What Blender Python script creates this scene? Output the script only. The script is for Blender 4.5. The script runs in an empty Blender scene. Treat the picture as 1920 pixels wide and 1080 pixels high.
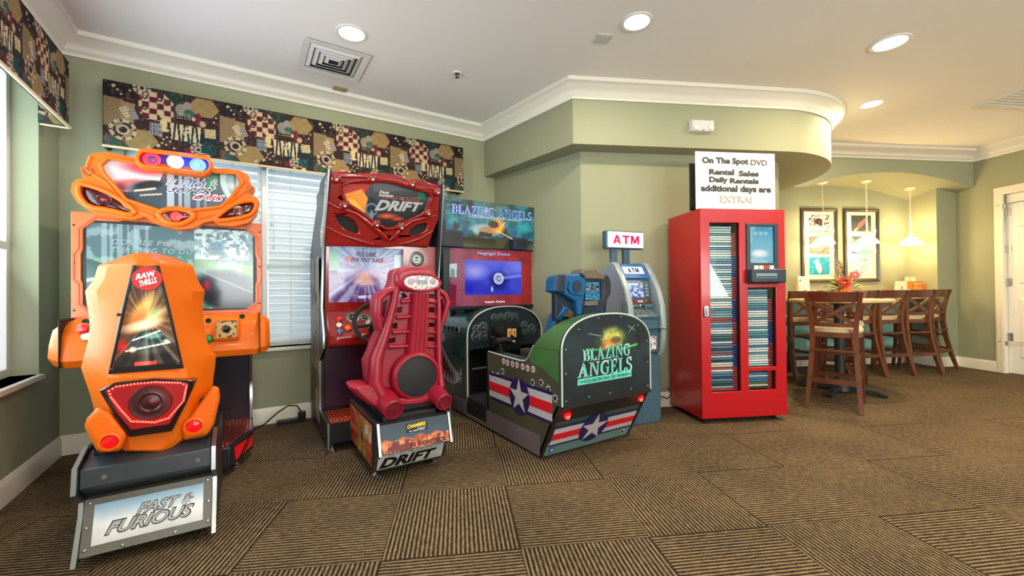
import bpy, bmesh, math, random
import numpy as np
from mathutils import Matrix, Vector

scene = bpy.context.scene
COL = scene.collection
PI = math.pi
# ------------------------------------------------------------------ camera
F, CH, CX, CY = 785.0, 1.12, 960.0, 540.0
YAW, PITCH, ROLL = math.radians(57.66), math.radians(.4), math.radians(.55)
_d = np.array([math.cos(YAW), math.sin(YAW), 0.0])
_r = np.array([math.sin(YAW), -math.cos(YAW), 0.0])
_u = np.array([0, 0, 1.0])
_d2 = _d * math.cos(PITCH) + _u * math.sin(PITCH)
_u2 = _u * math.cos(PITCH) - _d * math.sin(PITCH)
_r3 = _r * math.cos(ROLL) - _u2 * math.sin(ROLL)
_u3 = _u2 * math.cos(ROLL) + _r * math.sin(ROLL)
RC = np.array([_r3, _u3, _d2])
cam = bpy.data.cameras.new('camera')
cam.sensor_width = 36.0
cam.lens = F / 1920 * 36.0
cam.clip_start = 0.05
cam_o = bpy.data.objects.new('camera', cam)
COL.objects.link(cam_o)
cam_o.matrix_world = Matrix(((_r3[0], _u3[0], -_d2[0], 0), (_r3[1], _u3[1], -_d2[1], 0), (_r3[2], _u3[2], -_d2[2], CH), (0, 0, 0, 1)))
scene.camera = cam_o
# ------------------------------------------------------------------ world, exposure, room lights
scene.view_settings.view_transform = 'Standard'
scene.view_settings.look = 'None'
scene.view_settings.gamma = 1
scene.view_settings.use_curve_mapping = False
scene.view_settings.exposure = 0.0
world = bpy.data.worlds.new('daylight')
scene.world = world
world.use_nodes = True
bg = world.node_tree.nodes['Background']
bg.inputs[0].default_value = (0.80, 0.91, 1.0, 1)
bg.inputs[1].default_value = 1.5
def lamp(name, kind, loc, power, col, size=.2, spot=None, target=None):
    l = bpy.data.lights.new(name, kind)
    l.energy = power
    l.color = col
    if kind == 'AREA':
        l.shape = 'DISK'
        l.size = size
    elif kind == 'SPOT':
        l.spot_size = spot or 2.4
        l.spot_blend = .8
        l.shadow_soft_size = size
    else:
        l.shadow_soft_size = size
    o = bpy.data.objects.new(name, l)
    COL.objects.link(o)
    o.location = loc
    if target is not None:
        o.rotation_euler = (Vector(target) - Vector(loc)).to_track_quat('-Z', 'Y').to_euler()
    return o
CEIL = 2.96
WARM = (1.0, .86, .66)
DOWN = [(.636, 3.10), (2.27, 1.95), (4.10, 1.12), (5.30, 1.60), (.30, .60), (2.6, -.6), (-.2, -1.8), (4.6, -1.2)]
for _i, (_x, _y) in enumerate(DOWN):
    lamp('downlight_glow', 'AREA', (_x, _y, CEIL - .03), (44 if _i == 3 else 36) if _i in (2, 3) else 22, (1, .76, .46) if _i in (2, 3) else WARM, .16)
def daylight(name, loc, target, power, sx, sy, col=(.78, .95, .97)):
    # area lamp: daylight of the left window, and added fill behind the viewer
    o = lamp(name, 'AREA', loc, power, col, 1, None, target)
    o.data.shape = 'RECTANGLE'
    o.data.size, o.data.size_y = sx, sy
    return o
# unseen rear wall, added to shape reflections; its three openings hold fill lamps
BK0, BK1 = Vector((-1.11, -4.0, 0)), Vector((4.856, -6.126, 0))
BKL = (BK1 - BK0).length
BKT = (BK1 - BK0).normalized()
BKN = Vector((-BKT.y, BKT.x, 0))
BKW = [(.35, 1.95), (2.35, 3.95), (4.35, 5.95)]
daylight('window_daylight', (-1.36, 2.6, 1.6), (1.4, 2.7, 3.0), 62, 2.1, 1.7)
for _a, _b in BKW:
    _c = BK0 + BKT * ((_a + _b) / 2) + BKN * .02 + Vector((0, 0, 1.55))
    daylight('window_daylight', _c, _c + BKN + Vector((0, 0, 1.0)), 118, 1.55, 1.75, (1.0, .99, .94))  # added lamps behind the viewer, tilted up to brighten the ceiling
# ------------------------------------------------------------------ pixel -> room point (room metres, real planes)
AU = math.radians(-25)          # the carpet / kiosk / alcove grid runs 25 degrees off the window wall
cU, sU = math.cos(AU), math.sin(AU)
def ray(x, y): return np.array([(x - CX) / F, (CY - y) / F, 1.0]) @ RC
def onp(x, y, n, k):
    d = ray(x, y)
    n = np.array(n, float)
    c0 = n[2] * CH
    t = (k - c0) / (n @ d)
    p = d * t
    return Vector((p[0], p[1], p[2] + CH))
def PY(x, y, Y): return onp(x, y, (0, 1, 0), Y)
def PX(x, y, X): return onp(x, y, (1, 0, 0), X)
def PZ(x, y, z=0.0): return onp(x, y, (0, 0, 1), z)
def PV(x, y, V): return onp(x, y, (-sU, cU, 0), V)
def PU(x, y, U): return onp(x, y, (cU, sU, 0), U)
def UV(U, V, z=0.0): return Vector((U * cU - V * sU, U * sU + V * cU, z))
def toUV(p): return (p[0] * cU + p[1] * sU, -p[0] * sU + p[1] * cU)
def lin(c):
    c = np.asarray(c, float) / 255.0
    return np.where(c <= .04045, c / 12.92, ((c + .055) / 1.055) ** 2.4)
def rgb(*c):
    v = lin(c)
    return (float(v[0]), float(v[1]), float(v[2]), 1.0)
# ------------------------------------------------------------------ materials
def mat(name, col, rough=.5, metal=0.0, coat=0.0, emit=None, es=0.0, spec=None, noise=None, bump=None, trans=0.0):
    m = bpy.data.materials.new(name)
    m.use_nodes = True
    nt = m.node_tree
    b = nt.nodes['Principled BSDF']
    b.inputs['Base Color'].default_value = col
    b.inputs['Roughness'].default_value = rough
    b.inputs['Metallic'].default_value = metal
    b.inputs['Coat Weight'].default_value = coat
    b.inputs['Coat Roughness'].default_value = .08
    if spec is not None: b.inputs['Specular IOR Level'].default_value = spec
    if trans: b.inputs['Transmission Weight'].default_value = trans
    if emit:
        b.inputs['Emission Color'].default_value = emit
        b.inputs['Emission Strength'].default_value = es
    if noise or bump:
        tc = nt.nodes.new('ShaderNodeTexCoord')
    if noise:
        sc, amt = noise[:2]
        mp = nt.nodes.new('ShaderNodeMapping')
        mp.inputs['Scale'].default_value = noise[2] if len(noise) > 2 else (1, 1, 1)
        n = nt.nodes.new('ShaderNodeTexNoise')
        n.inputs['Scale'].default_value = sc
        n.inputs['Detail'].default_value = 4
        hv = nt.nodes.new('ShaderNodeHueSaturation')
        hv.inputs['Color'].default_value = col
        mr = nt.nodes.new('ShaderNodeMapRange')
        mr.inputs[1].default_value = .3
        mr.inputs[2].default_value = .7
        mr.inputs[3].default_value = 1 - amt
        mr.inputs[4].default_value = 1 + amt
        nt.links.new(tc.outputs['Object'], mp.inputs[0])
        nt.links.new(mp.outputs[0], n.inputs['Vector'])
        nt.links.new(n.outputs[0], mr.inputs[0])
        nt.links.new(mr.outputs[0], hv.inputs['Value'])
        nt.links.new(hv.outputs[0], b.inputs['Base Color'])
    if bump:
        n2 = nt.nodes.new('ShaderNodeTexNoise')
        n2.inputs['Scale'].default_value = bump[0]
        n2.inputs['Detail'].default_value = 3
        bp = nt.nodes.new('ShaderNodeBump')
        bp.inputs['Strength'].default_value = bump[1]
        bp.inputs['Distance'].default_value = .002
        nt.links.new(tc.outputs['Object'], n2.inputs['Vector'])
        nt.links.new(n2.outputs[0], bp.inputs['Height'])
        nt.links.new(bp.outputs[0], b.inputs['Normal'])
    return m
def print_mat(name, rough=.4, es=0.0, coat=0.0, spec=.5):
    """a printed / displayed picture: colours come from the panel's own print"""
    m = mat(name, (.5, .5, .5, 1), rough, coat=coat, spec=spec)
    nt = m.node_tree
    b = nt.nodes['Principled BSDF']
    a = nt.nodes.new('ShaderNodeAttribute')
    a.attribute_name = 'print'
    if es > .3:
        k = nt.nodes.new('ShaderNodeHueSaturation')     # a lit display: its face is dark, the picture is light
        k.inputs['Value'].default_value = .3
        nt.links.new(a.outputs['Color'], k.inputs['Color'])
        nt.links.new(k.outputs[0], b.inputs['Base Color'])
    else: nt.links.new(a.outputs['Color'], b.inputs['Base Color'])
    if es:
        nt.links.new(a.outputs['Color'], b.inputs['Emission Color'])
        b.inputs['Emission Strength'].default_value = es
    return m
def glass_mat(name, tint=(1, 1, 1, 1), refl=.10):
    m = bpy.data.materials.new(name)
    m.use_nodes = True
    nt = m.node_tree
    nt.nodes.remove(nt.nodes['Principled BSDF'])
    t = nt.nodes.new('ShaderNodeBsdfTransparent')
    t.inputs[0].default_value = tint
    g = nt.nodes.new('ShaderNodeBsdfGlossy')
    g.inputs['Roughness'].default_value = .02
    x = nt.nodes.new('ShaderNodeMixShader')
    x.inputs[0].default_value = refl
    nt.links.new(t.outputs[0], x.inputs[1])
    nt.links.new(g.outputs[0], x.inputs[2])
    nt.links.new(x.outputs[0], nt.nodes['Material Output'].inputs[0])
    return m
M = {}
M['wall'] = mat('wall_paint', rgb(153, 157, 129), .75, noise=(1.3, .03), bump=(90, .12))
M['ceil'] = mat('ceiling_paint', rgb(246, 243, 238), .85, bump=(60, .1))
M['trim'] = mat('trim_paint', rgb(236, 231, 216), .4)
M['white'] = mat('white_plastic', rgb(238, 238, 234), .35)
M['whitem'] = mat('white_metal', rgb(232, 232, 228), .4)
M['black'] = mat('black_plastic', rgb(22, 24, 28), .35)
M['blackm'] = mat('black_matte', rgb(18, 18, 20), .7)
M['dark'] = mat('dark_laminate', rgb(34, 34, 42), .35, noise=(6, .15))
M['chrome'] = mat('chrome_edge', rgb(160, 164, 167), .3, 1.0)
M['steel'] = mat('brushed_steel', rgb(120, 128, 134), .38, .9, noise=(5, .2))
M['zinc'] = mat('zinc', rgb(170, 172, 172), .35, 1.0)
M['rubber'] = mat('rubber', rgb(20, 20, 22), .8)
M['orange'] = mat('orange_moulding', rgb(226, 107, 10), .46, coat=.08, spec=.3, noise=(2.5, .05))
M['orange2'] = mat('orange_bezel', rgb(204, 100, 42), .4, coat=.2, noise=(9, .16))
M['redm'] = mat('red_moulding', rgb(138, 15, 13), .2, coat=.7, noise=(3, .07))
M['redseat'] = mat('red_seat_moulding', rgb(156, 16, 46), .45, coat=.15, noise=(3, .06))
M['kiosk'] = mat('kiosk_red', rgb(182, 6, 22), .3, coat=.25, noise=(1.5, .04))
M['glassdark'] = mat('smoked_lens', rgb(28, 14, 20), .08, coat=.5)
M['redlens'] = mat('red_lens', rgb(200, 10, 20), .12, coat=.4, emit=rgb(255, 25, 30), es=.3)
M['redglow'] = mat('red_led', rgb(255, 60, 50), .4, emit=rgb(255, 84, 70), es=5.0)
M['redfield'] = mat('red_light_field', rgb(110, 5, 12), .3, emit=rgb(200, 6, 20), es=.28)
M['wood'] = mat('stool_wood', rgb(96, 53, 33), .38, coat=.2, noise=(7, .25, (1, 1, .2)))
M['counter'] = mat('counter_laminate', rgb(205, 172, 128), .35, noise=(40, .12))
M['cush'] = mat('cushion_vinyl', rgb(226, 206, 160), .5)
M['teal'] = mat('teal_panel_paint', rgb(150, 208, 198), .6, noise=(3, .08, (1, 1, .15)))
M['iron'] = mat('cast_iron', rgb(34, 40, 48), .5)
# ------------------------------------------------------------------ mesh building
class MB:
    def __init__(s, T=None):
        s.v, s.f, s.mi, s.T, s.cur = [], [], [], T, 0
    def add(s, vs, fs):
        o = len(s.v)
        for p in vs:
            s.v.append(tuple(s.T(*p)) if s.T else tuple(p))
        for f in fs:
            s.f.append([i + o for i in f])
            s.mi.append(s.cur)
        return s
    def box(s, x0, x1, y0, y1, z0, z1):
        return s.add([(x0, y0, z0), (x1, y0, z0), (x1, y1, z0), (x0, y1, z0), (x0, y0, z1), (x1, y0, z1), (x1, y1, z1), (x0, y1, z1)],
                     [(0, 3, 2, 1), (4, 5, 6, 7), (0, 1, 5, 4), (1, 2, 6, 5), (2, 3, 7, 6), (3, 0, 4, 7)])
    def solid(s, A, B):
        """closed skin between two matching outlines"""
        n = len(A)
        return s.add(list(A) + list(B), [list(range(n))[::-1], list(range(n, 2 * n))] + [(i, (i + 1) % n, n + (i + 1) % n, n + i) for i in range(n)])
    def loft(s, rings, closed=True, caps=True):
        n = len(rings[0])
        vs = [p for r in rings for p in r]
        fs = []
        for k in range(len(rings) - 1):
            for i in range(n if closed else n - 1):
                j = (i + 1) % n
                fs.append((k * n + i, k * n + j, (k + 1) * n + j, (k + 1) * n + i))
        if caps and closed:
            fs.append(list(range(n))[::-1])
            fs.append([(len(rings) - 1) * n + i for i in range(n)])
        return s.add(vs, fs)
    def tube(s, pts, r, n=8, closed=False, sx=1.0):
        P = [Vector(p) for p in pts]
        R = r if isinstance(r, (list, tuple)) else [r] * len(P)
        rings = []
        up = None
        for i, p in enumerate(P):
            a = P[i - 1] if (i > 0 or closed) else p
            b = P[(i + 1) % len(P)] if (i < len(P) - 1 or closed) else p
            t = (b - a).normalized()
            if up is None:
                up = Vector((0, 0, 1)) if abs(t.z) < .9 else Vector((1, 0, 0))
            x = t.cross(up)
            if x.length < 1e-6: x = t.cross(Vector((0, 1, 0)))
            x.normalize()
            up = x.cross(t).normalized()
            rings.append([p + x * (R[i] * sx * math.cos(2 * PI * k / n)) + up * (R[i] * math.sin(2 * PI * k / n)) for k in range(n)])
        if closed:
            rings.append(rings[0])
            return s.loft(rings, True, False)
        return s.loft(rings)
    def bar(s, p, q, w, h, up=(0, 0, 1)):
        p, q = Vector(p), Vector(q)
        t = (q - p).normalized()
        u = Vector(up)
        x = t.cross(u)
        if x.length < 1e-5: x = t.cross(Vector((1, 0, 0)))
        x.normalize()
        u = x.cross(t)
        def rg(c): return [c + x * (w / 2 * a) + u * (h / 2 * b) for a, b in ((-1, -1), (1, -1), (1, 1), (-1, 1))]
        return s.solid(rg(p), rg(q))
    def bars(s, pts, w, h, up=(0, 0, 1)):
        """a bent bar with mitred joints"""
        P = [Vector(p) for p in pts]
        rings = []
        for i, p in enumerate(P):
            t = (P[min(i + 1, len(P) - 1)] - P[max(i - 1, 0)]).normalized()
            u = Vector(up)
            x = t.cross(u).normalized()
            u = x.cross(t)
            ww = w[i] if isinstance(w, (list, tuple)) else w
            hh = h[i] if isinstance(h, (list, tuple)) else h
            rings.append([p + x * (ww / 2 * a) + u * (hh / 2 * b) for a, b in ((-1, -1), (1, -1), (1, 1), (-1, 1))])
        return s.loft(rings)
    def lathe(s, prof, c, axis=(0, 0, 1), n=24):
        c, a = Vector(c), Vector(axis).normalized()
        x = a.orthogonal().normalized()
        y = a.cross(x)
        rings = [[c + a * z + (x * math.cos(2 * PI * k / n) + y * math.sin(2 * PI * k / n)) * max(r, 1e-4) for k in range(n)] for r, z in prof]
        return s.loft(rings)
    def ball(s, c, rx, ry=None, rz=None, n=12):
        ry, rz = ry or rx, rz or rx
        c = Vector(c)
        rings = []
        for j in range(n // 2 + 1):
            t = PI * j / (n // 2)
            q = max(math.sin(t), 1e-3)
            rings.append([c + Vector((rx * q * math.cos(2 * PI * k / n), ry * q * math.sin(2 * PI * k / n), -rz * math.cos(t))) for k in range(n)])
        return s.loft(rings)
    def build(s, name, m, parent=None, smooth=40, bevel=0, segs=2, **props):
        me = bpy.data.meshes.new(name)
        V = s.v
        root = parent
        while root is not None and root.parent is not None: root = root.parent
        if root is not None:
            inv = root['_m'] if False else ROOTM[root.name]
            V = [tuple(inv @ Vector(p)) for p in V]
        me.from_pydata(V, [], s.f)
        ms = m if isinstance(m, (list, tuple)) else [m]
        for q in ms: me.materials.append(q)
        if len(ms) > 1: me.polygons.foreach_set('material_index', s.mi)
        b = bmesh.new()
        b.from_mesh(me)
        bmesh.ops.remove_doubles(b, verts=b.verts, dist=1e-6)
        bmesh.ops.recalc_face_normals(b, faces=b.faces)
        b.to_mesh(me)
        b.free()
        if smooth:
            me.polygons.foreach_set('use_smooth', [True] * len(me.polygons))
            me.set_sharp_from_angle(angle=math.radians(smooth))
        o = bpy.data.objects.new(name, me)
        COL.objects.link(o)
        if parent is not None: o.parent = parent
        if bevel:
            md = o.modifiers.new('bevel', 'BEVEL')
            md.width = bevel
            md.segments = segs
            md.limit_method = 'ANGLE'
            md.angle_limit = math.radians(38)
            md.harden_normals = False
        for k, w in props.items(): o[k] = w
        return o
ROOTM = {}
def thing(name, label, cat, loc=(0, 0, 0), rot=0.0, group=None):
    o = bpy.data.objects.new(name, None)
    o.empty_display_size = .1
    COL.objects.link(o)
    o.location = loc
    o.rotation_euler = (0, 0, rot)
    ROOTM[o.name] = (Matrix.Translation(Vector(loc)) @ Matrix.Rotation(rot, 4, 'Z')).inverted()
    o['label'] = label
    o['category'] = cat
    if group: o['group'] = group
    return o
def tag(o, label, cat, group=None, kind=None):
    o['label'] = label
    o['category'] = cat
    if group: o['group'] = group
    if kind: o['kind'] = kind
    return o
def struct(o):
    o['kind'] = 'structure'
    return o
def dup(o, loc, rot=None, label=None, group=None, parent=None):
    c = o.copy()
    COL.objects.link(c)
    if parent is None:
        c.location = loc
        if rot is not None: c.rotation_euler = (0, 0, rot)
        if label: c['label'] = label
        if group: c['group'] = group
    else:
        c.parent = parent
    for ch in list(o.children): dup(ch, None, parent=c)
    return c
def frame(loc, ang):
    """local (x, y, z) -> room; x runs along ang, y to its left"""
    c, s = math.cos(ang), math.sin(ang)
    return lambda x, y, z: Vector((loc[0] + x * c - y * s, loc[1] + x * s + y * c, loc[2] + z))
def sweep(mb, path, prof, flip=1):
    """moulding along a plan polyline with mitred corners; prof = (distance off the wall, height)"""
    P = [Vector((p[0], p[1], 0)) for p in path]
    rings = []
    for i, p in enumerate(P):
        ns = []
        if i > 0:
            t = (p - P[i - 1]).normalized()
            ns.append(Vector((-t.y, t.x, 0)) * flip)
        if i < len(P) - 1:
            t = (P[i + 1] - p).normalized()
            ns.append(Vector((-t.y, t.x, 0)) * flip)
        n = ns[0] if len(ns) == 1 else (ns[0] + ns[1]) / (1 + ns[0].dot(ns[1]))
        rings.append([(p + n * d) + Vector((0, 0, z)) for d, z in prof])
    mb.loft(rings)
    return mb
# ------------------------------------------------------------------ printed pictures
class Art:
    """a picture painted on a grid; u runs right, v up, both in units of the picture height"""
    def __init__(s, asp, n, bgc=(0, 0, 0), seed=1):
        s.asp = asp
        s.nv = max(int(n / asp), 2)
        s.nu = max(int(n), 2)
        u = np.linspace(0, asp, s.nu)
        v = np.linspace(0, 1, s.nv)
        s.U, s.V = np.meshgrid(u, v)
        s.a = np.zeros(s.U.shape + (3,)) + np.array(bgc, float)
        s.rng = np.random.default_rng(seed)
    def mix(s, m, c):
        m = np.clip(m, 0, 1)[..., None]
        s.a = s.a * (1 - m) + np.array(c, float) * m
        return s
    def vgrad(s, c0, c1, c2=None):
        t = s.V[..., None]
        c0, c1 = np.array(c0, float), np.array(c1, float)
        if c2 is None: s.a = c0 * (1 - t) + c1 * t
        else:
            c2 = np.array(c2, float)
            s.a = np.where(t < .5, c0 * (1 - 2 * t) + c1 * 2 * t, c1 * (2 - 2 * t) + c2 * (2 * t - 1))
        return s
    def inside(s, pts):
        m = np.zeros(s.U.shape, bool)
        n = len(pts)
        for i in range(n):
            (x0, y0), (x1, y1) = pts[i], pts[(i + 1) % n]
            if y0 == y1: continue
            c = ((y0 > s.V) != (y1 > s.V)) & (s.U < (x1 - x0) * (s.V - y0) / (y1 - y0) + x0)
            m ^= c
        return m
    def poly(s, pts, c, al=1.0): return s.mix(s.inside(pts) * al, c)
    def ell(s, x, y, rx, ry, c, soft=.15, al=1.0, rot=0.0):
        co, si = math.cos(rot), math.sin(rot)
        dx, dy = s.U - x, s.V - y
        d = np.sqrt(((dx * co + dy * si) / rx) ** 2 + ((-dx * si + dy * co) / ry) ** 2)
        return s.mix(np.clip((1 - d) / max(soft, 1e-3), 0, 1) * al, c)
    def ring(s, x, y, r, w, c, al=1.0):
        d = np.abs(np.hypot(s.U - x, s.V - y) - r)
        return s.mix((d < w) * al, c)
    def line(s, x0, y0, x1, y1, w, c, al=1.0):
        dx, dy = x1 - x0, y1 - y0
        L = dx * dx + dy * dy + 1e-9
        t = np.clip(((s.U - x0) * dx + (s.V - y0) * dy) / L, 0, 1)
        d = np.hypot(s.U - x0 - t * dx, s.V - y0 - t * dy)
        return s.mix((d < w) * al, c)
    def rays(s, x, y, n, c, al, seed=3):
        th = np.arctan2(s.V - y, s.U - x)
        r = np.random.default_rng(seed)
        tab = r.random(n)
        k = ((th + PI) / (2 * PI) * n) % n
        i = k.astype(int)
        f = k - i
        val = tab[i % n] * (1 - f) + tab[(i + 1) % n] * f
        return s.mix(np.clip(val * 2 - .8, 0, 1) * al, c)
    def cloud(s, cells, seed=0):
        r = np.random.default_rng(seed)
        out = np.zeros(s.U.shape)
        amp = 1.0
        for o in range(3):
            k = cells * 2 ** o
            g = r.random((k + 2, int(k * s.asp) + 3))
            x, y = s.U * k, s.V * k
            i, j = np.floor(y).astype(int), np.floor(x).astype(int)
            fy, fx = y - i, x - j
            i, j = i % (g.shape[0] - 1), j % (g.shape[1] - 1)
            fy, fx = fy * fy * (3 - 2 * fy), fx * fx * (3 - 2 * fx)
            out += amp * ((g[i, j] * (1 - fx) + g[i, j + 1] * fx) * (1 - fy) + (g[i + 1, j] * (1 - fx) + g[i + 1, j + 1] * fx) * fy)
            amp *= .5
        return out / 1.75
    def noise(s, amt, cells=8, seed=0):
        s.a = s.a * (1 + amt * (s.cloud(cells, seed)[..., None] - .5) * 2)
        return s
    def blot(s, cells, thr, c, seed=0, al=1.0, soft=.08):
        return s.mix(np.clip((s.cloud(cells, seed) - thr) / soft, 0, 1) * al, c)
def panel(name, art, pos, m, parent=None, poly=None, thick=0.0, **props):
    """mesh for a picture: pos(u,v) in 0..1 -> room point; poly keeps only the cells inside an outline (0..1)"""
    nu, nv = art.nu, art.nv
    us, vs = np.linspace(0, 1, nu), np.linspace(0, 1, nv)
    V = [pos(u, v) for v in vs for u in us]
    keep = np.ones((nv - 1, nu - 1), bool)
    if poly is not None:
        cu, cv = np.meshgrid((us[:-1] + us[1:]) / 2, (vs[:-1] + vs[1:]) / 2)
        sU_, sV_ = art.U, art.V
        art.U, art.V = cu, cv
        keep = art.inside(poly)
        art.U, art.V = sU_, sV_
    fs = [(j * nu + i, j * nu + i + 1, (j + 1) * nu + i + 1, (j + 1) * nu + i) for j in range(nv - 1) for i in range(nu - 1) if keep[j, i]]
    root = parent
    while root is not None and root.parent is not None: root = root.parent
    if root is not None:
        inv = ROOTM[root.name]
        V = [inv @ Vector(p) for p in V]
    me = bpy.data.meshes.new(name)
    me.from_pydata([tuple(p) for p in V], [], fs)
    at = me.color_attributes.new('print', 'FLOAT_COLOR', 'POINT')
    c = lin(np.clip(art.a, 0, 255)).reshape(-1, 3)
    at.data.foreach_set('color', np.concatenate([c, np.ones((len(c), 1))], 1).astype(np.float32).ravel())
    me.materials.append(m)
    if poly is not None:
        b = bmesh.new()
        b.from_mesh(me)
        bmesh.ops.delete(b, geom=[q for q in b.verts if not q.link_faces], context='VERTS')
        b.to_mesh(me)
        b.free()
    me.update()
    o = bpy.data.objects.new(name, me)
    COL.objects.link(o)
    if parent is not None: o.parent = parent
    for k, w in props.items(): o[k] = w
    return o
def quad(bl, br, tr, tl):
    bl, br, tr, tl = map(Vector, (bl, br, tr, tl))
    return lambda u, v: (bl * (1 - u) + br * u) * (1 - v) + (tl * (1 - u) + tr * u) * v
# ------------------------------------------------------------------ lettering
def _glyphs(s, bold, shear, space=1.0):
    cu = bpy.data.curves.new('lettering', 'FONT')
    cu.body = s
    cu.offset = bold
    cu.shear = shear
    cu.space_character = space
    cu.resolution_u = 3
    cu.fill_mode = 'FRONT'
    o = bpy.data.objects.new('lettering', cu)
    COL.objects.link(o)
    dg = bpy.context.evaluated_depsgraph_get()
    me = bpy.data.meshes.new_from_object(o.evaluated_get(dg))
    vs = [(v.co.x, v.co.y) for v in me.vertices]
    fs = [list(p.vertices) for p in me.polygons]
    bpy.data.objects.remove(o)
    bpy.data.curves.remove(cu)
    bpy.data.meshes.remove(me)
    return vs, fs
SER = {  # serif capitals drawn from slabs, each on a box 1 high
    'B': (.72, [[(0, 0), (.42, 0), (.42, .05), (0, .05)], [(0, .95), (.40, .95), (.40, 1), (0, 1)], [(.1, 0), (.27, 0), (.27, 1), (.1, 1)],
                [(.27, .93), (.42, .93), (.50, .86), (.50, .64), (.42, .57), (.27, .57), (.27, .5), (.46, .5), (.66, .6), (.66, .88), (.5, 1), (.27, 1)],
                [(.27, .07), (.44, .07), (.54, .14), (.54, .42), (.44, .49), (.27, .49), (.27, .56), (.48, .56), (.71, .42), (.71, .14), (.52, 0), (.27, 0)]]),
    'L': (.66, [[(0, 0), (.64, 0), (.66, .3), (.62, .3), (.5, .06), (0, .05)], [(0, .95), (.38, .95), (.38, 1), (0, 1)], [(.1, 0), (.27, 0), (.27, 1), (.1, 1)]]),
    'A': (.86, [[(0, 0), (.28, 0), (.28, .05), (0, .05)], [(.5, 0), (.86, 0), (.86, .05), (.5, .05)], [(.1, .02), (.17, .02), (.42, .78), (.38, 1)], [(.38, 1), (.46, 1), (.80, .02), (.60, .02), (.36, .8)], [(.22, .28), (.62, .28), (.6, .35), (.24, .35)]]),
    'Z': (.68, [[(.02, 0), (.66, 0), (.68, .3), (.63, .3), (.5, .06), (.02, .05)], [(.04, .7), (.08, .7), (.2, .94), (.66, .95), (.66, 1), (.05, 1)], [(.02, .02), (.22, .02), (.66, .98), (.46, .98)]]),
    'I': (.4, [[(0, 0), (.38, 0), (.38, .05), (0, .05)], [(0, .95), (.38, .95), (.38, 1), (0, 1)], [(.1, 0), (.28, 0), (.28, 1), (.1, 1)]]),
    'N': (.88, [[(0, 0), (.28, 0), (.28, .05), (0, .05)], [(.58, .95), (.88, .95), (.88, 1), (.58, 1)], [(0, .95), (.28, .95), (.28, 1), (0, 1)], [(.11, 0), (.18, 0), (.18, 1), (.11, 1)], [(.7, 0), (.77, 0), (.77, 1), (.7, 1)], [(.11, 1), (.3, 1), (.77, 0), (.68, 0)]]),
    'G': (.84, [[(.50, .46), (.84, .46), (.84, .51), (.50, .51)], [(.6, .1), (.77, .1), (.77, .5), (.6, .5)],
                [(.76, .66), (.76, 1), (.72, 1), (.68, .93), (.45, 1), (.2, .92), (.03, .7), (.03, .3), (.2, .08), (.45, 0), (.77, .1), (.77, .16), (.48, .06), (.32, .14), (.22, .32), (.22, .68), (.32, .86), (.48, .94), (.62, .86), (.71, .66)]]),
    'E': (.68, [[(0, 0), (.64, 0), (.66, .28), (.62, .28), (.5, .06), (0, .05)], [(0, .95), (.5, .94), (.57, .74), (.61, .74), (.6, 1), (0, 1)], [(.1, 0), (.27, 0), (.27, 1), (.1, 1)], [(.27, .48), (.45, .48), (.45, .54), (.27, .54)], [(.43, .38), (.47, .38), (.47, .64), (.43, .64)]]),
    'T': (.8, [[(0, .78), (.8, .78), (.8, 1), (0, 1)], [(.27, 0), (.53, 0), (.53, .8), (.27, .8)]]),
    'M': (1.0, [[(0, 0), (.23, 0), (.23, 1), (0, 1)], [(.77, 0), (1.0, 0), (1.0, 1), (.77, 1)], [(.02, 1), (.30, 1), (.62, .1), (.38, .1)], [(.98, 1), (.70, 1), (.38, .1), (.62, .1)]]),
    'a': (.94, [[(0, 0), (.26, 0), (.60, 1), (.34, 1)], [(.94, 0), (.68, 0), (.34, 1), (.60, 1)], [(.2, .19), (.74, .19), (.68, .38), (.26, .38)]]),
    'S': (.6, [[(.52, .72), (.52, 1), (.48, 1), (.45, .95), (.28, 1), (.08, .9), (.03, .72), (.12, .56), (.42, .4), (.44, .2), (.3, .06), (.15, .1), (.07, .3), (.03, .3), (.03, 0), (.07, 0), (.1, .05), (.28, 0), (.5, .08), (.57, .28), (.5, .46), (.2, .62), (.17, .8), (.28, .94), (.4, .88), (.48, .72)]]),
}
def _serif(s):
    vs, fs, x = [], [], 0.0
    for ch in s:
        if ch == ' ':
            x += .45
            continue
        w, ps = SER[ch]
        for p in ps:
            fs.append(list(range(len(vs), len(vs) + len(p))))
            vs += [(x + a, b) for a, b in p]
        x += w + (.16 if ch in 'aTM' else .08)
    return vs, fs
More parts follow.
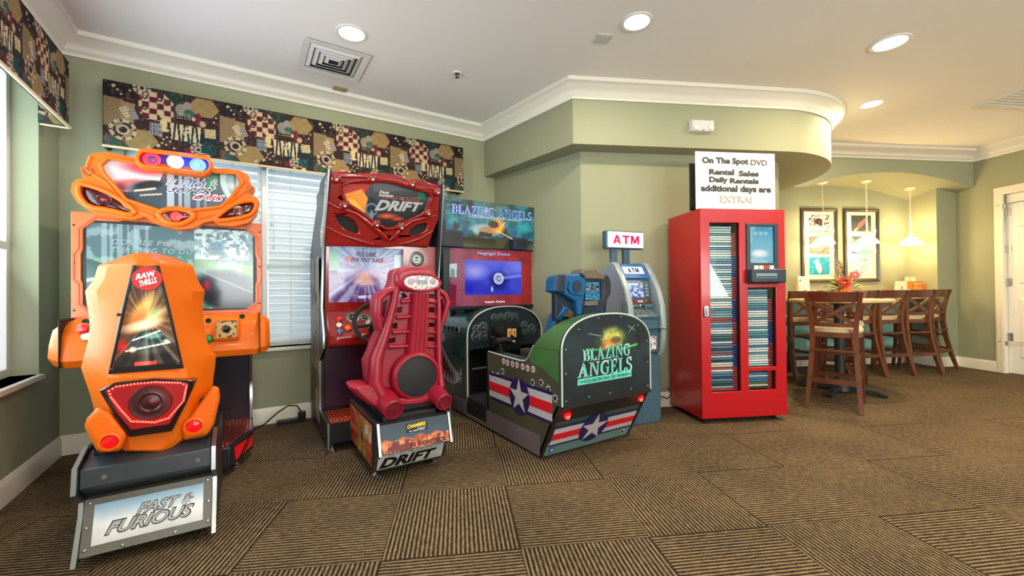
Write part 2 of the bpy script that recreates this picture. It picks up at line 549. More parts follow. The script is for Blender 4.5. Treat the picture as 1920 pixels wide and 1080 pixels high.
def text(s, pos, m, parent=None, bold=0.0, shear=0.0, serif=False, lift=.002, nrm=(0, -1, 0), space=1.0, name='lettering', bb=None, **props):
    """letters fitted to the unit square of pos(u,v), lifted off their panel along nrm"""
    vs, fs = s if isinstance(s, tuple) else _serif(s) if serif else _glyphs(s, bold, shear, space)
    if not vs: return None
    if bb is None:
        xs = [p[0] for p in vs]
        ys = [p[1] for p in vs]
        bb = (min(xs), max(xs), min(ys), max(ys))
    n = Vector(nrm).normalized() * lift
    # one mesh per word: words are told apart by the wide gaps between them
    if not isinstance(s, tuple):
        iv = sorted((min(vs[i][0] for i in f), max(vs[i][0] for i in f), k) for k, f in enumerate(fs))
        gapw = .20 * (bb[3] - bb[2])
        groups, hi = [], None
        for a0, a1, k in iv:
            if hi is None or a0 - hi > gapw: groups.append([])
            groups[-1].append(k)
            hi = a1 if hi is None else max(hi, a1)
        if len(groups) > 1:
            for g in groups:
                used = sorted({i for k in g for i in fs[k]})
                mp = {i: j for j, i in enumerate(used)}
                text(([vs[i] for i in used], [[mp[i] for i in fs[k]] for k in g]), pos, m, parent, lift=lift, nrm=nrm, name=name, bb=bb, **props)
            return None
    b = MB()
    b.add([Vector(pos((x - bb[0]) / (bb[1] - bb[0]), (y - bb[2]) / (bb[3] - bb[2]))) + n for x, y in vs], fs)
    root = parent
    while root is not None and root.parent is not None: root = root.parent
    V = [tuple(ROOTM[root.name] @ Vector(p)) for p in b.v] if root is not None else b.v
    me = bpy.data.meshes.new(name)
    me.from_pydata(V, [], b.f)
    me.materials.append(m)
    o = bpy.data.objects.new(name, me)
    COL.objects.link(o)
    if parent is not None: o.parent = parent
    for k, w in props.items(): o[k] = w
    return o
# ================================================================== the room
YB, XL, VA, UR = 4.17, -1.11, 3.60, 6.99     # window wall, left wall, bulkhead face, right wall
ZS, ZB = 2.42, 2.45
def carpet_mat():
    m = mat('carpet_tiles', (.1, .08, .05, 1), .95, spec=.1)
    nt = m.node_tree
    N, L = nt.nodes, nt.links
    b = N['Principled BSDF']
    tc = N.new('ShaderNodeTexCoord')
    mp = N.new('ShaderNodeMapping')
    mp.vector_type = 'TEXTURE'
    mp.inputs['Rotation'].default_value = (0, 0, AU)
    L.new(tc.outputs['Object'], mp.inputs[0])
    sx = N.new('ShaderNodeSeparateXYZ')
    L.new(mp.outputs[0], sx.inputs[0])
    def ma(op, a, bb=None, c=None):
        n = N.new('ShaderNodeMath')
        n.operation = op
        for i, q in enumerate((a, bb, c)):
            if q is None: continue
            if isinstance(q, (int, float)): n.inputs[i].default_value = q
            else: L.new(q, n.inputs[i])
        return n.outputs[0]
    u = ma('MULTIPLY_ADD', sx.outputs[0], 1 / .588, -.262 / .588)
    v = ma('MULTIPLY_ADD', sx.outputs[1], 1 / .592, -1.81 / .592)
    par = ma('FLOORED_MODULO', ma('ADD', ma('FLOOR', u), ma('FLOOR', v)), 2)
    fu, fv = ma('FRACT', u), ma('FRACT', v)
    def mixv(f, a, c):
        n = N.new('ShaderNodeMix')
        n.data_type = 'FLOAT'
        L.new(f, n.inputs[0])
        L.new(a, n.inputs[2])
        L.new(c, n.inputs[3])
        return n.outputs[0]
    ac = mixv(par, fv, fu)       # across the stripes
    al = mixv(par, fu, fv)
    st = ma('SINE', ma('MULTIPLY', ac, 2 * PI * 30))
    # yarn flecks run along the stripes
    cx = N.new('ShaderNodeCombineXYZ')
    L.new(ma('ADD', ma('MULTIPLY', ac, 60), ma('MULTIPLY', ma('FLOOR', u), 7.3)), cx.inputs[0])
    L.new(ma('ADD', ma('MULTIPLY', al, 14), ma('MULTIPLY', ma('FLOOR', v), 5.1)), cx.inputs[1])
    n1 = N.new('ShaderNodeTexNoise')
    n1.inputs['Scale'].default_value = 1.0
    n1.inputs['Detail'].default_value = 3
    L.new(cx.outputs[0], n1.inputs['Vector'])
    n2 = N.new('ShaderNodeTexNoise')
    n2.inputs['Scale'].default_value = 130
    n2.inputs['Detail'].default_value = 2
    L.new(tc.outputs['Object'], n2.inputs['Vector'])
    n3 = N.new('ShaderNodeTexNoise')
    n3.inputs['Scale'].default_value = 2.2
    L.new(tc.outputs['Object'], n3.inputs['Vector'])
    f = ma('ADD', ma('MULTIPLY_ADD', st, .36, .5), ma('MULTIPLY_ADD', n1.outputs[0], .9, -.45))
    f = ma('ADD', f, ma('MULTIPLY_ADD', n2.outputs[0], .7, -.35))
    f = ma('ADD', f, ma('MULTIPLY_ADD', n3.outputs[0], .3, -.15))
    edge = ma('MINIMUM', ma('MINIMUM', fu, ma('SUBTRACT', 1, fu)), ma('MINIMUM', fv, ma('SUBTRACT', 1, fv)))
    seam = ma('LESS_THAN', edge, .006)
    cr = N.new('ShaderNodeValToRGB')
    e = cr.color_ramp.elements
    e[0].position, e[0].color = .12, rgb(34, 31, 29)
    e[1].position, e[1].color = .95, rgb(152, 130, 97)
    k = e.new(.5)
    k.color = rgb(84, 71, 54)
    L.new(f, cr.inputs[0])
    mx = N.new('ShaderNodeMix')
    mx.data_type = 'RGBA'
    L.new(ma('MULTIPLY', seam, .6), mx.inputs[0])
    L.new(cr.outputs[0], mx.inputs[6])
    mx.inputs[7].default_value = rgb(40, 34, 30)
    L.new(mx.outputs[2], b.inputs['Base Color'])
    bp = N.new('ShaderNodeBump')
    bp.inputs['Strength'].default_value = .5
    bp.inputs['Distance'].default_value = .004
    L.new(f, bp.inputs['Height'])
    L.new(bp.outputs[0], b.inputs['Normal'])
    return m
RP = [(-1.3, -4.2), (7.5, -6.5), (10.5, 1.0), (8.0, 5.2), (-1.3, 5.2)]
b = MB()
b.solid([(x, y, -.12) for x, y in RP], [(x, y, 0) for x, y in RP])
struct(b.build('floor', carpet_mat(), smooth=0))
b = MB()
b.solid([(x, y, CEIL) for x, y in RP], [(x, y, CEIL + .12) for x, y in RP])
struct(b.build('ceiling', M['ceil'], smooth=0))
# window wall with its opening
WX0, WX1, WZ0, WZ1 = -.77, 1.85, .65, 2.32
b = MB()
b.box(XL - .2, WX0, YB, YB + .2, 0, CEIL)
b.box(WX1, 2.6, YB, YB + .2, 0, CEIL)
b.box(WX0, WX1, YB, YB + .2, 0, WZ0)
b.box(WX0, WX1, YB, YB + .2, WZ1, CEIL)
struct(b.build('wall_back', M['wall'], smooth=0))
# left wall with its opening
LY0, LY1, LZ0, LZ1 = 1.55, 3.83, .625, 2.52
b = MB()
b.box(XL - .2, XL, -4.0, LY0, 0, CEIL)
b.box(XL - .2, XL, LY1, YB, 0, CEIL)
b.box(XL - .2, XL, LY0, LY1, 0, LZ0)
b.box(XL - .2, XL, LY0, LY1, LZ1, CEIL)
struct(b.build('wall_left', M['wall'], smooth=0))
M['pane'] = glass_mat('window_glass', (.96, .99, 1, 1), .06)
def window(n, T, w, z0, z1, mids, frame_d):
    b = MB(T)
    fw = .05
    b.box(0, w, 0, frame_d, z0, z0 + fw).box(0, w, 0, frame_d, z1 - fw, z1)
    b.box(0, fw, 0, frame_d, z0 + fw, z1 - fw).box(w - fw, w, 0, frame_d, z0 + fw, z1 - fw)
    for a in mids: b.box(a - .025, a + .025, 0, frame_d, z0 + fw, z1 - fw)
    zm = z0 + (z1 - z0) * .42
    b.box(fw, w - fw, -.012, frame_d, zm - .025, zm + .025)
    o = struct(b.build('window_%d' % n, M['white'], smooth=0, bevel=.004))
    g = MB(T)
    g.box(fw, w - fw, frame_d * .5, frame_d * .5 + .006, z0 + fw, z1 - fw)
    q = g.build('pane', M['pane'], smooth=0)
    q.parent = o
    return o
window(1, lambda x, y, z: (XL - .12 - y, LY0 + x, z), LY1 - LY0, LZ0, LZ1, [(LY1 - LY0) / 2], .05)
window(2, lambda x, y, z: (WX0 + x, YB + .12 + y, z), WX1 - WX0, WZ0, WZ1, [.88], .05)
b = MB()
b.box(XL - .125, XL + .03, LY0 - .03, LY1 + .002, LZ0 - .035, LZ0)
struct(b.build('trim_1', M['trim'], bevel=.006))
b = MB()
b.box(WX0, WX1, YB - .03, YB + .125, WZ0 - .03, WZ0)
struct(b.build('trim_2', M['trim'], bevel=.006))
b = MB()
b.box(.115, .15, YB + .02, YB + .12, WZ0, WZ1)
struct(b.build('trim_3', M['white']))
# bulkhead (dropped soffit) with a rounded end
CUR = UV(3.10, 4.75)
RS = 1.15
def arcUV(cu, cv, r, a0, a1, n): return [UV(cu + r * math.cos(math.radians(a0 + (a1 - a0) * i / n)), cv + r * math.sin(math.radians(a0 + (a1 - a0) * i / n))) for i in range(n + 1)]
SOF0, SOF1 = Vector((2.285, 4.17, 0)), UV(1.022, VA)
sof = [SOF0, SOF1] + arcUV(3.10, 4.75, RS, -90, 0, 20) + [UV(4.25, 4.95)]
back = [UV(4.25, 5.4), Vector((3.2, 5.2, 0)), Vector((2.285, 4.8, 0))]
ol = sof + back
b = MB()
b.solid([(p.x, p.y, ZS) for p in ol], [(p.x, p.y, CEIL) for p in ol])
struct(b.build('wall_bulkhead', M['wall'], smooth=30))
# wall under the bulkhead, set back
W1 = [Vector((2.40, 4.25, 0)), UV(1.148, 3.80)] + arcUV(2.90, 4.42, .62, -90, 25, 14)
W1 += [UV(3.30, 5.45), Vector((3.0, 5.0, 0)), Vector((2.40, 4.8, 0))]
b = MB()
b.solid([(p.x, p.y, 0) for p in W1], [(p.x, p.y, ZS) for p in W1])
struct(b.build('wall_alcove', M['wall'], smooth=30))
# vaulted beam over the bar
def zf(u): return 2.645 - .115 * ((u - 5.75) / .95) ** 2 if u < 5.75 else 2.645 - .185 * ((u - 5.75) / 1.24) ** 2
def zk(u): return 2.605 - .073 * ((u - 5.4) / .75) ** 2 if u < 5.4 else 2.605 - .205 * ((u - 5.4) / 1.26) ** 2
VB = 5.45
uu = np.linspace(3.9, UR + .1, 40)
b = MB()
rings = []
for u in uu:
    a, c = UV(u, 4.85, max(zf(u), ZS + .002)), UV(u, VB + .1, max(zk(min(u, 6.8)), 2.40))
    rings.append([a, c, UV(u, VB + .1, CEIL), UV(u, 4.85, CEIL)])
b.loft(rings)
struct(b.build('wall_arch', M['wall'], smooth=30))
b = MB(lambda u, v, z: UV(u, v, z))
b.box(3.2, 7.2, VB, VB + .15, .95, CEIL)
struct(b.build('wall_bar', M['wall'], smooth=0))
b = MB(lambda u, v, z: UV(u, v, z))
b.box(3.2, 7.2, VB - .012, VB + .15, 0, .95)
struct(b.build('wall_wainscot', M['teal'], smooth=0))
b = MB(lambda u, v, z: UV(u, v, z))
b.box(6.67, 7.2, 5.06, VB + .1, 0, 2.62)
struct(b.build('wall_pillar', M['wall'], smooth=0))
DV0, DV1, DZ = 3.62, 4.53, 2.30
b = MB(lambda u, v, z: UV(u, v, z))
b.box(UR, UR + .15, DV1, 5.3, 0, CEIL).box(UR, UR + .15, -3.5, DV0, 0, CEIL).box(UR, UR + .15, DV0, DV1, DZ, CEIL)
struct(b.build('wall_right', M['wall'], smooth=0))
b = MB(lambda x, y, z: BK0 + BKT * x + BKN * y + Vector((0, 0, z)))
_e = 0.0
for _a, _b in BKW:
    b.box(_e, _a, -.15, 0, 0, CEIL)
    b.box(_a, _b, -.15, 0, 0, .55).box(_a, _b, -.15, 0, 2.5, CEIL)
    _e = _b
b.box(_e, BKL, -.15, 0, 0, CEIL)
struct(b.build('wall_rear_added', M['wall'], smooth=0))  # unseen wall, closed in to darken reflections on glossy surfaces
# door with casing, hinges, a closer and panels
b = MB(lambda u, v, z: UV(u, v, z))
ou, iu = UR - .02, UR + .04
dr = [DV0 + .005, DV1 - .005]
b.box(UR + .02, UR + .06, dr[0], dr[1], .008, DZ - .005)
pan = [(DV0 + .11, DV0 + .42), (DV0 + .51, DV1 - .11)]
door = struct(b.build('door_1', M['white'], smooth=0, bevel=.003))
for v0, v1 in pan:
    for z0, z1 in ((.2, .98), (1.14, 1.78), (1.86, 2.16)):
        q = MB(lambda u, v, z: UV(u, v, z))
        q.solid([(UR + .021, v0, z0), (UR + .021, v1, z0), (UR + .021, v1, z1), (UR + .021, v0, z1)], [(UR + .009, v0 + .03, z0 + .03), (UR + .009, v1 - .03, z0 + .03), (UR + .009, v1 - .03, z1 - .03), (UR + .009, v0 + .03, z1 - .03)])
        o = q.build('door_panel', M['white'], smooth=0)
        o.parent = door
for z in (.42, 1.12, 1.55, 2.02):
    q = MB(lambda u, v, z: UV(u, v, z))
    q.tube([(UR + .012, DV1 - .006, z), (UR + .012, DV1 - .006, z + .1)], .008, 8)
    q.box(UR + .012, UR + .019, DV1 - .05, DV1 - .006, z, z + .1)
    o = q.build('hinge', M['zinc'])
    o.parent = door
for z in (.36, 2.12):
    q = MB(lambda u, v, z: UV(u, v, z))
    q.tube([(UR - .03, DV1 - .02, z), (UR - .03, DV1 - .02, z + .055)], .010, 8)
    q.tube([(UR - .03, DV1 + .07, z + .05), (UR - .03, DV1 - .02, z + .05), (UR - .03, DV1 - .17, z + .056), (UR + .015, DV1 - .22, z + .056)], .005, 6)
    o = q.build('door_stop', M['zinc'])
    o.parent = door
b = MB(lambda u, v, z: UV(u, v, z))
for k, (w, d) in enumerate(((.10, .018), (.075, .028), (.035, .036))):
    b.box(UR - d, UR + .03, DV1, DV1 + w, 0, DZ + w).box(UR - d, UR + .03, DV0 - w, DV0, 0, DZ + w).box(UR - d, UR + .03, DV0, DV1, DZ, DZ + w)
struct(b.build('trim_4', M['trim'], smooth=0, bevel=.003))
# crown mouldings, then baseboards
CR = [(0, 2.815), (.018, 2.815), (.022, 2.835), (.032, 2.842), (.04, 2.865), (.062, 2.892), (.095, 2.912), (.105, 2.925), (.122, 2.93), (.128, CEIL), (0, CEIL)]
path = [(XL, -3.6), (XL, YB), (SOF0.x, YB), (SOF1.x, SOF1.y)] + [(p.x, p.y) for p in arcUV(3.10, 4.75, RS, -90, 0, 20)] + [tuple(UV(4.25, 4.85)[:2]), tuple(UV(UR, 4.85)[:2]), tuple(UV(UR, -3)[:2])]
b = MB()
sweep(b, path, CR, -1)
struct(b.build('trim_5', M['trim'], smooth=50))
BB = [(0, 0), (.016, 0), (.016, .105), (.013, .118), (.008, .126), (.006, .135), (0, .138)]
def base(n, path, prof=BB):
    q = MB()
    sweep(q, path, prof, -1)
    struct(q.build(n, M['trim'], smooth=30))
base('baseboard_left', [(XL, -3.6), (XL, YB), (2.40, YB), tuple(UV(1.148, 3.80)[:2])] + [(p.x, p.y) for p in arcUV(2.90, 4.42, .62, -90, 25, 14)])
base('baseboard_bar', [tuple(UV(3.4, VB - .012)[:2]), tuple(UV(6.67, VB - .012)[:2]), tuple(UV(6.67, 5.06)[:2]), tuple(UV(UR, 5.06)[:2]), tuple(UV(UR, DV1 + .10)[:2])])
# ================================================================== ceiling fittings
M['lens'] = mat('downlight_lens', rgb(255, 250, 240), .5, emit=(1, .95, .84, 1), es=5.0)
M['grille'] = mat('vent_shade', rgb(58, 66, 72), .8)  # shade behind the louvres, painted as a flat dark backing
dl = ['recessed ceiling downlight nearest the square air vent', 'recessed ceiling downlight in the middle of the ceiling, right of the faint square plate',
      'larger recessed downlight on the right ceiling, farther from the curved bulkhead end', 'recessed downlight just past the rounded end of the bulkhead, lower of the right pair']
for i, (x, y) in enumerate(DOWN):
    t = thing('downlight', dl[i] if i < 4 else 'recessed ceiling downlight outside the picture behind the viewer', 'ceiling light', (x, y, CEIL), 0, 'recessed ceiling downlights')
    s = 1.18 if i == 2 else 1.0
    b = MB()
    b.lathe([(.105 * s, 0), (.105 * s, -.006), (.098 * s, -.009), (.086 * s, -.006), (.083 * s, 0)], (x, y, CEIL), n=32)
    b.build('trim_ring', M['white'], t)
    b = MB()
    b.lathe([(.084 * s, 0), (.084 * s, -.003), (.001, -.004)], (x, y, CEIL), n=32)
    b.build('lens', M['lens'], t)
# square four-way diffuser
c = PZ(625, 113, CEIL)
t = thing('ceiling_vent', 'square white ceiling air diffuser with nested louvres', 'air vent', c)
h = .235
b = MB()
def sqring(b, c, r0, r1, z0, z1):
    q = ((-1, -1), (1, -1), (1, 1), (-1, 1))
    A = [(c.x + r0 * a, c.y + r0 * d, CEIL + z0) for a, d in q]
    B = [(c.x + r1 * a, c.y + r1 * d, CEIL + z1) for a, d in q]
    for i in range(4):
        j = (i + 1) % 4
        n = Vector((0, 0, .003))
        b.solid([A[i], A[j], B[j], B[i]], [Vector(A[i]) + n, Vector(A[j]) + n, Vector(B[j]) + n, Vector(B[i]) + n])
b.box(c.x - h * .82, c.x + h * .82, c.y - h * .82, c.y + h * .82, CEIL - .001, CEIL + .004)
b.build('duct_shade', M['grille'], t, smooth=0)  # flat dark backing for the shade behind the louvres
b = MB()
sqring(b, c, h, h * .8, -.016, -.012)
b.build('frame', M['whitem'], t, smooth=0)
for k in range(4):
    b = MB()
    sqring(b, c, h * (.79 - .17 * k), h * (.66 - .17 * k), -.002, -.020)
    b.build('louvre', M['whitem'], t, smooth=0)
# linear vent at the right edge
c = PZ(1925, 184, CEIL)
t = thing('ceiling_vent', 'slotted ceiling air vent at the right edge of the picture', 'air vent', c, AU)
T = frame(c, AU)
b = MB(T)
b.box(-.32, .32, -.19, -.15, -.014, 0).box(-.32, .32, .15, .19, -.014, 0).box(-.32, -.28, -.15, .15, -.014, 0).box(.28, .32, -.15, .15, -.014, 0)
b.build('frame', M['whitem'], t, smooth=0)
b = MB(T)
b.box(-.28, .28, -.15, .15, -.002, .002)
b.build('duct_shade', M['grille'], t, smooth=0)  # flat dark backing for the shade behind the louvres
for k in range(6):
    b = MB(T)
    y = -.125 + .05 * k
    b.solid([(-.28, y, -.004), (.28, y, -.004), (.28, y + .03, -.013), (-.28, y + .03, -.013)], [(-.28, y, -.001), (.28, y, -.001), (.28, y + .03, -.010), (-.28, y + .03, -.010)])
    b.build('slat', M['whitem'], t, smooth=0)
# sprinklers, plates, detectors
M['brass'] = mat('sprinkler_metal', rgb(150, 140, 118), .35, .8)
for (x, y), lb in (((857, 137), 'small recessed sprinkler head in the ceiling right of the square air vent'), ((1473, 172), 'small sprinkler head on the ceiling above the curved bulkhead')):
    c = PZ(x, y, CEIL)
    t = thing('sprinkler_head', lb, 'sprinkler', c)
    b = MB()
    b.lathe([(.04, 0), (.04, -.006), (.026, -.010), (.024, 0)], c, n=20)
    b.build('escutcheon', M['white'], t)
    b = MB()
    b.tube([c, c - Vector((0, 0, .03))], .008, 8)
    b.tube([c + Vector((-.014, 0, -.004)), c + Vector((-.016, 0, -.02)), c + Vector((0, 0, -.036)), c + Vector((.016, 0, -.02)), c + Vector((.014, 0, -.004))], .0035, 6)
    b.lathe([(.019, -.036), (.019, -.039), (.001, -.04)], c, n=14)
    b.build('nozzle', M['brass'], t)
M['plate'] = mat('beige_plate', rgb(176, 158, 124), .6)
for (x, y), mm, lb, s in (((637, 168), M['plate'], 'small beige square plate on the ceiling by the crown moulding', .06), ((1130, 72), mat('grey_plate', rgb(206, 208, 208), .6), 'faint pale square cover plate on the ceiling left of a downlight', .055)):
    c = PZ(x, y, CEIL)
    b = MB(frame(c, AU if s == .055 else 0))
    b.box(-s, s, -s, s, -.006, 0)
    b.box(-s * .7, s * .7, -s * .7, s * .7, -.008, -.006)
    tag(b.build('cover_plate', mm, None, bevel=.002), lb, 'cover plate')
# emergency light on the bulkhead
p0, p1 = PV(1291, 250, VA), PV(1335, 228, VA)
u0, u1, z0, z1 = toUV(p0)[0], toUV(p1)[0], p0.z, p1.z
t = thing('emergency_light', 'white twin-lamp emergency light on the bulkhead face', 'emergency light', UV((u0 + u1) / 2, VA, z0), AU)
b = MB(lambda u, v, z: UV(u, v, z))
b.solid([(u0, VA, z0 + .01), (u0 + .02, VA, z0), (u1 - .02, VA, z0), (u1, VA, z0 + .03), (u1, VA, z1), (u0, VA, z1)],
        [(u0 + .008, VA - .05, z0 + .015), (u0 + .025, VA - .05, z0 + .01), (u1 - .025, VA - .05, z0 + .01), (u1 - .008, VA - .05, z0 + .035), (u1 - .012, VA - .05, z1 - .01), (u0 + .012, VA - .05, z1 - .01)])
b.build('housing', mat('emergency_housing', rgb(206, 206, 204), .4), t, bevel=.006)
for u in (u0 + .045, u1 - .042):
    b = MB(lambda u, v, z: UV(u, v, z))
    c = UV(u, VA - .045, z0 + .042)
    n = UV(0, -1, 0)
    b.T = None
    b.lathe([(.026, 0), (.026, .014), (.020, .018), (.017, .012), (.001, .008)], c, n, 20)
    b.build('lamp_head', M['whitem'], t)
b = MB(lambda u, v, z: UV(u, v, z))
b.box((u0 + u1) / 2 - .008, (u0 + u1) / 2 + .008, VA - .053, VA - .049, z0 + .012, z0 + .02)
b.build('indicator', M['redlens'], t)
# ================================================================== helpers for moulded fronts
from mathutils.geometry import tessellate_polygon
def plate(mb, outer, holes, front, back):
    """flat-fronted moulding with openings; front/back turn an outline point into a room point"""
    loops = [outer] + list(holes)
    fl = [[Vector((p[0], p[1], 0)) for p in l] for l in loops]
    tri = tessellate_polygon(fl)
    pts = [p for l in loops for p in l]
    n = len(pts)
    mb.add([front(*p) for p in pts] + [back(*p) for p in pts], [])
    o = len(mb.v) - 2 * n
    for t in tri:
        mb.f.append([o + i for i in t]); mb.mi.append(mb.cur)
        mb.f.append([o + n + i for i in t][::-1]); mb.mi.append(mb.cur)
    k = o
    for l in loops:
        m = len(l)
        for i in range(m):
            j = (i + 1) % m
            mb.f.append([k + i, k + j, k + n + j, k + n + i]); mb.mi.append(mb.cur)
        k += m
    return mb
def rnd(pts, it=1):
    """corner-cut an outline so that it reads as moulded"""
    for _ in range(it):
        q = []
        for i, p in enumerate(pts):
            a = pts[(i + 1) % len(pts)]
            q += [(p[0] * .75 + a[0] * .25, p[1] * .75 + a[1] * .25), (p[0] * .25 + a[0] * .75, p[1] * .25 + a[1] * .75)]
        pts = q
    return pts
def grow(pts, f):
    cx = sum(p[0] for p in pts) / len(pts)
    cy = sum(p[1] for p in pts) / len(pts)
    return [(cx + (p[0] - cx) * f, cy + (p[1] - cy) * f) for p in pts]
def circ(cx, cy, rx, ry=None, n=20): return [(cx + rx * math.cos(2 * PI * i / n), cy + (ry or rx) * math.sin(2 * PI * i / n)) for i in range(n)]
def caps(x0, y0, x1, y1, r, n=8):
    a = math.atan2(y1 - y0, x1 - x0)
    return [(x1 + r * math.cos(a - PI / 2 + PI * i / n), y1 + r * math.sin(a - PI / 2 + PI * i / n)) for i in range(n + 1)] + [(x0 + r * math.cos(a + PI / 2 + PI * i / n), y0 + r * math.sin(a + PI / 2 + PI * i / n)) for i in range(n + 1)]
def atY(Y): return lambda x, y: PY(x, y, Y)
def onXZ(fr, Y):
    """same X, Z as the point seen on plane fr, moved to depth Y (a straight extrusion)"""
    def g(x, y):
        p = PY(x, y, fr)
        return Vector((p.x, Y, p.z))
    return g
def rim(mb, pts, Y, r, n=6):
    return mb.tube([PY(x, y, Y) for x, y in pts], r, n, closed=True)
def pq(corners, Y):
    """unit square -> quad seen at four pixel corners (BL, BR, TR, TL) on plane Y"""
    return quad(*[PY(x, y, Y) for x, y in corners])
def bolt(mb, p, n, r): return mb.lathe([(r, 0), (r, r * .35), (r * .6, r * .75), (.0005, r * .8)], p, n, 10)
M['art'] = print_mat('printed_art', .25, .14, .2)
M['artmatte'] = print_mat('printed_vinyl', .45)
M['screen'] = print_mat('lit_screen', .14, .62, .15)
M['ink'] = mat('black_ink', rgb(18, 18, 22), .5)
M['inkwhite'] = mat('white_ink', rgb(240, 240, 238), .5)
M['glowwhite'] = mat('lit_white_letters', rgb(225, 230, 232), .5, emit=rgb(220, 228, 232), es=.45)
M['glowred'] = mat('lit_red_letters', rgb(190, 50, 66), .5, emit=rgb(190, 50, 66), es=.4)
M['scrfaint'] = mat('screen_faint_letters', rgb(90, 110, 112), .4, emit=rgb(170, 196, 200), es=.55)
M['silverink'] = mat('silver_ink', rgb(176, 180, 184), .4)
M['diamond'] = mat('tread_plate_red', rgb(150, 62, 52), .32, .85)
M['redcap'] = mat('red_button', rgb(205, 20, 20), .25, coat=.5)
M['greencap'] = mat('green_button', rgb(20, 150, 60), .25, coat=.5)
M['whitecap'] = mat('white_button', rgb(230, 225, 205), .3)
M['bluecap'] = mat('blue_button', rgb(40, 120, 205), .3)
M['kick'] = mat('kick_panel', rgb(38, 34, 46), .3, noise=(4, .2))
M['redfloorlens'] = mat('red_sticker', rgb(226, 18, 22), .35, emit=rgb(226, 18, 22), es=.2)
def tread(mb_plate, mb, poly, z, T=None):
    pass
def caster(parent, x, y, r=.03):
    b = MB()
    b.lathe([(r * .5, -.014), (r, -.012), (r, .012), (r * .5, .014)], (x, y, r), (1, .3, 0), 16)
    b.box(x - .02, x + .02, y - .02, y + .02, r * 1.2, .085)
    b.build('caster', M['rubber'], parent)
def foot(parent, x, y, z1=.08):
    b = MB()
    b.lathe([(.030, 0), (.030, .008), (.014, .02), (.010, .03)], (x, y, 0), n=16)
    b.tube([(x, y, .02), (x, y, z1)], .007, 8)
    b.build('levelling_foot', M['zinc'], parent)
def treadplate(parent, pts, z, m):
    b = MB()
    b.solid([(p[0], p[1], z - .004) for p in pts], [(p[0], p[1], z) for p in pts])
    xs, ys = [p[0] for p in pts], [p[1] for p in pts]
    a = Art(1, 4)
    st = .021
    i = 0
    y = min(ys) + .012
    while y < max(ys) - .01:
        x = min(xs) + .012
        j = 0
        while x < max(xs) - .01:
            a.U, a.V = np.array([[x]]), np.array([[y]])
            if a.inside(pts)[0, 0]:
                s = 1 if (i + j) % 2 else -1
                c, w = .0085, .0022
                q = [(x - c, y - s * c * .6), (x + w, y - s * w), (x + c, y + s * c * .6), (x - w, y + s * w)]
                b.add([(u, v, z) for u, v in q] + [(x, y, z + .0022)], [(0, 1, 4), (1, 2, 4), (2, 3, 4), (3, 0, 4)])
            x += st
            j += 1
        y += st * .75
        i += 1
    return b.build('tread_plate', m, parent, smooth=0)
# ================================================================== orange two-piece racing cabinet
R1 = thing('racing_arcade_machine', 'orange sit-down racing arcade machine with blue and red light bar on top', 'arcade machine', (-.385, 3.4, 0))
bz = .055
# base step with chamfered corners
pr_, pc_ = PZ(475, 840, bz), PZ(432, 877, bz)
cx1 = -.385
plan = [(2 * cx1 - pc_.x, pc_.y), (pc_.x, pc_.y), (pr_.x, pr_.y), (pr_.x, 4.0), (2 * cx1 - pr_.x, 4.0), (2 * cx1 - pr_.x, pr_.y)]
b = MB()
b.solid([(x, y, bz) for x, y in plan], [(x, y, .18) for x, y in plan])
base1 = b.build('base', M['dark'], R1, bevel=.006)
for sgn in (1, -1):
    A = Vector((cx1 + sgn * (pc_.x - cx1), pc_.y, 0))
    B = Vector((cx1 + sgn * (pr_.x - cx1), pr_.y, 0))
    t = (B - A).normalized()
    n = Vector((t.y, -t.x, 0)) * sgn
    def lp(u, z, d=.004): return A + (B - A) * u + n * d + Vector((0, 0, z))
    b = MB()
    o_ = [(.22, .075), (.9, .085), (.96, .145), (.16, .16)]
    b.solid([lp(u, z, -.002) for u, z in o_], [lp(u, z) for u, z in o_])
    b.build('marker_lens', M['redfloorlens'], R1, smooth=0)
    b = MB()
    for q in ([(.3, .076), (.42, .077), (.8, .152), (.7, .152)], [(.5, .078), (.55, .079), (.9, .148), (.85, .148)]):
        b.solid([lp(u, z, .003) for u, z in q], [lp(u, z, .006) for u, z in q])
    b.build('lens_stripe', M['black'], R1, smooth=0)
kY = PZ(467, 784, .18).y
stp = [(2 * cx1 - pc_.x + .01, pc_.y + .01), (pc_.x - .01, pc_.y + .01), (pr_.x - .012, pr_.y + .005), (pr_.x - .012, kY), (2 * cx1 - pr_.x + .012, kY), (2 * cx1 - pr_.x + .012, pr_.y + .005)]
treadplate(R1, stp, .186, M['diamond'])
for x, y in ((-.066, 3.27), (-.70, 3.27), (-.02, 3.9), (-.75, 3.9)): foot(R1, x, y, .07)
caster(R1, -.16, 3.30)
# lower cabinet
KX0, KX1 = cx1 - .40, cx1 + .40
b = MB()
prof = [(kY, .18), (4.02, .18), (4.02, 1.5), (3.50, 1.5), (3.50, .90), (3.30, .76), (kY - .06, .70)]
b.solid([(KX0, y, z) for y, z in prof], [(KX1, y, z) for y, z in prof])
b.build('lower_cabinet', M['dark'], R1, bevel=.004)
b = MB()
b.box(KX0 + .05, KX1 - .05, kY - .006, kY, .24, .66)
b.build('kick_panel', M['kick'], R1, bevel=.003)
b = MB()
q_ = PY(395, 679, kY - .02)
b.box(-.24, -.06, kY - .05, kY - .02, .655, .672)
b.build('red_strip', M['redlens'], R1)
for x in (KX0 - .008, KX1 + .008):
    b = MB()
    b.bars([(x, kY - .10, .74), (x, kY - .06, .60), (x, kY - .02, .46), (x, kY - .05, .40), (x, kY - .03, .19)], .018, .022, (0, 1, 0))
    b.build('chrome_edge', M['chrome'], R1)
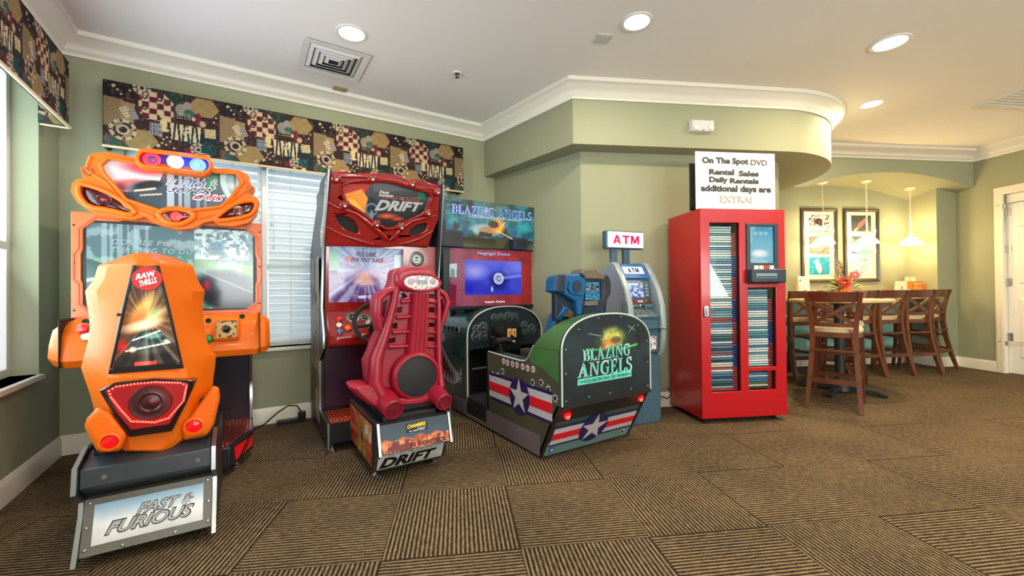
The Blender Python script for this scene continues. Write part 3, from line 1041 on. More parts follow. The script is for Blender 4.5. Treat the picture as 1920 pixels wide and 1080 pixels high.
# control panel: swept section with dropped wing ends
b = MB()
rings = []
for x, k in ((-.905, 0), (-.875, .6), (-.83, 1), (-.80, 1), (-.66, 1.0), (-.10, 1.0), (.025, 1), (.055, 1), (.10, .7), (.128, 0)):
    f = 1 - k
    rings.append([(x, 3.44, .985 - .04 * f), (x, 3.30, .975 - .05 * f), (x, 3.235 + .03 * f, .945 - .07 * f), (x, 3.195 + .05 * f, .90 - .06 * f), (x, 3.17 + .06 * f, .765 + .02 * f), (x, 3.19 + .08 * f, .725 + .03 * f), (x, 3.44, .725 + .05 * f)])
b.loft(rings)
cp = b.build('control_panel', M['orange'], R1, smooth=32, bevel=.008)
for x in (-.845, .07):
    b = MB()
    b.box(x - .002, x + .002, 3.163, 3.45, .73, .99)
    b.build('panel_seam', M['blackm'], R1)
def facept(x, y): return PY(x, y, 3.18)
# shifter plate with its knob, buttons
c = facept(425.5, 616)
b = MB()
b.box(c.x - .072, c.x + .072, 3.135, 3.19, c.z - .072, c.z + .072)
gs = b.build('shifter_box', M['orange'], R1, bevel=.02, segs=3)
a = Art(1, 26, (60, 48, 36), 2)
a.blot(5, .48, (196, 158, 96), 4).ring(.5, .5, .34, .07, (205, 170, 110)).ell(.5, .5, .2, .2, (40, 34, 30))
panel('shift_pattern', a, quad((c.x - .052, 3.131, c.z - .052), (c.x + .052, 3.131, c.z - .052), (c.x + .052, 3.131, c.z + .052), (c.x - .052, 3.131, c.z + .052)), M['artmatte'], gs)
b = MB()
b.tube([(c.x, 3.13, c.z), (c.x, 3.10, c.z + .004)], .010, 10)
b.ball((c.x, 3.085, c.z + .005), .022)
b.build('shift_knob', M['black'], R1)
for (x, y, r, m, nm) in ((156.5, 618, .026, 'redcap', 'button'), (162, 631, .022, 'whitecap', 'button'), (391, 636, .024, 'greencap', 'button')):
    p = facept(x, y)
    b = MB()
    b.lathe([(r * 1.35, 0), (r * 1.35, .008), (r * 1.05, .014), (r, .012)], (p.x, 3.195, p.z), (0, -1, .1), 18)
    o = b.build('button_collar', M['orange2'], R1)
    b = MB()
    b.lathe([(r, .0), (r, .016), (r * .7, .022), (.001, .023)], (p.x, 3.192, p.z), (0, -1, .1), 18)
    b.build(nm, M[m], R1)
for (x, y) in ((157.5, 604), (390, 602), (454, 594)):
    p = facept(x, y)
    b = MB()
    b.lathe([(.016, 0), (.016, .006), (.009, .006), (.009, .001), (.001, .001)], (p.x, 3.21, p.z), (0, -1, .3), 16)
    b.build('key_lock', M['blackm'], R1)
# steering wheel (behind the seat)
b = MB()
wc = Vector((-.385, 3.08, .93))
wr = [wc + Vector((.15 * math.cos(t), -.05 * math.sin(t), .14 * math.sin(t))) for t in np.linspace(0, 2 * PI, 28, endpoint=False)]
b.tube(wr, .015, 8, closed=True)
for t in (0.2, PI - .2, -PI / 2): b.tube([wc, wc + Vector((.15 * math.cos(t), -.05 * math.sin(t), .14 * math.sin(t)))], .012, 6)
b.tube([wc, wc + Vector((0, .2, -.03))], .03, 10)
b.build('steering_wheel', M['blackm'], R1)
# monitor
bo = [(133, 395), (168, 396), (490, 420), (490, 589), (133, 598)]
YM = 3.4
x0, x1, z1, z0 = PY(133, 395, YM).x, PY(490, 420, YM).x, 1.606, .972
b = MB()
b.box(x0 + .02, x1 - .02, YM + .02, YM + .14, z0 + .01, z1 - .01)
b.build('monitor_case', M['blackm'], R1)
sx0, sx1, sz0, sz1 = x0 + .062, x1 - .050, z0 + .05, z1 - .058
def jag(x0, x1, z0, z1, d):
    """stepped octagonal notches round the opening"""
    P = [(x0, z0)]
    w = x1 - x0
    for t in (.12, .3, .42, .62, .72, .9): pass
    top = [(x0 + .05 * w, z1 + d), (x0 + .17 * w, z1 + d), (x0 + .2 * w, z1 + d * 1.7), (x0 + .33 * w, z1 + d * 1.7), (x0 + .36 * w, z1 + d), (x0 + .64 * w, z1 + d), (x0 + .67 * w, z1 + d * 1.7), (x0 + .8 * w, z1 + d * 1.7), (x0 + .83 * w, z1 + d), (x1 - .05 * w, z1 + d)]
    hgt = z1 - z0
    rgt = [(x1 + d, z1 - .08 * hgt), (x1 + d, z1 - .3 * hgt), (x1 + d * 1.7, z1 - .36 * hgt), (x1 + d * 1.7, z0 + .36 * hgt), (x1 + d, z0 + .3 * hgt), (x1 + d, z0 + .08 * hgt)]
    bot = [(x1 - .05 * w, z0 - d), (x0 + .05 * w, z0 - d)]
    lft = [(x0 - d, z0 + .08 * hgt), (x0 - d, z0 + .3 * hgt), (x0 - d * 1.7, z0 + .36 * hgt), (x0 - d * 1.7, z1 - .36 * hgt), (x0 - d, z1 - .3 * hgt), (x0 - d, z1 - .08 * hgt)]
    return top + rgt + bot + lft
b = MB()
plate(b, [(x0, z0), (x1, z0), (x1, z1), (x0, z1)], [jag(sx0, sx1, sz0, sz1, .012)[::-1]], lambda x, z: Vector((x, YM - .005, z)), lambda x, z: Vector((x, YM + .03, z)))
bez = b.build('monitor_bezel', M['orange2'], R1, smooth=0, bevel=.004)
b = MB()
j1 = jag(sx0, sx1, sz0, sz1, .030)
for i in range(len(j1)):
    p, q = j1[i], j1[(i + 1) % len(j1)]
    b.bar((p[0], YM - .008, p[1]), (q[0], YM - .008, q[1]), .008, .004, (0, 1, 0))
rb = b.build('bezel_groove', mat('bezel_groove_tone', rgb(196, 80, 44), .4), bez)
b = MB()
for x, z in ((x0 + .012, z1 - .08), (x0 + .012, z1 - .3), (x0 + .012, z0 + .06), (x1 - .012, z1 - .06), (x1 - .012, z1 - .3), (x1 - .012, z0 + .08)):
    b = MB()
    bolt(b, (x, YM - .005, z), (0, -1, 0), .006)
    b.build('bezel_screw', M['black'], bez)
b = MB()
b.box(sx0 - .03, sx1 + .03, YM + .012, YM + .02, sz0 - .03, sz1 + .03)
b.build('screen_mask', M['black'], R1, smooth=0)
a = Art(1.72, 230, (60, 120, 130), 5)
a.vgrad((60, 104, 96), (92, 150, 132), (70, 110, 128))
a.poly([(0, 0), (1.72, 0), (1.72, .3), (1.2, .42), (.9, .5), (0, .6)], (96, 140, 104))
a.poly([(1.05, .52), (1.72, .42), (1.72, .55), (1.05, .62)], (128, 172, 122))
a.poly([(0, .62), (.5, .66), (1.05, .70), (1.72, .62), (1.72, 1), (0, 1)], (96, 128, 138))
a.blot(9, .52, (190, 214, 220), 11, .55)
m = (a.U > 1.05) & (a.U < 1.66) & (a.V > .62)
a.mix(m * np.clip((a.cloud(26, 4) - .42) / .1, 0, 1), (206, 232, 232))
a.ell(1.3, .77, .1, .1, (46, 110, 140), .5)
a.ell(1.36, .26, .42, .26, (26, 56, 74), .35).ell(1.5, .12, .4, .16, (18, 40, 54), .3)
a.line(1.05, .5, 1.7, .2, .012, (140, 170, 160), .7)
a.ell(1.18, .3, .06, .1, (190, 40, 60), .8)
for k, (x, w) in enumerate(((.16, .05), (.22, .03), (.30, .05), (.38, .02), (.46, .05), (.56, .03))):
    a.mix(((np.abs(a.U - x) < w / 2) & (a.V > .45)) * .5, (205, 226, 230))
a.poly([(0, 0), (.3, 0), (.25, .5), (0, .6)], (70, 110, 110))
a.line(.0, .35, .3, .42, .02, (225, 235, 225), .8)
sq = quad((sx0, YM + .009, sz0), (sx1, YM + .009, sz0), (sx1, YM + .009, sz1), (sx0, YM + .009, sz1))
scr = panel('screen', a, sq, M['screen'], R1)
def sub(q, u0, u1, v0, v1): return lambda u, v: q(u0 + (u1 - u0) * u, v0 + (v1 - v0) * v)
text('DOUBLE PUMP THE GAS', sub(sq, .13, .80, .765, .825), M['scrfaint'], scr, .008, .25, space=1.15)
text('TURNING TO DO A SPIN', sub(sq, .13, .80, .675, .735), M['scrfaint'], scr, .008, .25, space=1.15)
# marquee: moulded frame with an art window, two pods, a middle lens and the light bar
YQ = 3.30
outl = [(170.7, 287.4), (198, 285.3), (250, 295), (330, 303), (397, 315), (425, 316), (451, 320), (464.6, 326.5), (466, 338), (471, 346.7), (478, 352), (473, 366), (482, 370), (487, 380), (482, 401), (466, 418), (439, 424), (411, 422), (400, 414), (383, 417), (362, 428), (332, 430), (300, 421), (287, 416), (272, 406), (247.8, 411.7), (189, 404), (167, 395), (145, 379.7), (132.5, 359), (135, 343.6), (145, 335), (156, 335), (150, 315), (166, 309)]
win = [(204.7, 297), (190.8, 309.6), (197.8, 325.5), (224, 356), (238, 373.5), (272.8, 385), (300, 394), (330, 388), (360, 393), (411, 387), (430.5, 369), (451, 341), (439, 325), (400, 323), (330, 314), (252, 306), (228, 301)]
podl = rnd([(152, 347.8), (175.5, 352), (210, 366), (249, 393.6), (238, 400.5), (203, 391), (168.6, 386.7), (152, 367)], 1)
podr = rnd([(475.7, 378), (476, 391), (464, 405), (415, 412), (408, 408), (425, 394), (446, 381)], 1)
b = MB()
plate(b, outl, [win, podl, podr], atY(YQ), onXZ(YQ, YQ + .16))
mq = b.build('marquee_frame', M['orange'], R1, smooth=35, bevel=.012, segs=3)
b = MB()
rim(b, grow(win, 1.03), YQ - .004, .011, 8)
rim(b, grow(podl, 1.14), YQ - .006, .014, 8)
rim(b, grow(podr, 1.16), YQ - .006, .014, 8)
b.tube([PY(x, y, YQ - .002) for x, y in ((170, 293), (160, 318), (200, 342), (236, 388), (290, 408))], .009, 6)
b.tube([PY(x, y, YQ - .002) for x, y in ((464, 330), (470, 352), (440, 372), (408, 400), (372, 410))], .009, 6)
b.build('frame_rib', M['orange'], mq)
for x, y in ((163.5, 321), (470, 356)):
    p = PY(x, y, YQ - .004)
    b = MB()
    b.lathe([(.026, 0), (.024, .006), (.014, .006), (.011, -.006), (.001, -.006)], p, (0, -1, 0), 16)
    b.build('fixing_recess', mat('recess_shade_orange', rgb(170, 80, 16), .5), mq)  # darker orange: the shade of the recess put into its colour
# art window
ax0, ax1, az0, az1 = PY(188, 300, YQ + .03).x, PY(454, 340, YQ + .03).x, PY(300, 397, YQ + .03).z, PY(204, 293, YQ + .03).z
a = Art((ax1 - ax0) / (az1 - az0), 200, (52, 72, 84), 7)
A_ = a.asp
a.poly([(0, .3), (0, 1), (1.0, 1), (.8, .4)], (214, 226, 230))
a.ell(.62, .82, .5, .16, (206, 66, 78), .7, .9, -.1).ell(.45, .55, .38, .1, (220, 92, 96), .8, .9, .2).ell(.3, .42, .2, .14, (120, 30, 50), .8, .8)
a.ell(.78, .42, .42, .22, (48, 66, 76), .3).ell(.72, .52, .25, .1, (22, 30, 38), .3, 1, .3)
a.line(.5, .38, .8, .46, .02, (240, 220, 190), .8).line(.58, .3, .9, .36, .015, (230, 205, 170), .8)
a.poly([(.0, .0), (.55, .0), (.5, .25), (.2, .35)], (40, 54, 66))
for x, w, c in ((1.05, .06, (225, 236, 236)), (1.2, .03, (205, 215, 218)), (1.32, .05, (180, 196, 200)), (1.5, .03, (160, 178, 184)), (2.05, .07, (150, 190, 194)), (2.2, .03, (196, 216, 216)), (1.62, .02, (120, 160, 170))):
    a.mix((np.abs(a.U - x) < w) * .6, c)
a.mix((a.U > A_ - .62) & (a.U < A_ - .45) & (a.V > .55), (24, 120, 84))
a.ring(A_ + .25, .8, .6, .05, (190, 215, 214), .8)
aq = quad((ax0, YQ + .03, az0), (ax1, YQ + .03, az0), (ax1, YQ + .03, az1), (ax0, YQ + .03, az1))
mp_ = panel('marquee_art', a, aq, M['art'], R1)
sp = lambda pts: pq(pts, YQ + .029)
text('FAST &', sp([(336, 334), (409, 346), (411, 337), (340, 322)]), M['silverink'], mp_, .02, .25)
text('FURIOUS', sp([(309, 347), (407, 357), (409, 345), (314, 334)]), M['silverink'], mp_, .02, .25)
text('SUPER', sp([(311, 361), (396, 366), (400, 353), (318, 349)]), M['glowwhite'], mp_, .05, .35)
text('SUPER', sp([(313, 360), (394, 365), (397, 354.5), (320, 350.5)]), M['kick'], mp_, .01, .35, lift=.004)
text('CARS', sp([(359, 375), (419, 379), (423, 366), (365, 363)]), M['glowwhite'], mp_, .06, .35, lift=.005)
text('CARS', sp([(361, 373.5), (417, 377.5), (420, 368), (367, 365)]), M['glowred'], mp_, .02, .35, lift=.007)
def lenspiece(nm, pts, y, m):
    b = MB()
    c = (sum(p[0] for p in pts) / len(pts), sum(p[1] for p in pts) / len(pts))
    rings = [[PY(*p, y) for p in pts], [PY(*q, y - .006) for q in grow(pts, .8)], [PY(*q, y - .010) for q in grow(pts, .4)]]
    b.loft(rings, True, True)
    return b.build(nm, m, R1, smooth=60)
M['podlens'] = mat('dark_red_lens', rgb(64, 12, 22), .1, coat=.5, emit=rgb(120, 8, 20), es=.12)
for pts, c in ((podl, (195, 374)), (podr, (448, 396))):
    o = lenspiece('speaker_lens', grow(pts, 1.03), YQ + .02, M['podlens'])
    b = MB()
    p = PY(*c, YQ + .006)
    b.lathe([(.036, 0), (.034, .003), (.02, .001), (.010, .003), (.001, .004)], p, (0, -1, 0), 20)
    b.build('speaker_cone', M['podlens'], o)
    b = MB()
    b.ball(PY(c[0] + 1, c[1], YQ), .010, .004, .007, 10)
    b.build('lamp_dot', M['redlens'], o)
cl = rnd([(298, 401), (312, 394), (330, 392.5), (350, 396), (362, 405), (348, 416), (330, 420), (310, 414)], 1)
b = MB()
rim(b, grow(cl, 1.12), YQ - .012, .016, 8)
plate(b, grow(cl, 1.15), [], atY(YQ - .004), onXZ(YQ - .004, YQ + .05))
b.build('centre_pod', M['orange'], R1)
o = lenspiece('centre_lens', cl, YQ - .010, mat('red_centre_lens', rgb(90, 8, 20), .1, coat=.5, emit=rgb(130, 6, 20), es=.35))
b = MB()
b.lathe([(.030, 0), (.026, .006), (.001, .01)], PY(330, 406, YQ - .016), (0, -1, 0), 16)
b.build('lamp', mat('red_lamp_glow', rgb(255, 60, 60), .3, emit=rgb(255, 40, 44), es=1.6), o)
# light bar
cb = caps(272, 296.5, 380, 310, 19.5)
ci = caps(273, 297, 379, 310, 13.5)
b = MB()
plate(b, cb, [ci[::-1]], atY(YQ - .05), onXZ(YQ - .05, YQ + .06))
rim(b, grow(ci, 1.04), YQ - .052, .010, 8)
lb = b.build('light_bar', M['orange'], R1, smooth=40, bevel=.01)
a = Art(4.6, 150, (20, 30, 180), 9)
ub = PY(260, 296, YQ - .02)
ue = PY(392, 311, YQ - .02)
t = np.clip((a.U / a.asp - .22) / .2, 0, 1)[..., None]
a.a = np.array((150, 16, 40.)) * (1 - t) + np.array((24, 46, 214.)) * t
t = np.clip(1 - np.abs(a.U / a.asp - .52) / .12, 0, 1)[..., None]
a.a = a.a * (1 - t) + np.array((70, 150, 240.)) * t
q = pq([(256, 311), (396, 327), (396, 297), (256, 281)], YQ - .012)
fld = panel('light_field', a, q, print_mat('light_bar_field', .3, .9), lb, rnd([(.03, .25), (.03, .75), (.10, .9), (.9, .9), (.97, .75), (.97, .25), (.9, .1), (.1, .1)]))
for (x, y), cc, e in (((285, 299), (255, 60, 90), 1.0), ((329, 303.6), (170, 210, 255), 1.3), ((371.5, 310), (120, 165, 255), 1.2)):
    p = PY(x, y, YQ - .03)
    b = MB()
    b.lathe([(.040, 0), (.042, .006), (.036, .008), (.034, .002)], p, (0, -1, 0), 24)
    b.build('lamp_ring', mat('lamp_ring_tone', rgb(*cc), .3, emit=rgb(*cc), es=e * .5), lb)
    b = MB()
    rr = .015 if cc[1] > 100 else .024
    b.lathe([(rr, 0), (rr * .8, .010), (.001, .014)], p, (0, -1, 0), 18)
    b.build('lamp', mat('lamp_glow', rgb(*((70, 40, 90) if cc[1] < 100 else cc)), .3, emit=rgb(*((110, 40, 90) if cc[1] < 100 else cc)), es=e), lb)
lamp('light_bar_glow', 'POINT', PY(345, 304, YQ - .12), 1.0, (.12, .2, 1), .05)
lamp('light_bar_glow', 'POINT', PY(345, 272, YQ - .02), 2.0, (.10, .14, 1), .04)
lamp('light_bar_glow', 'POINT', PY(280, 300, YQ - .12), .4, (1, .05, .1), .05)
b = MB()
b.box(cx1 - .36, cx1 + .36, YQ + .1, 3.95, 1.58, 1.86)
b.build('marquee_box', M['dark'], R1, bevel=.01)
# ---- seat unit
rows = [(474, 252, 290), (480, 232, 314), (489, 210, 337), (497, 184, 361), (524, 176, 370), (546, 158, 384), (572, 163, 380), (610, 168, 382), (645, 163, 390), (667, 157, 405), (690, 151, 403), (708, 157, 400), (740, 168, 398), (770, 176, 396), (800, 184, 388), (825, 192, 372), (846, 210, 336)]
def pl_(y): return 253 + (y - 501) * (207 - 253) / 199.
def pr2(y): return 294 + (y - 501) * (338 - 294) / 188.
b = MB()
rings = []
for i, (y, L, R) in enumerate(rows):
    w = R - L
    t = i / (len(rows) - 1)
    a0, a1 = max(pl_(y), L + .22 * w), min(pr2(y), R - .22 * w)
    if y < 500: a0, a1 = L + .33 * w, L + .67 * w
    k = min(1, (y - 470) / 60)
    tilt = .05 * (1 - min(1, (y - 474) / 330))           # the backrest leans back a little
    dip = .02 if y > 700 else 0
    ys = [2.60, 2.515, 2.455 - dip, 2.435 - dip, 2.435 - dip, 2.455 - dip, 2.515, 2.60]
    if i == 0: ys = [2.56, 2.54, 2.53, 2.525, 2.525, 2.53, 2.54, 2.56]
    if i == 1: ys = [2.60, 2.53, 2.49, 2.48, 2.48, 2.49, 2.53, 2.60]
    xs = [L, L + .10 * w, a0 - .04 * w, a0 + .05 * w, a1 - .05 * w, a1 + .04 * w, R - .10 * w, R]
    ys = [q - tilt for q in ys]
    front = [PY(x, y, q) for x, q in zip(xs, ys)]
    pf = [Vector((front[-1].x - .01, 2.68 - tilt * .3, front[-1].z)), Vector(((front[0].x + front[-1].x) / 2 + .1, 2.73 - tilt * .3, front[0].z)), Vector(((front[0].x + front[-1].x) / 2 - .1, 2.73 - tilt * .3, front[0].z)), Vector((front[0].x + .01, 2.68 - tilt * .3, front[0].z))]
    rings.append(front + pf)
b.loft(rings)
seat1 = b.build('seat_shell', M['orange'], R1, smooth=24, bevel=.008)
# lamp pods low on both sides
def pod(pts, c, rx, ry, yf):
    b = MB()
    b.loft([[PY(x, y, yf + .16) for x, y in grow(pts, .92)], [PY(x, y, yf + .02) for x, y in pts], [PY(x, y, yf) for x, y in grow(pts, .9)]])
    b.build('lamp_pod', M['orange'], R1, smooth=45, bevel=.012, segs=3)
    p = PY(*c, yf)
    b = MB()
    b.lathe([(rx * 1.25, -.01), (rx * 1.25, .008), (rx, .010), (rx * .95, -.004), (.001, -.004)], p, (0, -1, 0), 20)
    b.build('lamp_bezel', M['orange'], R1)
    b = MB()
    b.lathe([(rx, -.002), (rx * .8, .004), (.001, .006)], p, (0, -1, 0), 18)
    b.build('fog_lamp', M['redlens'], R1)
pod([(184, 762), (163, 784), (158, 799), (168, 822), (184, 849), (226, 846), (240, 815), (205, 770)], (206, 828), .030, .02, 2.36)
pod([(400, 722), (411, 726), (413, 745), (402, 795), (388, 817), (345, 826), (338, 805), (372, 760)], (364, 799), .032, .02, 2.40)
# art panel up the back
a = Art(.66, 110, (30, 30, 34), 12)
a.vgrad((18, 20, 26), (120, 66, 30), (26, 26, 30))
a.ell(.3, .62, .3, .12, (250, 190, 90), .8, 1, .5).ell(.42, .52, .28, .10, (255, 226, 150), .9, 1, .3).ell(.2, .50, .2, .1, (236, 120, 60), .8, 1, .7)
a.ell(.46, .56, .12, .03, (120, 200, 120), .9, .9, .3).ell(.3, .44, .34, .07, (255, 236, 200), .7, 1, .15)
a.ell(.36, .27, .30, .12, (52, 64, 66), .25).ell(.38, .33, .2, .07, (30, 50, 52), .3).ell(.40, .335, .15, .04, (98, 160, 150), .5)
a.line(.16, .30, .5, .38, .008, (230, 232, 225)).line(.1, .2, .6, .26, .008, (240, 236, 220)).ell(.17, .21, .05, .035, (255, 245, 220), .6).ell(.56, .27, .05, .03, (250, 236, 200), .6)
a.poly([(.08, .08), (.6, .10), (.6, .16), (.08, .14)], (22, 24, 28)).poly([(.2, .05), (.42, .055), (.42, .09), (.2, .085)], (212, 60, 50))
a.ell(.05, .25, .09, .08, (200, 20, 26), .8)
a.rays(.33, .5, 60, (255, 240, 210), .35)
a.poly([(0, 0), (.66, 0), (.66, .05), (0, .05)], (16, 16, 18))
aq1 = quad(PY(209, 700, 2.40), PY(340, 689, 2.40), PY(294, 501, 2.388), PY(253, 501, 2.388))
ap = panel('seat_art', a, aq1, M['art'], R1)
b = MB()
cor = [PY(206, 700, 2.405), PY(342, 689, 2.405), PY(316, 580, 2.396), PY(296, 499, 2.39), PY(251, 499, 2.39), PY(230, 588, 2.396)]
b.tube(cor, .007, 6, closed=True)
for t_ in ((211, 693), (334, 683), (256, 505), (291, 505), (222, 590), (317, 590)): bolt(b, PY(*t_, 2.395), (0, -1, 0), .007)
b.build('art_trim', M['black'], R1)
b = MB()
b.lathe([(.052, 0), (.05, .003), (.001, .003)], PY(276, 523, 2.386), (0, -1, 0), 24)
b.build('badge', mat('badge_red', rgb(196, 30, 34), .4), ap)
text('RAW', quad(PY(254, 525, 2.382), PY(294, 518, 2.382), PY(290, 507, 2.382), PY(256, 514, 2.382)), M['inkwhite'], ap, .05, .1)
text('THRILLS', quad(PY(262, 538, 2.382), PY(295, 530, 2.382), PY(292, 519, 2.382), PY(260, 527, 2.382)), M['inkwhite'], ap, .04, .1)
# glowing speaker grille
gr = [(185.5, 733), (213, 718), (290, 710), (368, 714), (349, 757), (322, 809), (242, 820), (214, 780)]
b = MB()
plate(b, gr, [], atY(2.365), onXZ(2.365, 2.45))
b.build('speaker_panel', M['glassdark'], R1, bevel=.004)
gi = [(198, 733), (216, 723), (290, 715), (352, 718), (344, 750), (317, 795), (246, 806), (220, 775)]
b = MB()
plate(b, gi, [], atY(2.361), onXZ(2.361, 2.366))
rf = b.build('light_field', M['redfield'], R1)
led = [(204, 733), (218, 725), (252, 720), (290, 716.5), (338, 718), (350, 723), (344, 752), (316, 784), (290, 792), (246, 790), (226, 768), (208, 745)]
b = MB()
L_ = [PY(*p, 2.357) for p in led]
for i in range(len(L_)):
    p, q = L_[i], L_[(i + 1) % len(L_)]
    n = max(2, int((q - p).length / .0095))
    for k in range(n): b.ball(p + (q - p) * (k / n), .0042, n=6)
b.build('led_chain', M['redglow'], rf)
b = MB()
b.lathe([(.075, 0), (.07, .006), (.055, .004), (.04, .007), (.032, .002), (.018, .006), (.001, .009)], PY(283, 754, 2.362), (0, -1, 0), 28)
b.build('speaker_cone', mat('dark_red_speaker', rgb(44, 10, 16), .35), R1)
lamp('grille_glow', 'POINT', PY(280, 765, 2.24), .5, (1, .05, .05), .05)
# seat base
SX0, SX1 = -.585, -.132
prof = [(2.365, .415), (2.35, .33), (2.45, .265), (2.44, .20), (2.345, .045), (2.95, .045), (2.95, .44), (2.5, .46)]
for x in (SX0, SX1):
    b = MB()
    b.solid([(x - .009, y, z) for y, z in prof], [(x + .009, y, z) for y, z in prof])
    b.build('side_plate', M['dark'], R1, smooth=0)
    b = MB()
    b.bars([(x, 2.50, .462), (x, 2.36, .416), (x, 2.345, .33), (x, 2.442, .265), (x, 2.432, .20), (x, 2.338, .035)], .024, .016, (1, 0, 0))
    b.build('chrome_edge', M['chrome'], R1, smooth=50)
b = MB()
b.box(SX0, SX1, 2.47, 2.94, .07, .43)
b.build('seat_base', M['dark'], R1)
b = MB()
b.solid([(SX0 + .01, 2.372, .41), (SX0 + .01, 2.362, .335), (SX0 + .01, 2.455, .27), (SX0 + .01, 2.52, .27), (SX0 + .01, 2.52, .45)], [(SX1 - .01, 2.372, .41), (SX1 - .01, 2.362, .335), (SX1 - .01, 2.455, .27), (SX1 - .01, 2.52, .27), (SX1 - .01, 2.52, .45)])
o = b.build('upper_panel', mat('blue_black_laminate', rgb(50, 58, 66), .3, noise=(5, .2)), R1, bevel=.004)
for x in (-.50, -.19):
    b = MB()
    b.lathe([(.010, 0), (.010, .003), (.004, .003), (.003, .001)], (x, 2.366, .37), (0, -1, 0), 12)
    b.build('lock', M['zinc'], o)
def lowp(u, v, d=0): return Vector((SX0 + .01 + (SX1 - SX0 - .02) * u, 2.362 + (2.44 - 2.362) * v - d, .06 + (.262 - .06) * v))
b = MB()
b.solid([lowp(u, v, 0) for u, v in ((0, 0), (1, 0), (1, 1), (0, 1))], [lowp(u, v, -.03) for u, v in ((0, 0), (1, 0), (1, 1), (0, 1))])
lp_ = b.build('lower_panel', mat('grey_laminate', rgb(98, 96, 90), .35, noise=(4, .15)), R1)
for u, v in ((.03, .12), (.3, .06), (.7, .06), (.97, .12), (.04, .93), (.96, .93), (.03, .5), (.97, .5)):
    b = MB()
    bolt(b, lowp(u, v), (0, -1, .3), .007)
    b.build('panel_screw', M['zinc'], lp_)
a = Art(1.9, 90, (200, 214, 222), 3)
a.vgrad((196, 198, 198), (222, 228, 230), (124, 164, 196))
a.noise(.06, 3, 5)
dq = lambda u, v: lowp(.075 + .85 * u, .17 + .72 * v, .004)
pt = panel('logo_panel', a, dq, M['art'], R1)
nn = (0, -1, .39)
def sl(q, u0, u1, v0, v1, sk=0.0): return lambda u, v: q(u0 + (u1 - u0) * u + sk * v, v0 + (v1 - v0) * v)
text('FAST &', sl(dq, .36, .90, .52, .82, .02), M['ink'], pt, .055, .3, nrm=nn)
text('FAST &', sl(dq, .37, .89, .545, .80, .02), M['silverink'], pt, .012, .3, nrm=nn, lift=.003)
text('FURIOUS', sl(dq, .10, .90, .17, .52, .02), M['ink'], pt, .055, .3, nrm=nn)
text('FURIOUS', sl(dq, .115, .885, .20, .49, .02), M['silverink'], pt, .012, .3, nrm=nn, lift=.003)
for x, y in ((-.50, 2.46), (-.21, 2.46)): caster(R1, x, y, .032)
for x, y in ((-.52, 2.88), (-.20, 2.88)): foot(R1, x, y, .07)
b = MB()
b.box(-.50, -.22, 2.9, pc_.y + .05, .05, .13)
b.build('floor_rail', M['dark'], R1, bevel=.004)
b = MB()
b.box(SX0 + .03, SX1 - .03, 2.46, 2.92, .43, .52)
b.build('seat_mount', M['blackm'], R1, bevel=.01)
b = MB()
b.loft([[(-.56, 2.5, z), (-.15, 2.5, z), (-.17, 3.0, z - .02), (-.54, 3.0, z - .02)] for z in (.50, .58, .62)])
b.build('seat_cushion', M['blackm'], R1, bevel=.02, segs=3)
# ================================================================== red drift racing cabinet
DX0, DX1 = .475, 1.385
R2 = thing('racing_arcade_machine', 'red sit-down drift racing arcade machine with ribbed crimson seat', 'arcade machine', (.93, 3.4, 0))
def PT(x, y): return onp(x, y, (0, 1, .25), 3.70)           # the marquee face leans out at the top
def lean(z): return 3.70 - .25 * z
M['red2'] = mat('dark_red_moulding', rgb(150, 22, 24), .25, coat=.6, noise=(4, .1))
# side boards with print
sprof = [(lean(2.0), 2.0, .022), (lean(1.49), 1.49, 0), (3.42, 1.0, 0), (3.33, .80, 0), (3.34, .715, 0), (3.53, .60, 0), (3.53, .22, 0), (3.15, .20, 0), (3.15, .035, 0), (4.07, .035, 0), (4.09, 1.45, 0), (3.95, 1.66, .01), (3.62, 2.0, .022)]
for s, x in ((1, DX0), (-1, DX1)):
    b = MB()
    b.solid([(x + s * q, y, z) for y, z, q in sprof], [(x + s * (q + .02), y, z) for y, z, q in sprof])
    sd = b.build('side_board', M['dark'], R2, smooth=0)
    b = MB()
    b.bars([(x + s * q - s * .002, y, z) for y, z, q in sprof[:9]], .026, .012, (1, 0, 0))
    b.build('chrome_edge', M['chrome'], sd, smooth=50)
    if s == 1:
        a = Art(.5, 70, (96, 82, 70), 21)
        a.vgrad((66, 44, 28), (128, 112, 92), (168, 176, 176))
        a.blot(6, .5, (196, 170, 110), 3, .7).blot(8, .55, (48, 36, 32), 7, .8)
        for i in range(6): a.line(.1, .5 + .02 * i, .45, .62 + .03 * i, .006, (214, 200, 160), .7)
        panel('side_print', a, lambda u, v: Vector((DX0 - .002, 4.05 - .5 * u, .1 + 1.3 * v)), M['artmatte'], sd)
b = MB()
b.box(DX0 + .02, DX1 - .02, 3.54, 4.06, .04, 1.45)
b.box(DX0 + .03, DX1 - .03, 3.50, 3.9, 1.45, 1.95)
b.build('cabinet_core', M['dark'], R2, smooth=0)
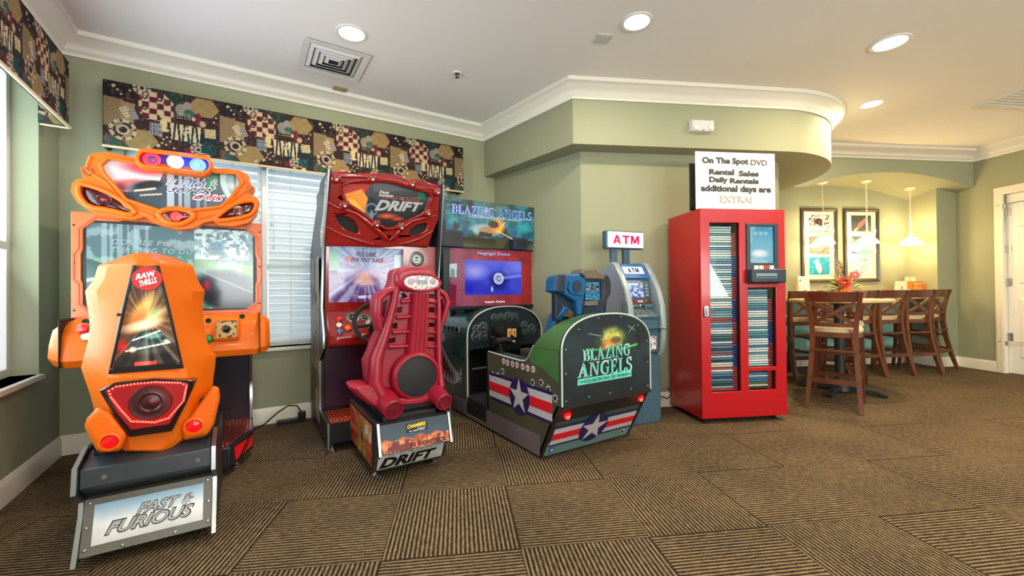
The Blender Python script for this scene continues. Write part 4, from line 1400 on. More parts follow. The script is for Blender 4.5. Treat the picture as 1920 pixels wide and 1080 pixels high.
# marquee moulding
mo = [(616, 321), (649, 319), (658, 325), (720, 324), (744, 328), (767, 338), (779, 335), (821, 347), (825, 359), (822, 412), (810, 440), (803, 464), (752, 461), (715, 464), (680, 462), (607, 461), (606, 430), (611, 400), (614, 360)]
mw = [(638.5, 343), (714, 340), (740, 343), (767, 352), (809, 362), (797, 398), (752, 418), (730, 430), (704, 417), (680, 398), (651, 380)]
vl = [(625, 399), (662, 410), (670, 423), (674, 440), (641, 428)]
vr = [(804, 416), (774, 424), (764, 444), (797, 435)]
def bk(d): return lambda x, y: Vector((PT(x, y).x, PT(x, y).y + d, PT(x, y).z))
b = MB()
plate(b, mo, [mw, rnd(vl), rnd(vr)], PT, bk(.16))
mq2 = b.build('marquee_frame', M['redm'], R2, smooth=35, bevel=.014, segs=3)
b = MB()
b.tube([bk(-.004)(x, y) for x, y in rnd(grow(mw, 1.05))], .014, 8, closed=True)
b.build('window_rim', M['redm'], mq2)
# swept brows and nose of the moulding
def ridge(pts, w, nm='brow'):
    b = MB()
    b.tube([bk(.002)(x, y) for x, y in pts], [q * .85 for q in w], 10)
    b.build(nm, M['redm'], mq2)
ridge([(612, 378), (630, 388), (668, 400), (698, 424), (722, 446), (730, 452)], [.012, .018, .022, .028, .032, .012])
ridge([(818, 404), (800, 408), (772, 414), (752, 428), (738, 446), (730, 452)], [.012, .018, .022, .028, .032, .012])
ridge([(612, 425), (640, 440), (676, 452), (700, 458)], [.01, .016, .018, .008])
ridge([(812, 432), (790, 446), (766, 454), (748, 458)], [.01, .016, .018, .008])
ridge([(622, 336), (640, 330), (700, 332), (745, 338), (768, 348), (812, 354)], [.012, .016, .016, .016, .016, .012], 'top_tube')
for x, y in ((629.5, 336), (697, 336), (771, 346), (818.5, 360.5), (645, 385), (801, 400), (705, 421), (751, 426)):
    b = MB()
    p = bk(-.012)(x, y)
    b.lathe([(.036, .01), (.034, -.008), (.024, -.016), (.001, -.018)], p, (0, 1, .25), 18)
    o = b.build('boss', M['redm'], mq2)
    b = MB()
    b.lathe([(.014, -.014), (.013, -.022), (.006, -.020), (.005, -.022), (.001, -.022)], p, (0, 1, .25), 12)
    b.build('bolt', M['zinc'], o)
for v in (vl, vr):
    b = MB()
    plate(b, grow(v, 1.04), [], bk(.035), bk(.06))
    b.build('speaker_mesh', mat('speaker_mesh_black', rgb(22, 20, 26), .7, bump=(400, .6)), mq2)
a = Art(2.0, 170, (26, 28, 34), 31)
a.vgrad((24, 18, 22), (40, 46, 54), (74, 78, 84))
a.poly([(.05, 1), (.1, .55), (.5, .75), (.7, 1)], (190, 40, 40)).poly([(.10, .75), (.45, .85), (.62, .6), (.5, .3), (.22, .42)], (240, 150, 50)).poly([(.12, .66), (.3, .62), (.52, .35), (.2, .42)], (248, 196, 80))
a.ell(.66, .42, .13, .3, (24, 34, 48), .2).ring(.66, .42, .12, .02, (90, 120, 150)).ell(.66, .3, .06, .14, (110, 150, 180), .5)
a.ell(1.0, .28, .3, .08, (220, 90, 40), .8).ell(1.25, .22, .2, .06, (190, 60, 50), .7)
a.poly([(1.74, .62), (1.93, .62), (1.93, .9), (1.74, .92)], (22, 110, 80))
a.mix((a.V > .8) * (a.U > .7) * .4, (120, 128, 132))
q4 = [PT(x, y) + Vector((0, .05, 0)) for x, y in ((640, 428), (808, 428), (808, 338), (640, 338))]
q4 = quad(*q4)
def q4n(u, v): return q4(u, v)
mar = panel('marquee_art', a, q4n, M['art'], R2)
nq = (0, -1, -.25)
def pT(pts, d=.046): return quad(*[bk(d)(x, y) for x, y in pts])
text('DRIFT', pT([(703, 394), (794, 396), (798, 377), (710, 371)]), M['ink'], mar, .065, .2, nrm=nq, lift=.001)
text('DRIFT', pT([(704, 393), (793, 395), (797, 378), (711, 372)]), M['silverink'], mar, .048, .2, nrm=nq, lift=.003)
text('ファースト THE フュリアス', pT([(721, 371), (789, 377), (790, 369), (722, 365)]), mat('orange_ink', rgb(232, 120, 60), .4), mar, .01, .1, nrm=nq)
text('Fast', pT([(714, 360), (733, 362), (733, 356), (715, 355)]), M['inkwhite'], mar, .02, .2, nrm=nq)
text('Furious', pT([(713, 366), (740, 367.5), (740, 362), (714, 361)]), M['inkwhite'], mar, .02, .2, nrm=nq)
# screen surround
YD = 3.40
p0, p1 = PY(615, 567, YD + .03), PY(752, 470, YD + .03)
sx0, sx1, sz0, sz1 = p0.x, p1.x, p0.z, p1.z + .006
gc = PY(780, 486, YD)
b = MB()
plate(b, [(DX0 + .02, .97), (DX1 - .02, .97), (DX1 - .02, 1.50), (DX0 + .02, 1.50)], [[(sx0, sz0), (sx0, sz1), (sx1, sz1), (sx1, sz0)], circ(gc.x, gc.z, .062)[::-1]], lambda x, z: Vector((x, YD - (z - .97) * .06, z)), lambda x, z: Vector((x, YD + .12, z)))
sur = b.build('screen_surround', M['redm'], R2, smooth=30, bevel=.008)
a = Art((sx1 - sx0) / (sz1 - sz0), 150, (70, 80, 150), 41)
A_ = a.asp
a.vgrad((84, 40, 110), (120, 104, 170), (96, 132, 176))
a.rays(.66, .6, 90, (196, 206, 236), .7, 5)
a.ell(.66, .45, .36, .22, (206, 140, 170), .9, .8).ell(.62, .38, .2, .09, (240, 206, 190), .6).ell(.64, .46, .13, .1, (236, 170, 150), .6).ell(.7, .34, .2, .05, (230, 170, 190), .6)
a.ell(.36, .78, .12, .08, (190, 60, 90), .6, .8).ell(.96, .76, .12, .07, (170, 60, 110), .6, .8)
a.poly([(.02, .62), (.2, .6), (.2, .95), (.02, .95)], (84, 170, 140)).blot(16, .55, (206, 226, 190), 8, .25)
a.poly([(.02, .50), (.16, .50), (.16, .58), (.02, .58)], (70, 60, 120))
a.mix((a.U > A_ - .14) & (a.V > .62) & (a.V < .9), (190, 216, 226))  # pale strip: a reflection in the screen glass, painted into the picture
a.vgrad if False else None
sq2 = quad((sx0, YD + .025, sz0), (sx1, YD + .025, sz0), (sx1, YD + .025, sz1), (sx0, YD + .025, sz1))
sc2 = panel('screen', a, sq2, M['screen'], R2)
M['scrtext'] = mat('screen_letters', rgb(236, 220, 226), .4, emit=rgb(236, 220, 226), es=.6)
M['scrdark'] = mat('screen_dark_letters', rgb(52, 28, 78), .4, emit=rgb(60, 30, 84), es=.4)
text('FREE GAME', sub(sq2, .36, .64, .84, .93), M['scrdark'], sc2, .03, .2)
text('FOR FIRST PLACE', sub(sq2, .30, .74, .74, .82), M['scrdark'], sc2, .03, .2)
text('INSERT COINS', sub(sq2, .39, .62, .06, .115), M['scrtext'], sc2, .03)
b = MB()
b.lathe([(.060, .02), (.060, -.006), (.050, -.012), (.047, 0), (.047, .01)], (gc.x, YD - .02, gc.z), (0, 1, 0), 28)
gg = b.build('gauge_bezel', M['zinc'], R2)
a = Art(1, 30, (214, 224, 218), 1)
a.ring(.5, .5, .40, .05, (60, 80, 70)).ell(.5, .42, .26, .14, (70, 130, 110), .3).ell(.5, .62, .24, .1, (40, 50, 52), .3).line(.3, .5, .7, .5, .03, (235, 240, 238))
panel('gauge_face', a, quad((gc.x - .047, YD - .018, gc.z - .047), (gc.x + .047, YD - .018, gc.z - .047), (gc.x + .047, YD - .018, gc.z + .047), (gc.x - .047, YD - .018, gc.z + .047)), M['artmatte'], gg, circ(.5, .5, .48))
# control panel
b = MB()
rings = []
for x, f in ((DX0 + .02, 1), (DX0 + .07, 0), (DX1 - .07, 0), (DX1 - .02, 1)):
    rings.append([(x, 3.44, .995), (x, 3.39, .985), (x, 3.37, .955 - .01 * f), (x, 3.24 + .05 * f, .80), (x, 3.24 + .05 * f, .735), (x, 3.30, .715), (x, 3.50, .715)])
b.loft(rings)
cp2 = b.build('control_panel', M['redm'], R2, smooth=30, bevel=.012, segs=3)
def CPt(x, y): return onp(x, y, (0, 1, -.84), 3.37 - .84 * .955)
ncp = Vector((0, -1, .84)).normalized()
for (x, y, r, m) in ((635.5, 598, .024, 'redcap'), (635.5, 611, .021, 'whitecap'), (652, 616, .024, 'orange'), (637, 622, .02, 'bluecap')):
    p = CPt(x, y)
    b = MB()
    b.lathe([(r * 1.3, -.01), (r * 1.3, .006), (r, .010), (r, .004)], p, ncp, 18)
    o = b.build('button_collar', M['red2'], R2)
    b = MB()
    b.lathe([(r * .95, 0), (r * .95, .014), (r * .6, .020), (.001, .021)], p, ncp, 18)
    b.build('button', M[m], R2)
def dial(nm, p, n, r, parent, face=(24, 26, 30), tick=(226, 220, 200), ringm=None):
    x = Vector((1, 0, 0))
    y = n.cross(x)
    if y.z < 0: y = -y
    b = MB()
    b.lathe([(r * 1.12, -.004), (r * 1.12, .005), (r, .007), (r, .002)], p, n, 22)
    o = b.build(nm, ringm or M['zinc'], parent)
    a = Art(1, 26, face, 3)
    for k in range(11):
        t = PI * (1.2 - 1.4 * k / 10)
        a.line(.5 + .32 * math.cos(t), .5 + .32 * math.sin(t), .5 + .44 * math.cos(t), .5 + .44 * math.sin(t), .025, tick)
    a.line(.5, .5, .72, .7, .03, (230, 90, 50)).ell(.5, .5, .08, .08, (150, 150, 150))
    panel('dial_face', a, lambda u, v: p + n * .003 + x * ((u - .5) * 2 * r) + y * ((v - .5) * 2 * r), M['artmatte'], o, circ(.5, .5, .49))
    return o
dial('dial', CPt(661, 594), ncp, .045, R2)
dial('dial', CPt(684, 594), ncp, .035, R2)
dial('dial', CPt(697, 607), ncp, .042, R2, (220, 214, 200), (40, 40, 40))
p = CPt(628, 640)
b = MB()
b.lathe([(.014, -.02), (.014, .006), (.008, .006), (.008, .001), (.001, .001)], PY(631, 641, 3.285), (0, -1, 0), 14)
b.build('key_lock', M['zinc'], R2)
wc = PY(706, 606, 3.13)
ax = Vector((0, -1, .45)).normalized()
wx, wy = Vector((1, 0, 0)), ax.cross(Vector((1, 0, 0))) * -1
b = MB()
b.tube([wc + wx * (.155 * math.cos(t)) + wy * (.155 * math.sin(t)) for t in np.linspace(0, 2 * PI, 32, endpoint=False)], .016, 8, closed=True)
for t in (0.15, PI - .15, 1.5 * PI):
    b.tube([wc - ax * .02, wc + wx * (.155 * math.cos(t)) + wy * (.155 * math.sin(t))], .013, 6)
b.lathe([(.04, -.05), (.045, 0), (.03, .01), (.001, .012)], wc - ax * .02, ax, 16)
b.tube([wc - ax * .03, wc - ax * .26], .028, 10)
b.build('steering_wheel', M['rubber'], R2)
# kick panel and tread step
b = MB()
b.box(DX0 + .03, DX1 - .03, 3.515, 3.545, .23, .70)
kp = b.build('kick_panel', mat('kick_print', rgb(58, 30, 52), .3, noise=(3, .35)), R2, bevel=.004)
b = MB()
b.box(.80, 1.1, 3.45, 3.52, .36, .44)
b.build('pedal_box', M['blackm'], R2)
b = MB()
b.box(DX0 + .02, DX1 - .02, 3.16, 3.53, .06, .198)
b.build('step_box', M['dark'], R2)
treadplate(R2, [(DX0 + .015, 3.16), (DX1 - .015, 3.16), (DX1 - .015, 3.515), (DX0 + .015, 3.515)], .206, mat('tread_plate_orange', rgb(196, 84, 56), .35, .75))
for x, y in ((.505, 3.19), (1.34, 3.19), (.52, 4.0), (1.33, 4.0)): foot(R2, x, y, .07)
# ---- seat pedestal
QX0, QX1 = .632, 1.068
pp = [(2.452, .350), (2.415, .19), (2.50, .150), (2.545, .075), (3.18, .075), (3.18, .345)]
for x in (QX0, QX1):
    b = MB()
    b.solid([(x - .009, y, z) for y, z in pp], [(x + .009, y, z) for y, z in pp])
    o = b.build('pedestal_side', M['dark'], R2, smooth=0)
    b = MB()
    b.bars([(x, 3.18, .347), (x, 2.452, .352), (x, 2.412, .19), (x, 2.47, .160), (x, 2.50, .145), (x, 2.545, .06)], .022, .014, (1, 0, 0))
    b.build('chrome_edge', M['chrome'], o, smooth=50)
    if x == QX0:
        a = Art(2.6, 130, (140, 40, 26), 51)
        a.vgrad((110, 44, 22), (176, 44, 30), (150, 60, 44))
        a.ell(1.55, .45, .55, .5, (36, 26, 22), .1)
        for k in range(8): a.ring(1.55, .45, .16 + .05 * k, .012, (226, 176, 84), .8)
        a.rays(1.55, .45, 40, (250, 200, 110), .6, 9).ell(1.55, .45, .12, .1, (60, 40, 30), .3)
        a.blot(5, .55, (230, 110, 50), 6, .5)
        a.poly([(1.9, .62), (2.2, .68), (2.2, .9), (1.9, .85)], (206, 206, 200)).poly([(2.3, .5), (2.5, .55), (2.5, .8), (2.3, .75)], (210, 200, 196))
        panel('side_print', a, lambda u, v: Vector((QX0 - .0105, 3.17 - u * .62, .08 + .25 * v)), M['artmatte'], o)
b = MB()
b.box(QX0, QX1, 2.56, 3.17, .08, .33)
b.build('pedestal', M['dark'], R2, smooth=0)
def rp(u, v, d=0): return Vector((QX0 + .01 + (QX1 - QX0 - .02) * u, 2.418 + .036 * v - d, .195 + .155 * v))
a = Art(2.8, 130, (44, 64, 80), 61)
a.vgrad((60, 70, 78), (50, 76, 96), (38, 58, 74))
a.mix((a.V < .42 + .05 * np.sin(a.U * 9)) * 1.0, (196, 92, 52)).mix((a.V < .4) * np.clip((a.cloud(5, 3) - .45) / .1, 0, 1), (226, 150, 96)).mix((a.V < .36) * np.clip((a.cloud(6, 9) - .55) / .1, 0, 1), (110, 34, 28))
rpnl = panel('rear_panel_print', a, lambda u, v: rp(u, v, .004), M['artmatte'], R2)
b = MB()
b.solid([rp(0, 0), rp(1, 0), rp(1, 1), rp(0, 1)], [rp(0, 0, -.06), rp(1, 0, -.06), rp(1, 1, -.06), rp(0, 1, -.06)])
b.build('rear_panel', M['dark'], R2, smooth=0)
nr = (0, -1, .2)
b = MB()
stq = lambda u, v: rp(.36 + .32 * u, .57 + .34 * v, .0055)
b.solid([stq(0, 0), stq(1, 0), stq(1, 1), stq(0, 1)], [stq(0, 0) + Vector((0, .002, 0)), stq(1, 0) + Vector((0, .002, 0)), stq(1, 1) + Vector((0, .002, 0)), stq(0, 1) + Vector((0, .002, 0))])
st_ = b.build('sticker', M['ink'], R2, smooth=0)
text('CHAMBERS', lambda u, v: stq(.06 + .86 * u, .45 + .4 * v + .1 * u), mat('yellow_ink', rgb(240, 220, 60), .5), st_, .04, .15, nrm=nr)
text('Amusement', lambda u, v: stq(.5 + .42 * u, .27 + .13 * v + .04 * u), M['inkwhite'], st_, .02, nrm=nr)
text('TEL', lambda u, v: stq(.14 + .12 * u, .08 + .12 * v), M['inkwhite'], st_, .03, nrm=nr)
for u0, u1 in ((.32, .55), (.6, .86)):
    b = MB()
    q = [stq(u, v + .05 * u) + Vector((0, -.001, 0)) for u, v in ((u0, .09), (u1, .09), (u1, .17), (u0, .17))]
    b.add(q, [(0, 1, 2, 3)])
    b.build('worn_print', M['inkwhite'], st_, smooth=0)
text('DRIFT', lambda u, v: rp(.42 + .28 * u, .24 + .16 * v, .005), mat('rust_ink', rgb(170, 60, 40), .5), rpnl, .04, .15, nrm=nr)
text("'N CONTROL", lambda u, v: rp(.40 + .56 * u, .05 + .17 * v, .005), mat('dark_rust_ink', rgb(92, 30, 24), .5), rpnl, .05, .15, nrm=nr)
def rl(u, v, d=0): return Vector((QX0 + .012 + (QX1 - QX0 - .024) * u, 2.545 - .055 * v - d, .06 + .105 * v))
a = Art(3.6, 100, (190, 196, 196), 3)
a.vgrad((176, 178, 170), (206, 208, 200), (170, 196, 204))
a.noise(.1, 4, 2)
lpn = panel('logo_panel', a, lambda u, v: rl(u, v, .004), M['artmatte'], R2)
b = MB()
b.solid([rl(0, -.15), rl(1, -.15), rl(1, 1.1), rl(0, 1.1)], [rl(0, -.15, -.05), rl(1, -.15, -.05), rl(1, 1.1, -.05), rl(0, 1.1, -.05)])
b.build('logo_board', M['dark'], R2, smooth=0)
nl = (0, -1, .4)
text('DRIFT', lambda u, v: rl(.03 + .84 * u + .02 * v, .06 + .68 * v, .004), M['ink'], lpn, .05, .2, nrm=nl)
text('ファースト THE フュリアス', lambda u, v: rl(.14 + .66 * u, .80 + .17 * v, .004), mat('red_ink', rgb(190, 40, 36), .5), lpn, .02, .1, nrm=nl)
for x, y in ((.665, 2.62), (1.03, 2.62), (.68, 3.1), (1.02, 3.1)): foot(R2, x, y, .085)
b = MB()
b.lathe([(.018, -.014), (.03, -.012), (.03, .012), (.018, .014)], (.86, 2.72, .03), (1, .2, 0), 16)
b.box(.84, .88, 2.70, 2.74, .035, .08)
b.build('caster', M['rubber'], R2)
b = MB()
b.box(QX0 + .05, QX1 - .05, 2.53, 3.1, .33, .375)
b.build('slide_plate', M['black'], R2, bevel=.004)
b = MB()
b.box(QX0 + .08, QX1 - .02, 2.6, 3.1, .375, .41)
b.build('slide_rail', M['blackm'], R2, bevel=.004)
# ---- crimson seat
YS = 2.66
so = [(739, 506), (753, 501), (772, 499.5), (791, 500), (811, 505), (816, 512), (821.5, 541), (832, 547), (841, 556), (843.5, 566), (838, 584), (829, 607), (825, 624), (825, 660), (826, 695), (828, 726), (812, 742), (774, 752), (738, 754), (712, 748), (690, 724), (685, 679), (695.5, 657), (700, 641), (709.7, 621), (702.6, 594), (701, 573), (704, 556), (712, 548), (729, 540), (734, 526), (736, 512)]
hl = [[(718, 566), (727, 561), (720, 597), (716, 592)], [(826.5, 561), (830, 561), (833, 584), (829, 592), (826, 578)],
      [(748, 554), (757, 548), (765, 556), (752, 562)], [(740, 578), (755, 574), (753, 586), (738, 588)], [(731, 608), (745, 604), (745, 616), (729, 617)], [(725, 636), (742, 632), (741, 642), (724, 645)],
      [(802, 551), (815, 551), (815, 559), (802, 559)], [(802, 576), (815, 576), (815, 586), (802, 586)], [(802, 605), (815, 605), (815, 613), (802, 613)], [(802, 632), (815, 632), (815, 640), (802, 640)]]
def SB(x, y, d=0.0):
    p = PY(x, y, YS)
    return Vector((p.x, YS + d, p.z))
b = MB()
plate(b, so, hl, lambda x, y: SB(x, y), lambda x, y: SB(x, y, .11))
st2 = b.build('seat_back', M['redseat'], R2, smooth=35, bevel=.012, segs=3)
def lump(nm, pts, d0, d1, g=.86):
    b = MB()
    b.loft([[SB(x, y, d0) for x, y in pts], [SB(x, y, (d0 + d1 * 2) / 3) for x, y in grow(pts, (1 + g) / 2)], [SB(x, y, d1) for x, y in grow(pts, g)]])
    return b.build(nm, M['redseat'], R2, smooth=45, bevel=.01, segs=2)
def tubS(nm, pts, r):
    b = MB()
    b.tube([SB(x, y, d) for x, y, d in pts], r, 10)
    return b.build(nm, M['redseat'], R2, smooth=60)
lump('headrest', rnd([(738, 512), (752, 502), (792, 501), (812, 506), (818, 524), (816, 542), (800, 548), (770, 549), (748, 546), (738, 532)]), .0, -.045)
tubS('seat_arm', [(745, 540, -.01), (724, 546, -.015), (709, 560, -.015), (707, 590, -.015), (714, 618, -.01)], [.02, .024, .026, .026, .018])
tubS('seat_arm', [(818, 541, -.01), (833, 552, -.012), (839, 566, -.012), (832, 592, -.012), (826, 612, -.01)], [.016, .018, .02, .02, .014])
tubS('seat_rail', [(742, 540, -.02), (736, 570, -.025), (722, 620, -.03), (704, 670, -.035), (700, 716, -.04), (716, 745, -.06)], [.022, .022, .026, .038, .042, .03])
tubS('seat_rail', [(819, 540, -.02), (821, 570, -.02), (820, 620, -.025), (820, 680, -.03), (822, 722, -.05)], [.014, .016, .018, .02, .024])
for y, l0 in ((566, 752), (595, 743), (623, 735), (650, 728)):
    tubS('seat_rib', [(l0, y, -.008), (768, y - 2, -.02)], [.018, .012])
    tubS('seat_rib', [(799, y - 1, -.02), (819, y, -.008)], [.012, .016])
b = MB()
for k in range(5):
    pass
spn = []
for y, x0, x1 in ((550, 769, 801), (600, 765, 801), (660, 758, 800), (690, 752, 800)):
    n = 11
    r_ = []
    for k in range(n):
        x = x0 + (x1 - x0) * k / (n - 1)
        d = -.05 if 0 < k < n - 1 else -.005
        if 0 < k < n - 1 and k % 2 == 0: d += .008
        r_.append(SB(x, y, d))
    r_ += [SB(x1, y, .02), SB(x0, y, .02)]
    spn.append(r_)
b.loft(spn)
b.build('spine', M['redseat'], R2, smooth=30)
# big rear speaker
c = SB(777, 704, -.05)
b = MB()
b.lathe([(.165, .06), (.165, .02), (.150, -.012), (.136, -.018), (.130, -.006), (.130, .03)], c, (0, 1, 0), 40)
b.build('speaker_ring', M['redseat'], R2, smooth=50)
b = MB()
b.lathe([(.131, -.004), (.09, -.010), (.001, -.012)], c, (0, 1, 0), 40)
b.build('speaker_mesh', mat('speaker_cloth', rgb(20, 24, 30), .55, bump=(300, .5)), R2, smooth=60)
# low flange with two tail-light nozzles
def tbz(p, q, r0, r1): return [Vector(p) + (Vector(q) - Vector(p)) * t for t in (0, .5, 1)], [r0, (r0 + r1) / 2 * 1.04, r1]
fl_ = rnd([(651, 718), (690, 716), (720, 738), (776, 748), (828, 726), (830, 744), (802, 751), (774, 757), (740, 757), (711, 770), (680, 752), (652, 728)])
b = MB()
b.loft([[SB(x, y, .12) for x, y in grow(fl_, .95)], [SB(x, y, -.03) for x, y in fl_], [SB(x, y, -.07) for x, y in grow(fl_, .86)]])
b.build('seat_flange', M['redseat'], R2, smooth=50, bevel=.008)
for c_, rr in (((724, 757), .062), ((815, 744), .056)):
    e = SB(c_[0], c_[1], -.155)
    s_ = SB(c_[0] - 4, c_[1] - 12, .02)
    b = MB()
    P_, R_ = tbz(s_, e, rr * 1.15, rr)
    b.tube(P_, R_, 18)
    b.build('nozzle', M['redseat'], R2, smooth=50)
    dn = (e - s_).normalized()
    b = MB()
    b.lathe([(rr * .98, -.004), (rr, .006), (rr * .86, .010), (rr * .8, -.004)], e, dn, 22)
    o = b.build('nozzle_rim', M['redseat'], R2)
    b = MB()
    b.lathe([(rr * .84, .001), (rr * .6, .004), (.001, .005)], e, dn, 22)
    b.build('tail_light', mat('tail_lens', rgb(120, 24, 44), .2, coat=.4), R2)
b = MB()
b.loft([[(.70, 2.74, z), (1.0, 2.74, z), (1.02, 3.1, z), (.68, 3.1, z)] for z in (.405, .47, .50)])
b.build('seat_pan', M['redseat'], R2, bevel=.03, segs=3)
# art plate on the headrest
ov = [(752, 527), (757, 520), (768, 516), (785, 515), (802, 517), (815, 524), (819, 531), (815, 539), (800, 544), (780, 545), (764, 541), (755, 535)]
b = MB()
b.tube([SB(x, y, -.047) for x, y in grow(ov, 1.07)], .010, 8, closed=True)
b.build('oval_rim', M['redseat'], R2)
a = Art(2.2, 84, (126, 112, 124), 8)
a.vgrad((150, 70, 66), (120, 104, 118), (170, 176, 190))
a.ring(.45, .55, .28, .07, (230, 206, 206), .8).ring(1.75, .55, .26, .07, (226, 200, 204), .8).ell(.7, .6, .2, .14, (150, 80, 80), .6, .8).ell(1.1, .68, .2, .32, (214, 224, 232), .5)
a.ell(1.1, .55, .4, .14, (66, 80, 84), .5, .8).ell(1.1, .95, .12, .2, (66, 96, 120), .4)
x0, x1, zz0, zz1 = SB(751, 530).x, SB(820, 530).x, SB(780, 546).z, SB(785, 514).z
oq = quad((x0, YS - .050, zz0), (x1, YS - .050, zz0), (x1, YS - .050, zz1), (x0, YS - .050, zz1))
ovn = [((SB(x, y).x - x0) / (x1 - x0), (SB(x, y).z - zz0) / (zz1 - zz0)) for x, y in grow(ov, 1.02)]
ovp = panel('oval_art', a, oq, M['art'], R2, ovn)
text('DRIFT', quad(*[SB(x, y, -.052) for x, y in ((768, 543), (802, 542), (804, 534), (770, 534))]), M['inkwhite'], ovp, .05, .2)
# ================================================================== flight combat cabinet with cockpit
BX0, BX1 = 1.64, 2.455
R3 = thing('flight_arcade_machine', 'olive green fighter cockpit arcade machine with star roundels and shark mouth', 'arcade machine', (2.05, 3.0, 0))
M['olive'] = mat('olive_paint', rgb(74, 74, 60), .3, coat=.3, noise=(2.5, .18))
M['green'] = mat('camouflage_green', rgb(62, 104, 58), .32, coat=.3, noise=(3, .3))
M['tealp'] = mat('teal_green_paint', rgb(44, 76, 72), .3, coat=.35, noise=(3, .15))
M['skirt'] = mat('mauve_grey_laminate', rgb(108, 98, 104), .32, coat=.2, noise=(2, .1))
M['navy'] = mat('navy_ink', rgb(40, 30, 84), .4)
M['whiteink'] = mat('decal_white', rgb(184, 182, 188), .4)
M['redink'] = mat('decal_red', rgb(208, 28, 40), .4)
M['holeink'] = mat('decal_hole', rgb(30, 28, 28), .5)
M['bluep'] = mat('blue_plastic', rgb(14, 92, 146), .32, coat=.2, noise=(6, .12))
M['greyw'] = mat('worn_grey_plastic', rgb(104, 98, 88), .5, noise=(8, .2))
M['piping'] = mat('white_piping', rgb(206, 214, 214), .3)
def decal(nm, pts, P, n, m, parent, th=.0015, off=.001):
    n = Vector(n)
    b = MB()
    b.solid([P(*p) + n * off for p in pts], [P(*p) + n * (off + th) for p in pts])
    return b.build(nm, m, parent, smooth=0)
def star(cx, cy, r, asp=1.0): return [(cx + asp * rr * math.sin(2 * PI * k / 10), cy + rr * math.cos(2 * PI * k / 10)) for k, rr in enumerate([r, r * .39] * 5)]
# ---- rear pod: sides
def side(x, s):
    pr = [(2.25, .02), (2.05, .40), (2.05, .745), (2.33, .745), (2.36, .70), (2.40, .65), (2.43, .628), (2.50, .620), (2.70, .624), (2.96, .632), (2.96, .14), (2.96, .02)]
    b = MB()
    b.solid([(x, y, z) for y, z in pr], [(x + s * .03, y, z) for y, z in pr])
    o = b.build('pod_side', M['olive'], R3, smooth=0)
    b = MB()
    b.tube([(x + s * .004, y, z + .003) for y, z in pr[3:10]], .005, 8)
    b.build('piping', M['piping'], o)
    return o
ps = side(BX0, 1)
side(BX1, -1)
# camouflage, skirt, roundel, kill marks and bullet holes on the near side
L = lambda y, z: Vector((BX0, y, z))
nx = (-1, 0, 0)
b = MB()
b.box(BX0 - .004, BX0 + .02, 2.26, 3.95, .02, .155)
b.build('skirt', M['skirt'], R3, smooth=0)
b = MB()
b.box(BX1 - .02, BX1 + .004, 2.26, 3.95, .02, .155)
b.build('skirt', M['skirt'], R3, smooth=0)
decal('camouflage_patch', [(2.052, .54), (2.052, .74), (2.325, .74), (2.355, .695), (2.38, .665), (2.34, .625), (2.24, .615), (2.14, .57)], L, nx, M['green'], ps)
c = PX(975, 743, BX0)
cy, cz, cr = c.y, c.z, .128
for z0, z1, m in ((-.105, .105, 'navy'), (-.083, .083, 'whiteink'), (-.034, .034, 'redink')):
    off = {'navy': .001, 'whiteink': .003, 'redink': .005}[m]
    for y0, y1 in ((2.12, cy - .07), (cy + .07, 2.935)):
        zz = lambda y: cz + .045 * (y - cy) / .4 * 0
        pts = [(y0, cz + z0), (y1, cz + z0), (y1, cz + z1), (y0, cz + z1)]
        decal('roundel_bar', pts, L, nx, M[m], ps, off=off)
decal('roundel_disc', circ(cy, cz, cr, cr, 32), L, nx, M['navy'], ps, off=.007)
decal('roundel_star', star(cy, cz, cr * .98), L, nx, M['whiteink'], ps, off=.0095)
def C6(x, y): return (800 + x * .3704, 480 + y * .3704)
for k, (x, y) in enumerate(((390, 532), (410, 540), (435, 547), (458, 552), (487, 560), (512, 568), (540, 573))):
    p = PX(*C6(x, y), BX0)
    d = decal('kill_mark', circ(p.y, p.z, .024, .024, 18), L, nx, M['whiteink'], ps, off=.001)
    decal('mark_cross', [(p.y - .017, p.z - .003), (p.y + .017, p.z - .003), (p.y + .017, p.z + .003), (p.y - .017, p.z + .003)], L, nx, M['redink'], d, off=.003)
def hole(p, P, n, parent, r=.022, kx=1.0, seed=0):
    rr = random.Random(seed)
    pts = [(p[0] + kx * q * math.cos(t), p[1] + q * math.sin(t)) for t, q in ((2 * PI * k / 14, r * (1.25 if k % 2 else .8) * rr.uniform(.85, 1.1)) for k in range(14))]
    d = decal('bullet_hole', pts, P, n, M['whiteink'], parent)
    decal('hole_centre', circ(p[0], p[1], r * .62 * kx, r * .62, 12), P, n, M['holeink'], d, off=.003)
for k, (x, y) in enumerate(((335, 600), (362, 605), (385, 583), (537, 640), (580, 640), (617, 675), (652, 720))):
    p = PX(*C6(x, y), BX0)
    hole((p.y, p.z), L, nx, ps, .024, 1, k)
# hood and rear arch
YR = 2.05
arch = [(1050, 690), (1050, 647), (1059, 628), (1081, 606), (1115, 591), (1148, 587), (1181, 598), (1200, 621), (1211, 650), (1211, 690)]
ar = [PY(x, y, YR) for x, y in arch]
AR = [(BX0, ar[1].z - .1)]
n_ = 24
zt = max(p.z for p in ar)
zb_ = .735
AR = []
for k in range(n_ + 1):
    t = PI - PI * k / n_
    cx_, w_ = (BX0 + BX1) / 2, (BX1 - BX0) / 2
    ex = 2 / 2.35
    ct, st_ = math.cos(t), math.sin(t)
    AR.append((cx_ + w_ * math.copysign(abs(ct) ** ex, ct), zb_ + (zt - zb_) * abs(st_) ** ex))
def yf(z): return 2.335 - (z - .735) * .92
b = MB()
o1 = [(x, YR, z) for x, z in AR]
o2 = [(x, yf(z), z) for x, z in AR]
i1 = [(x + (cx_ - x) * .05, YR, z - .02) for x, z in AR]
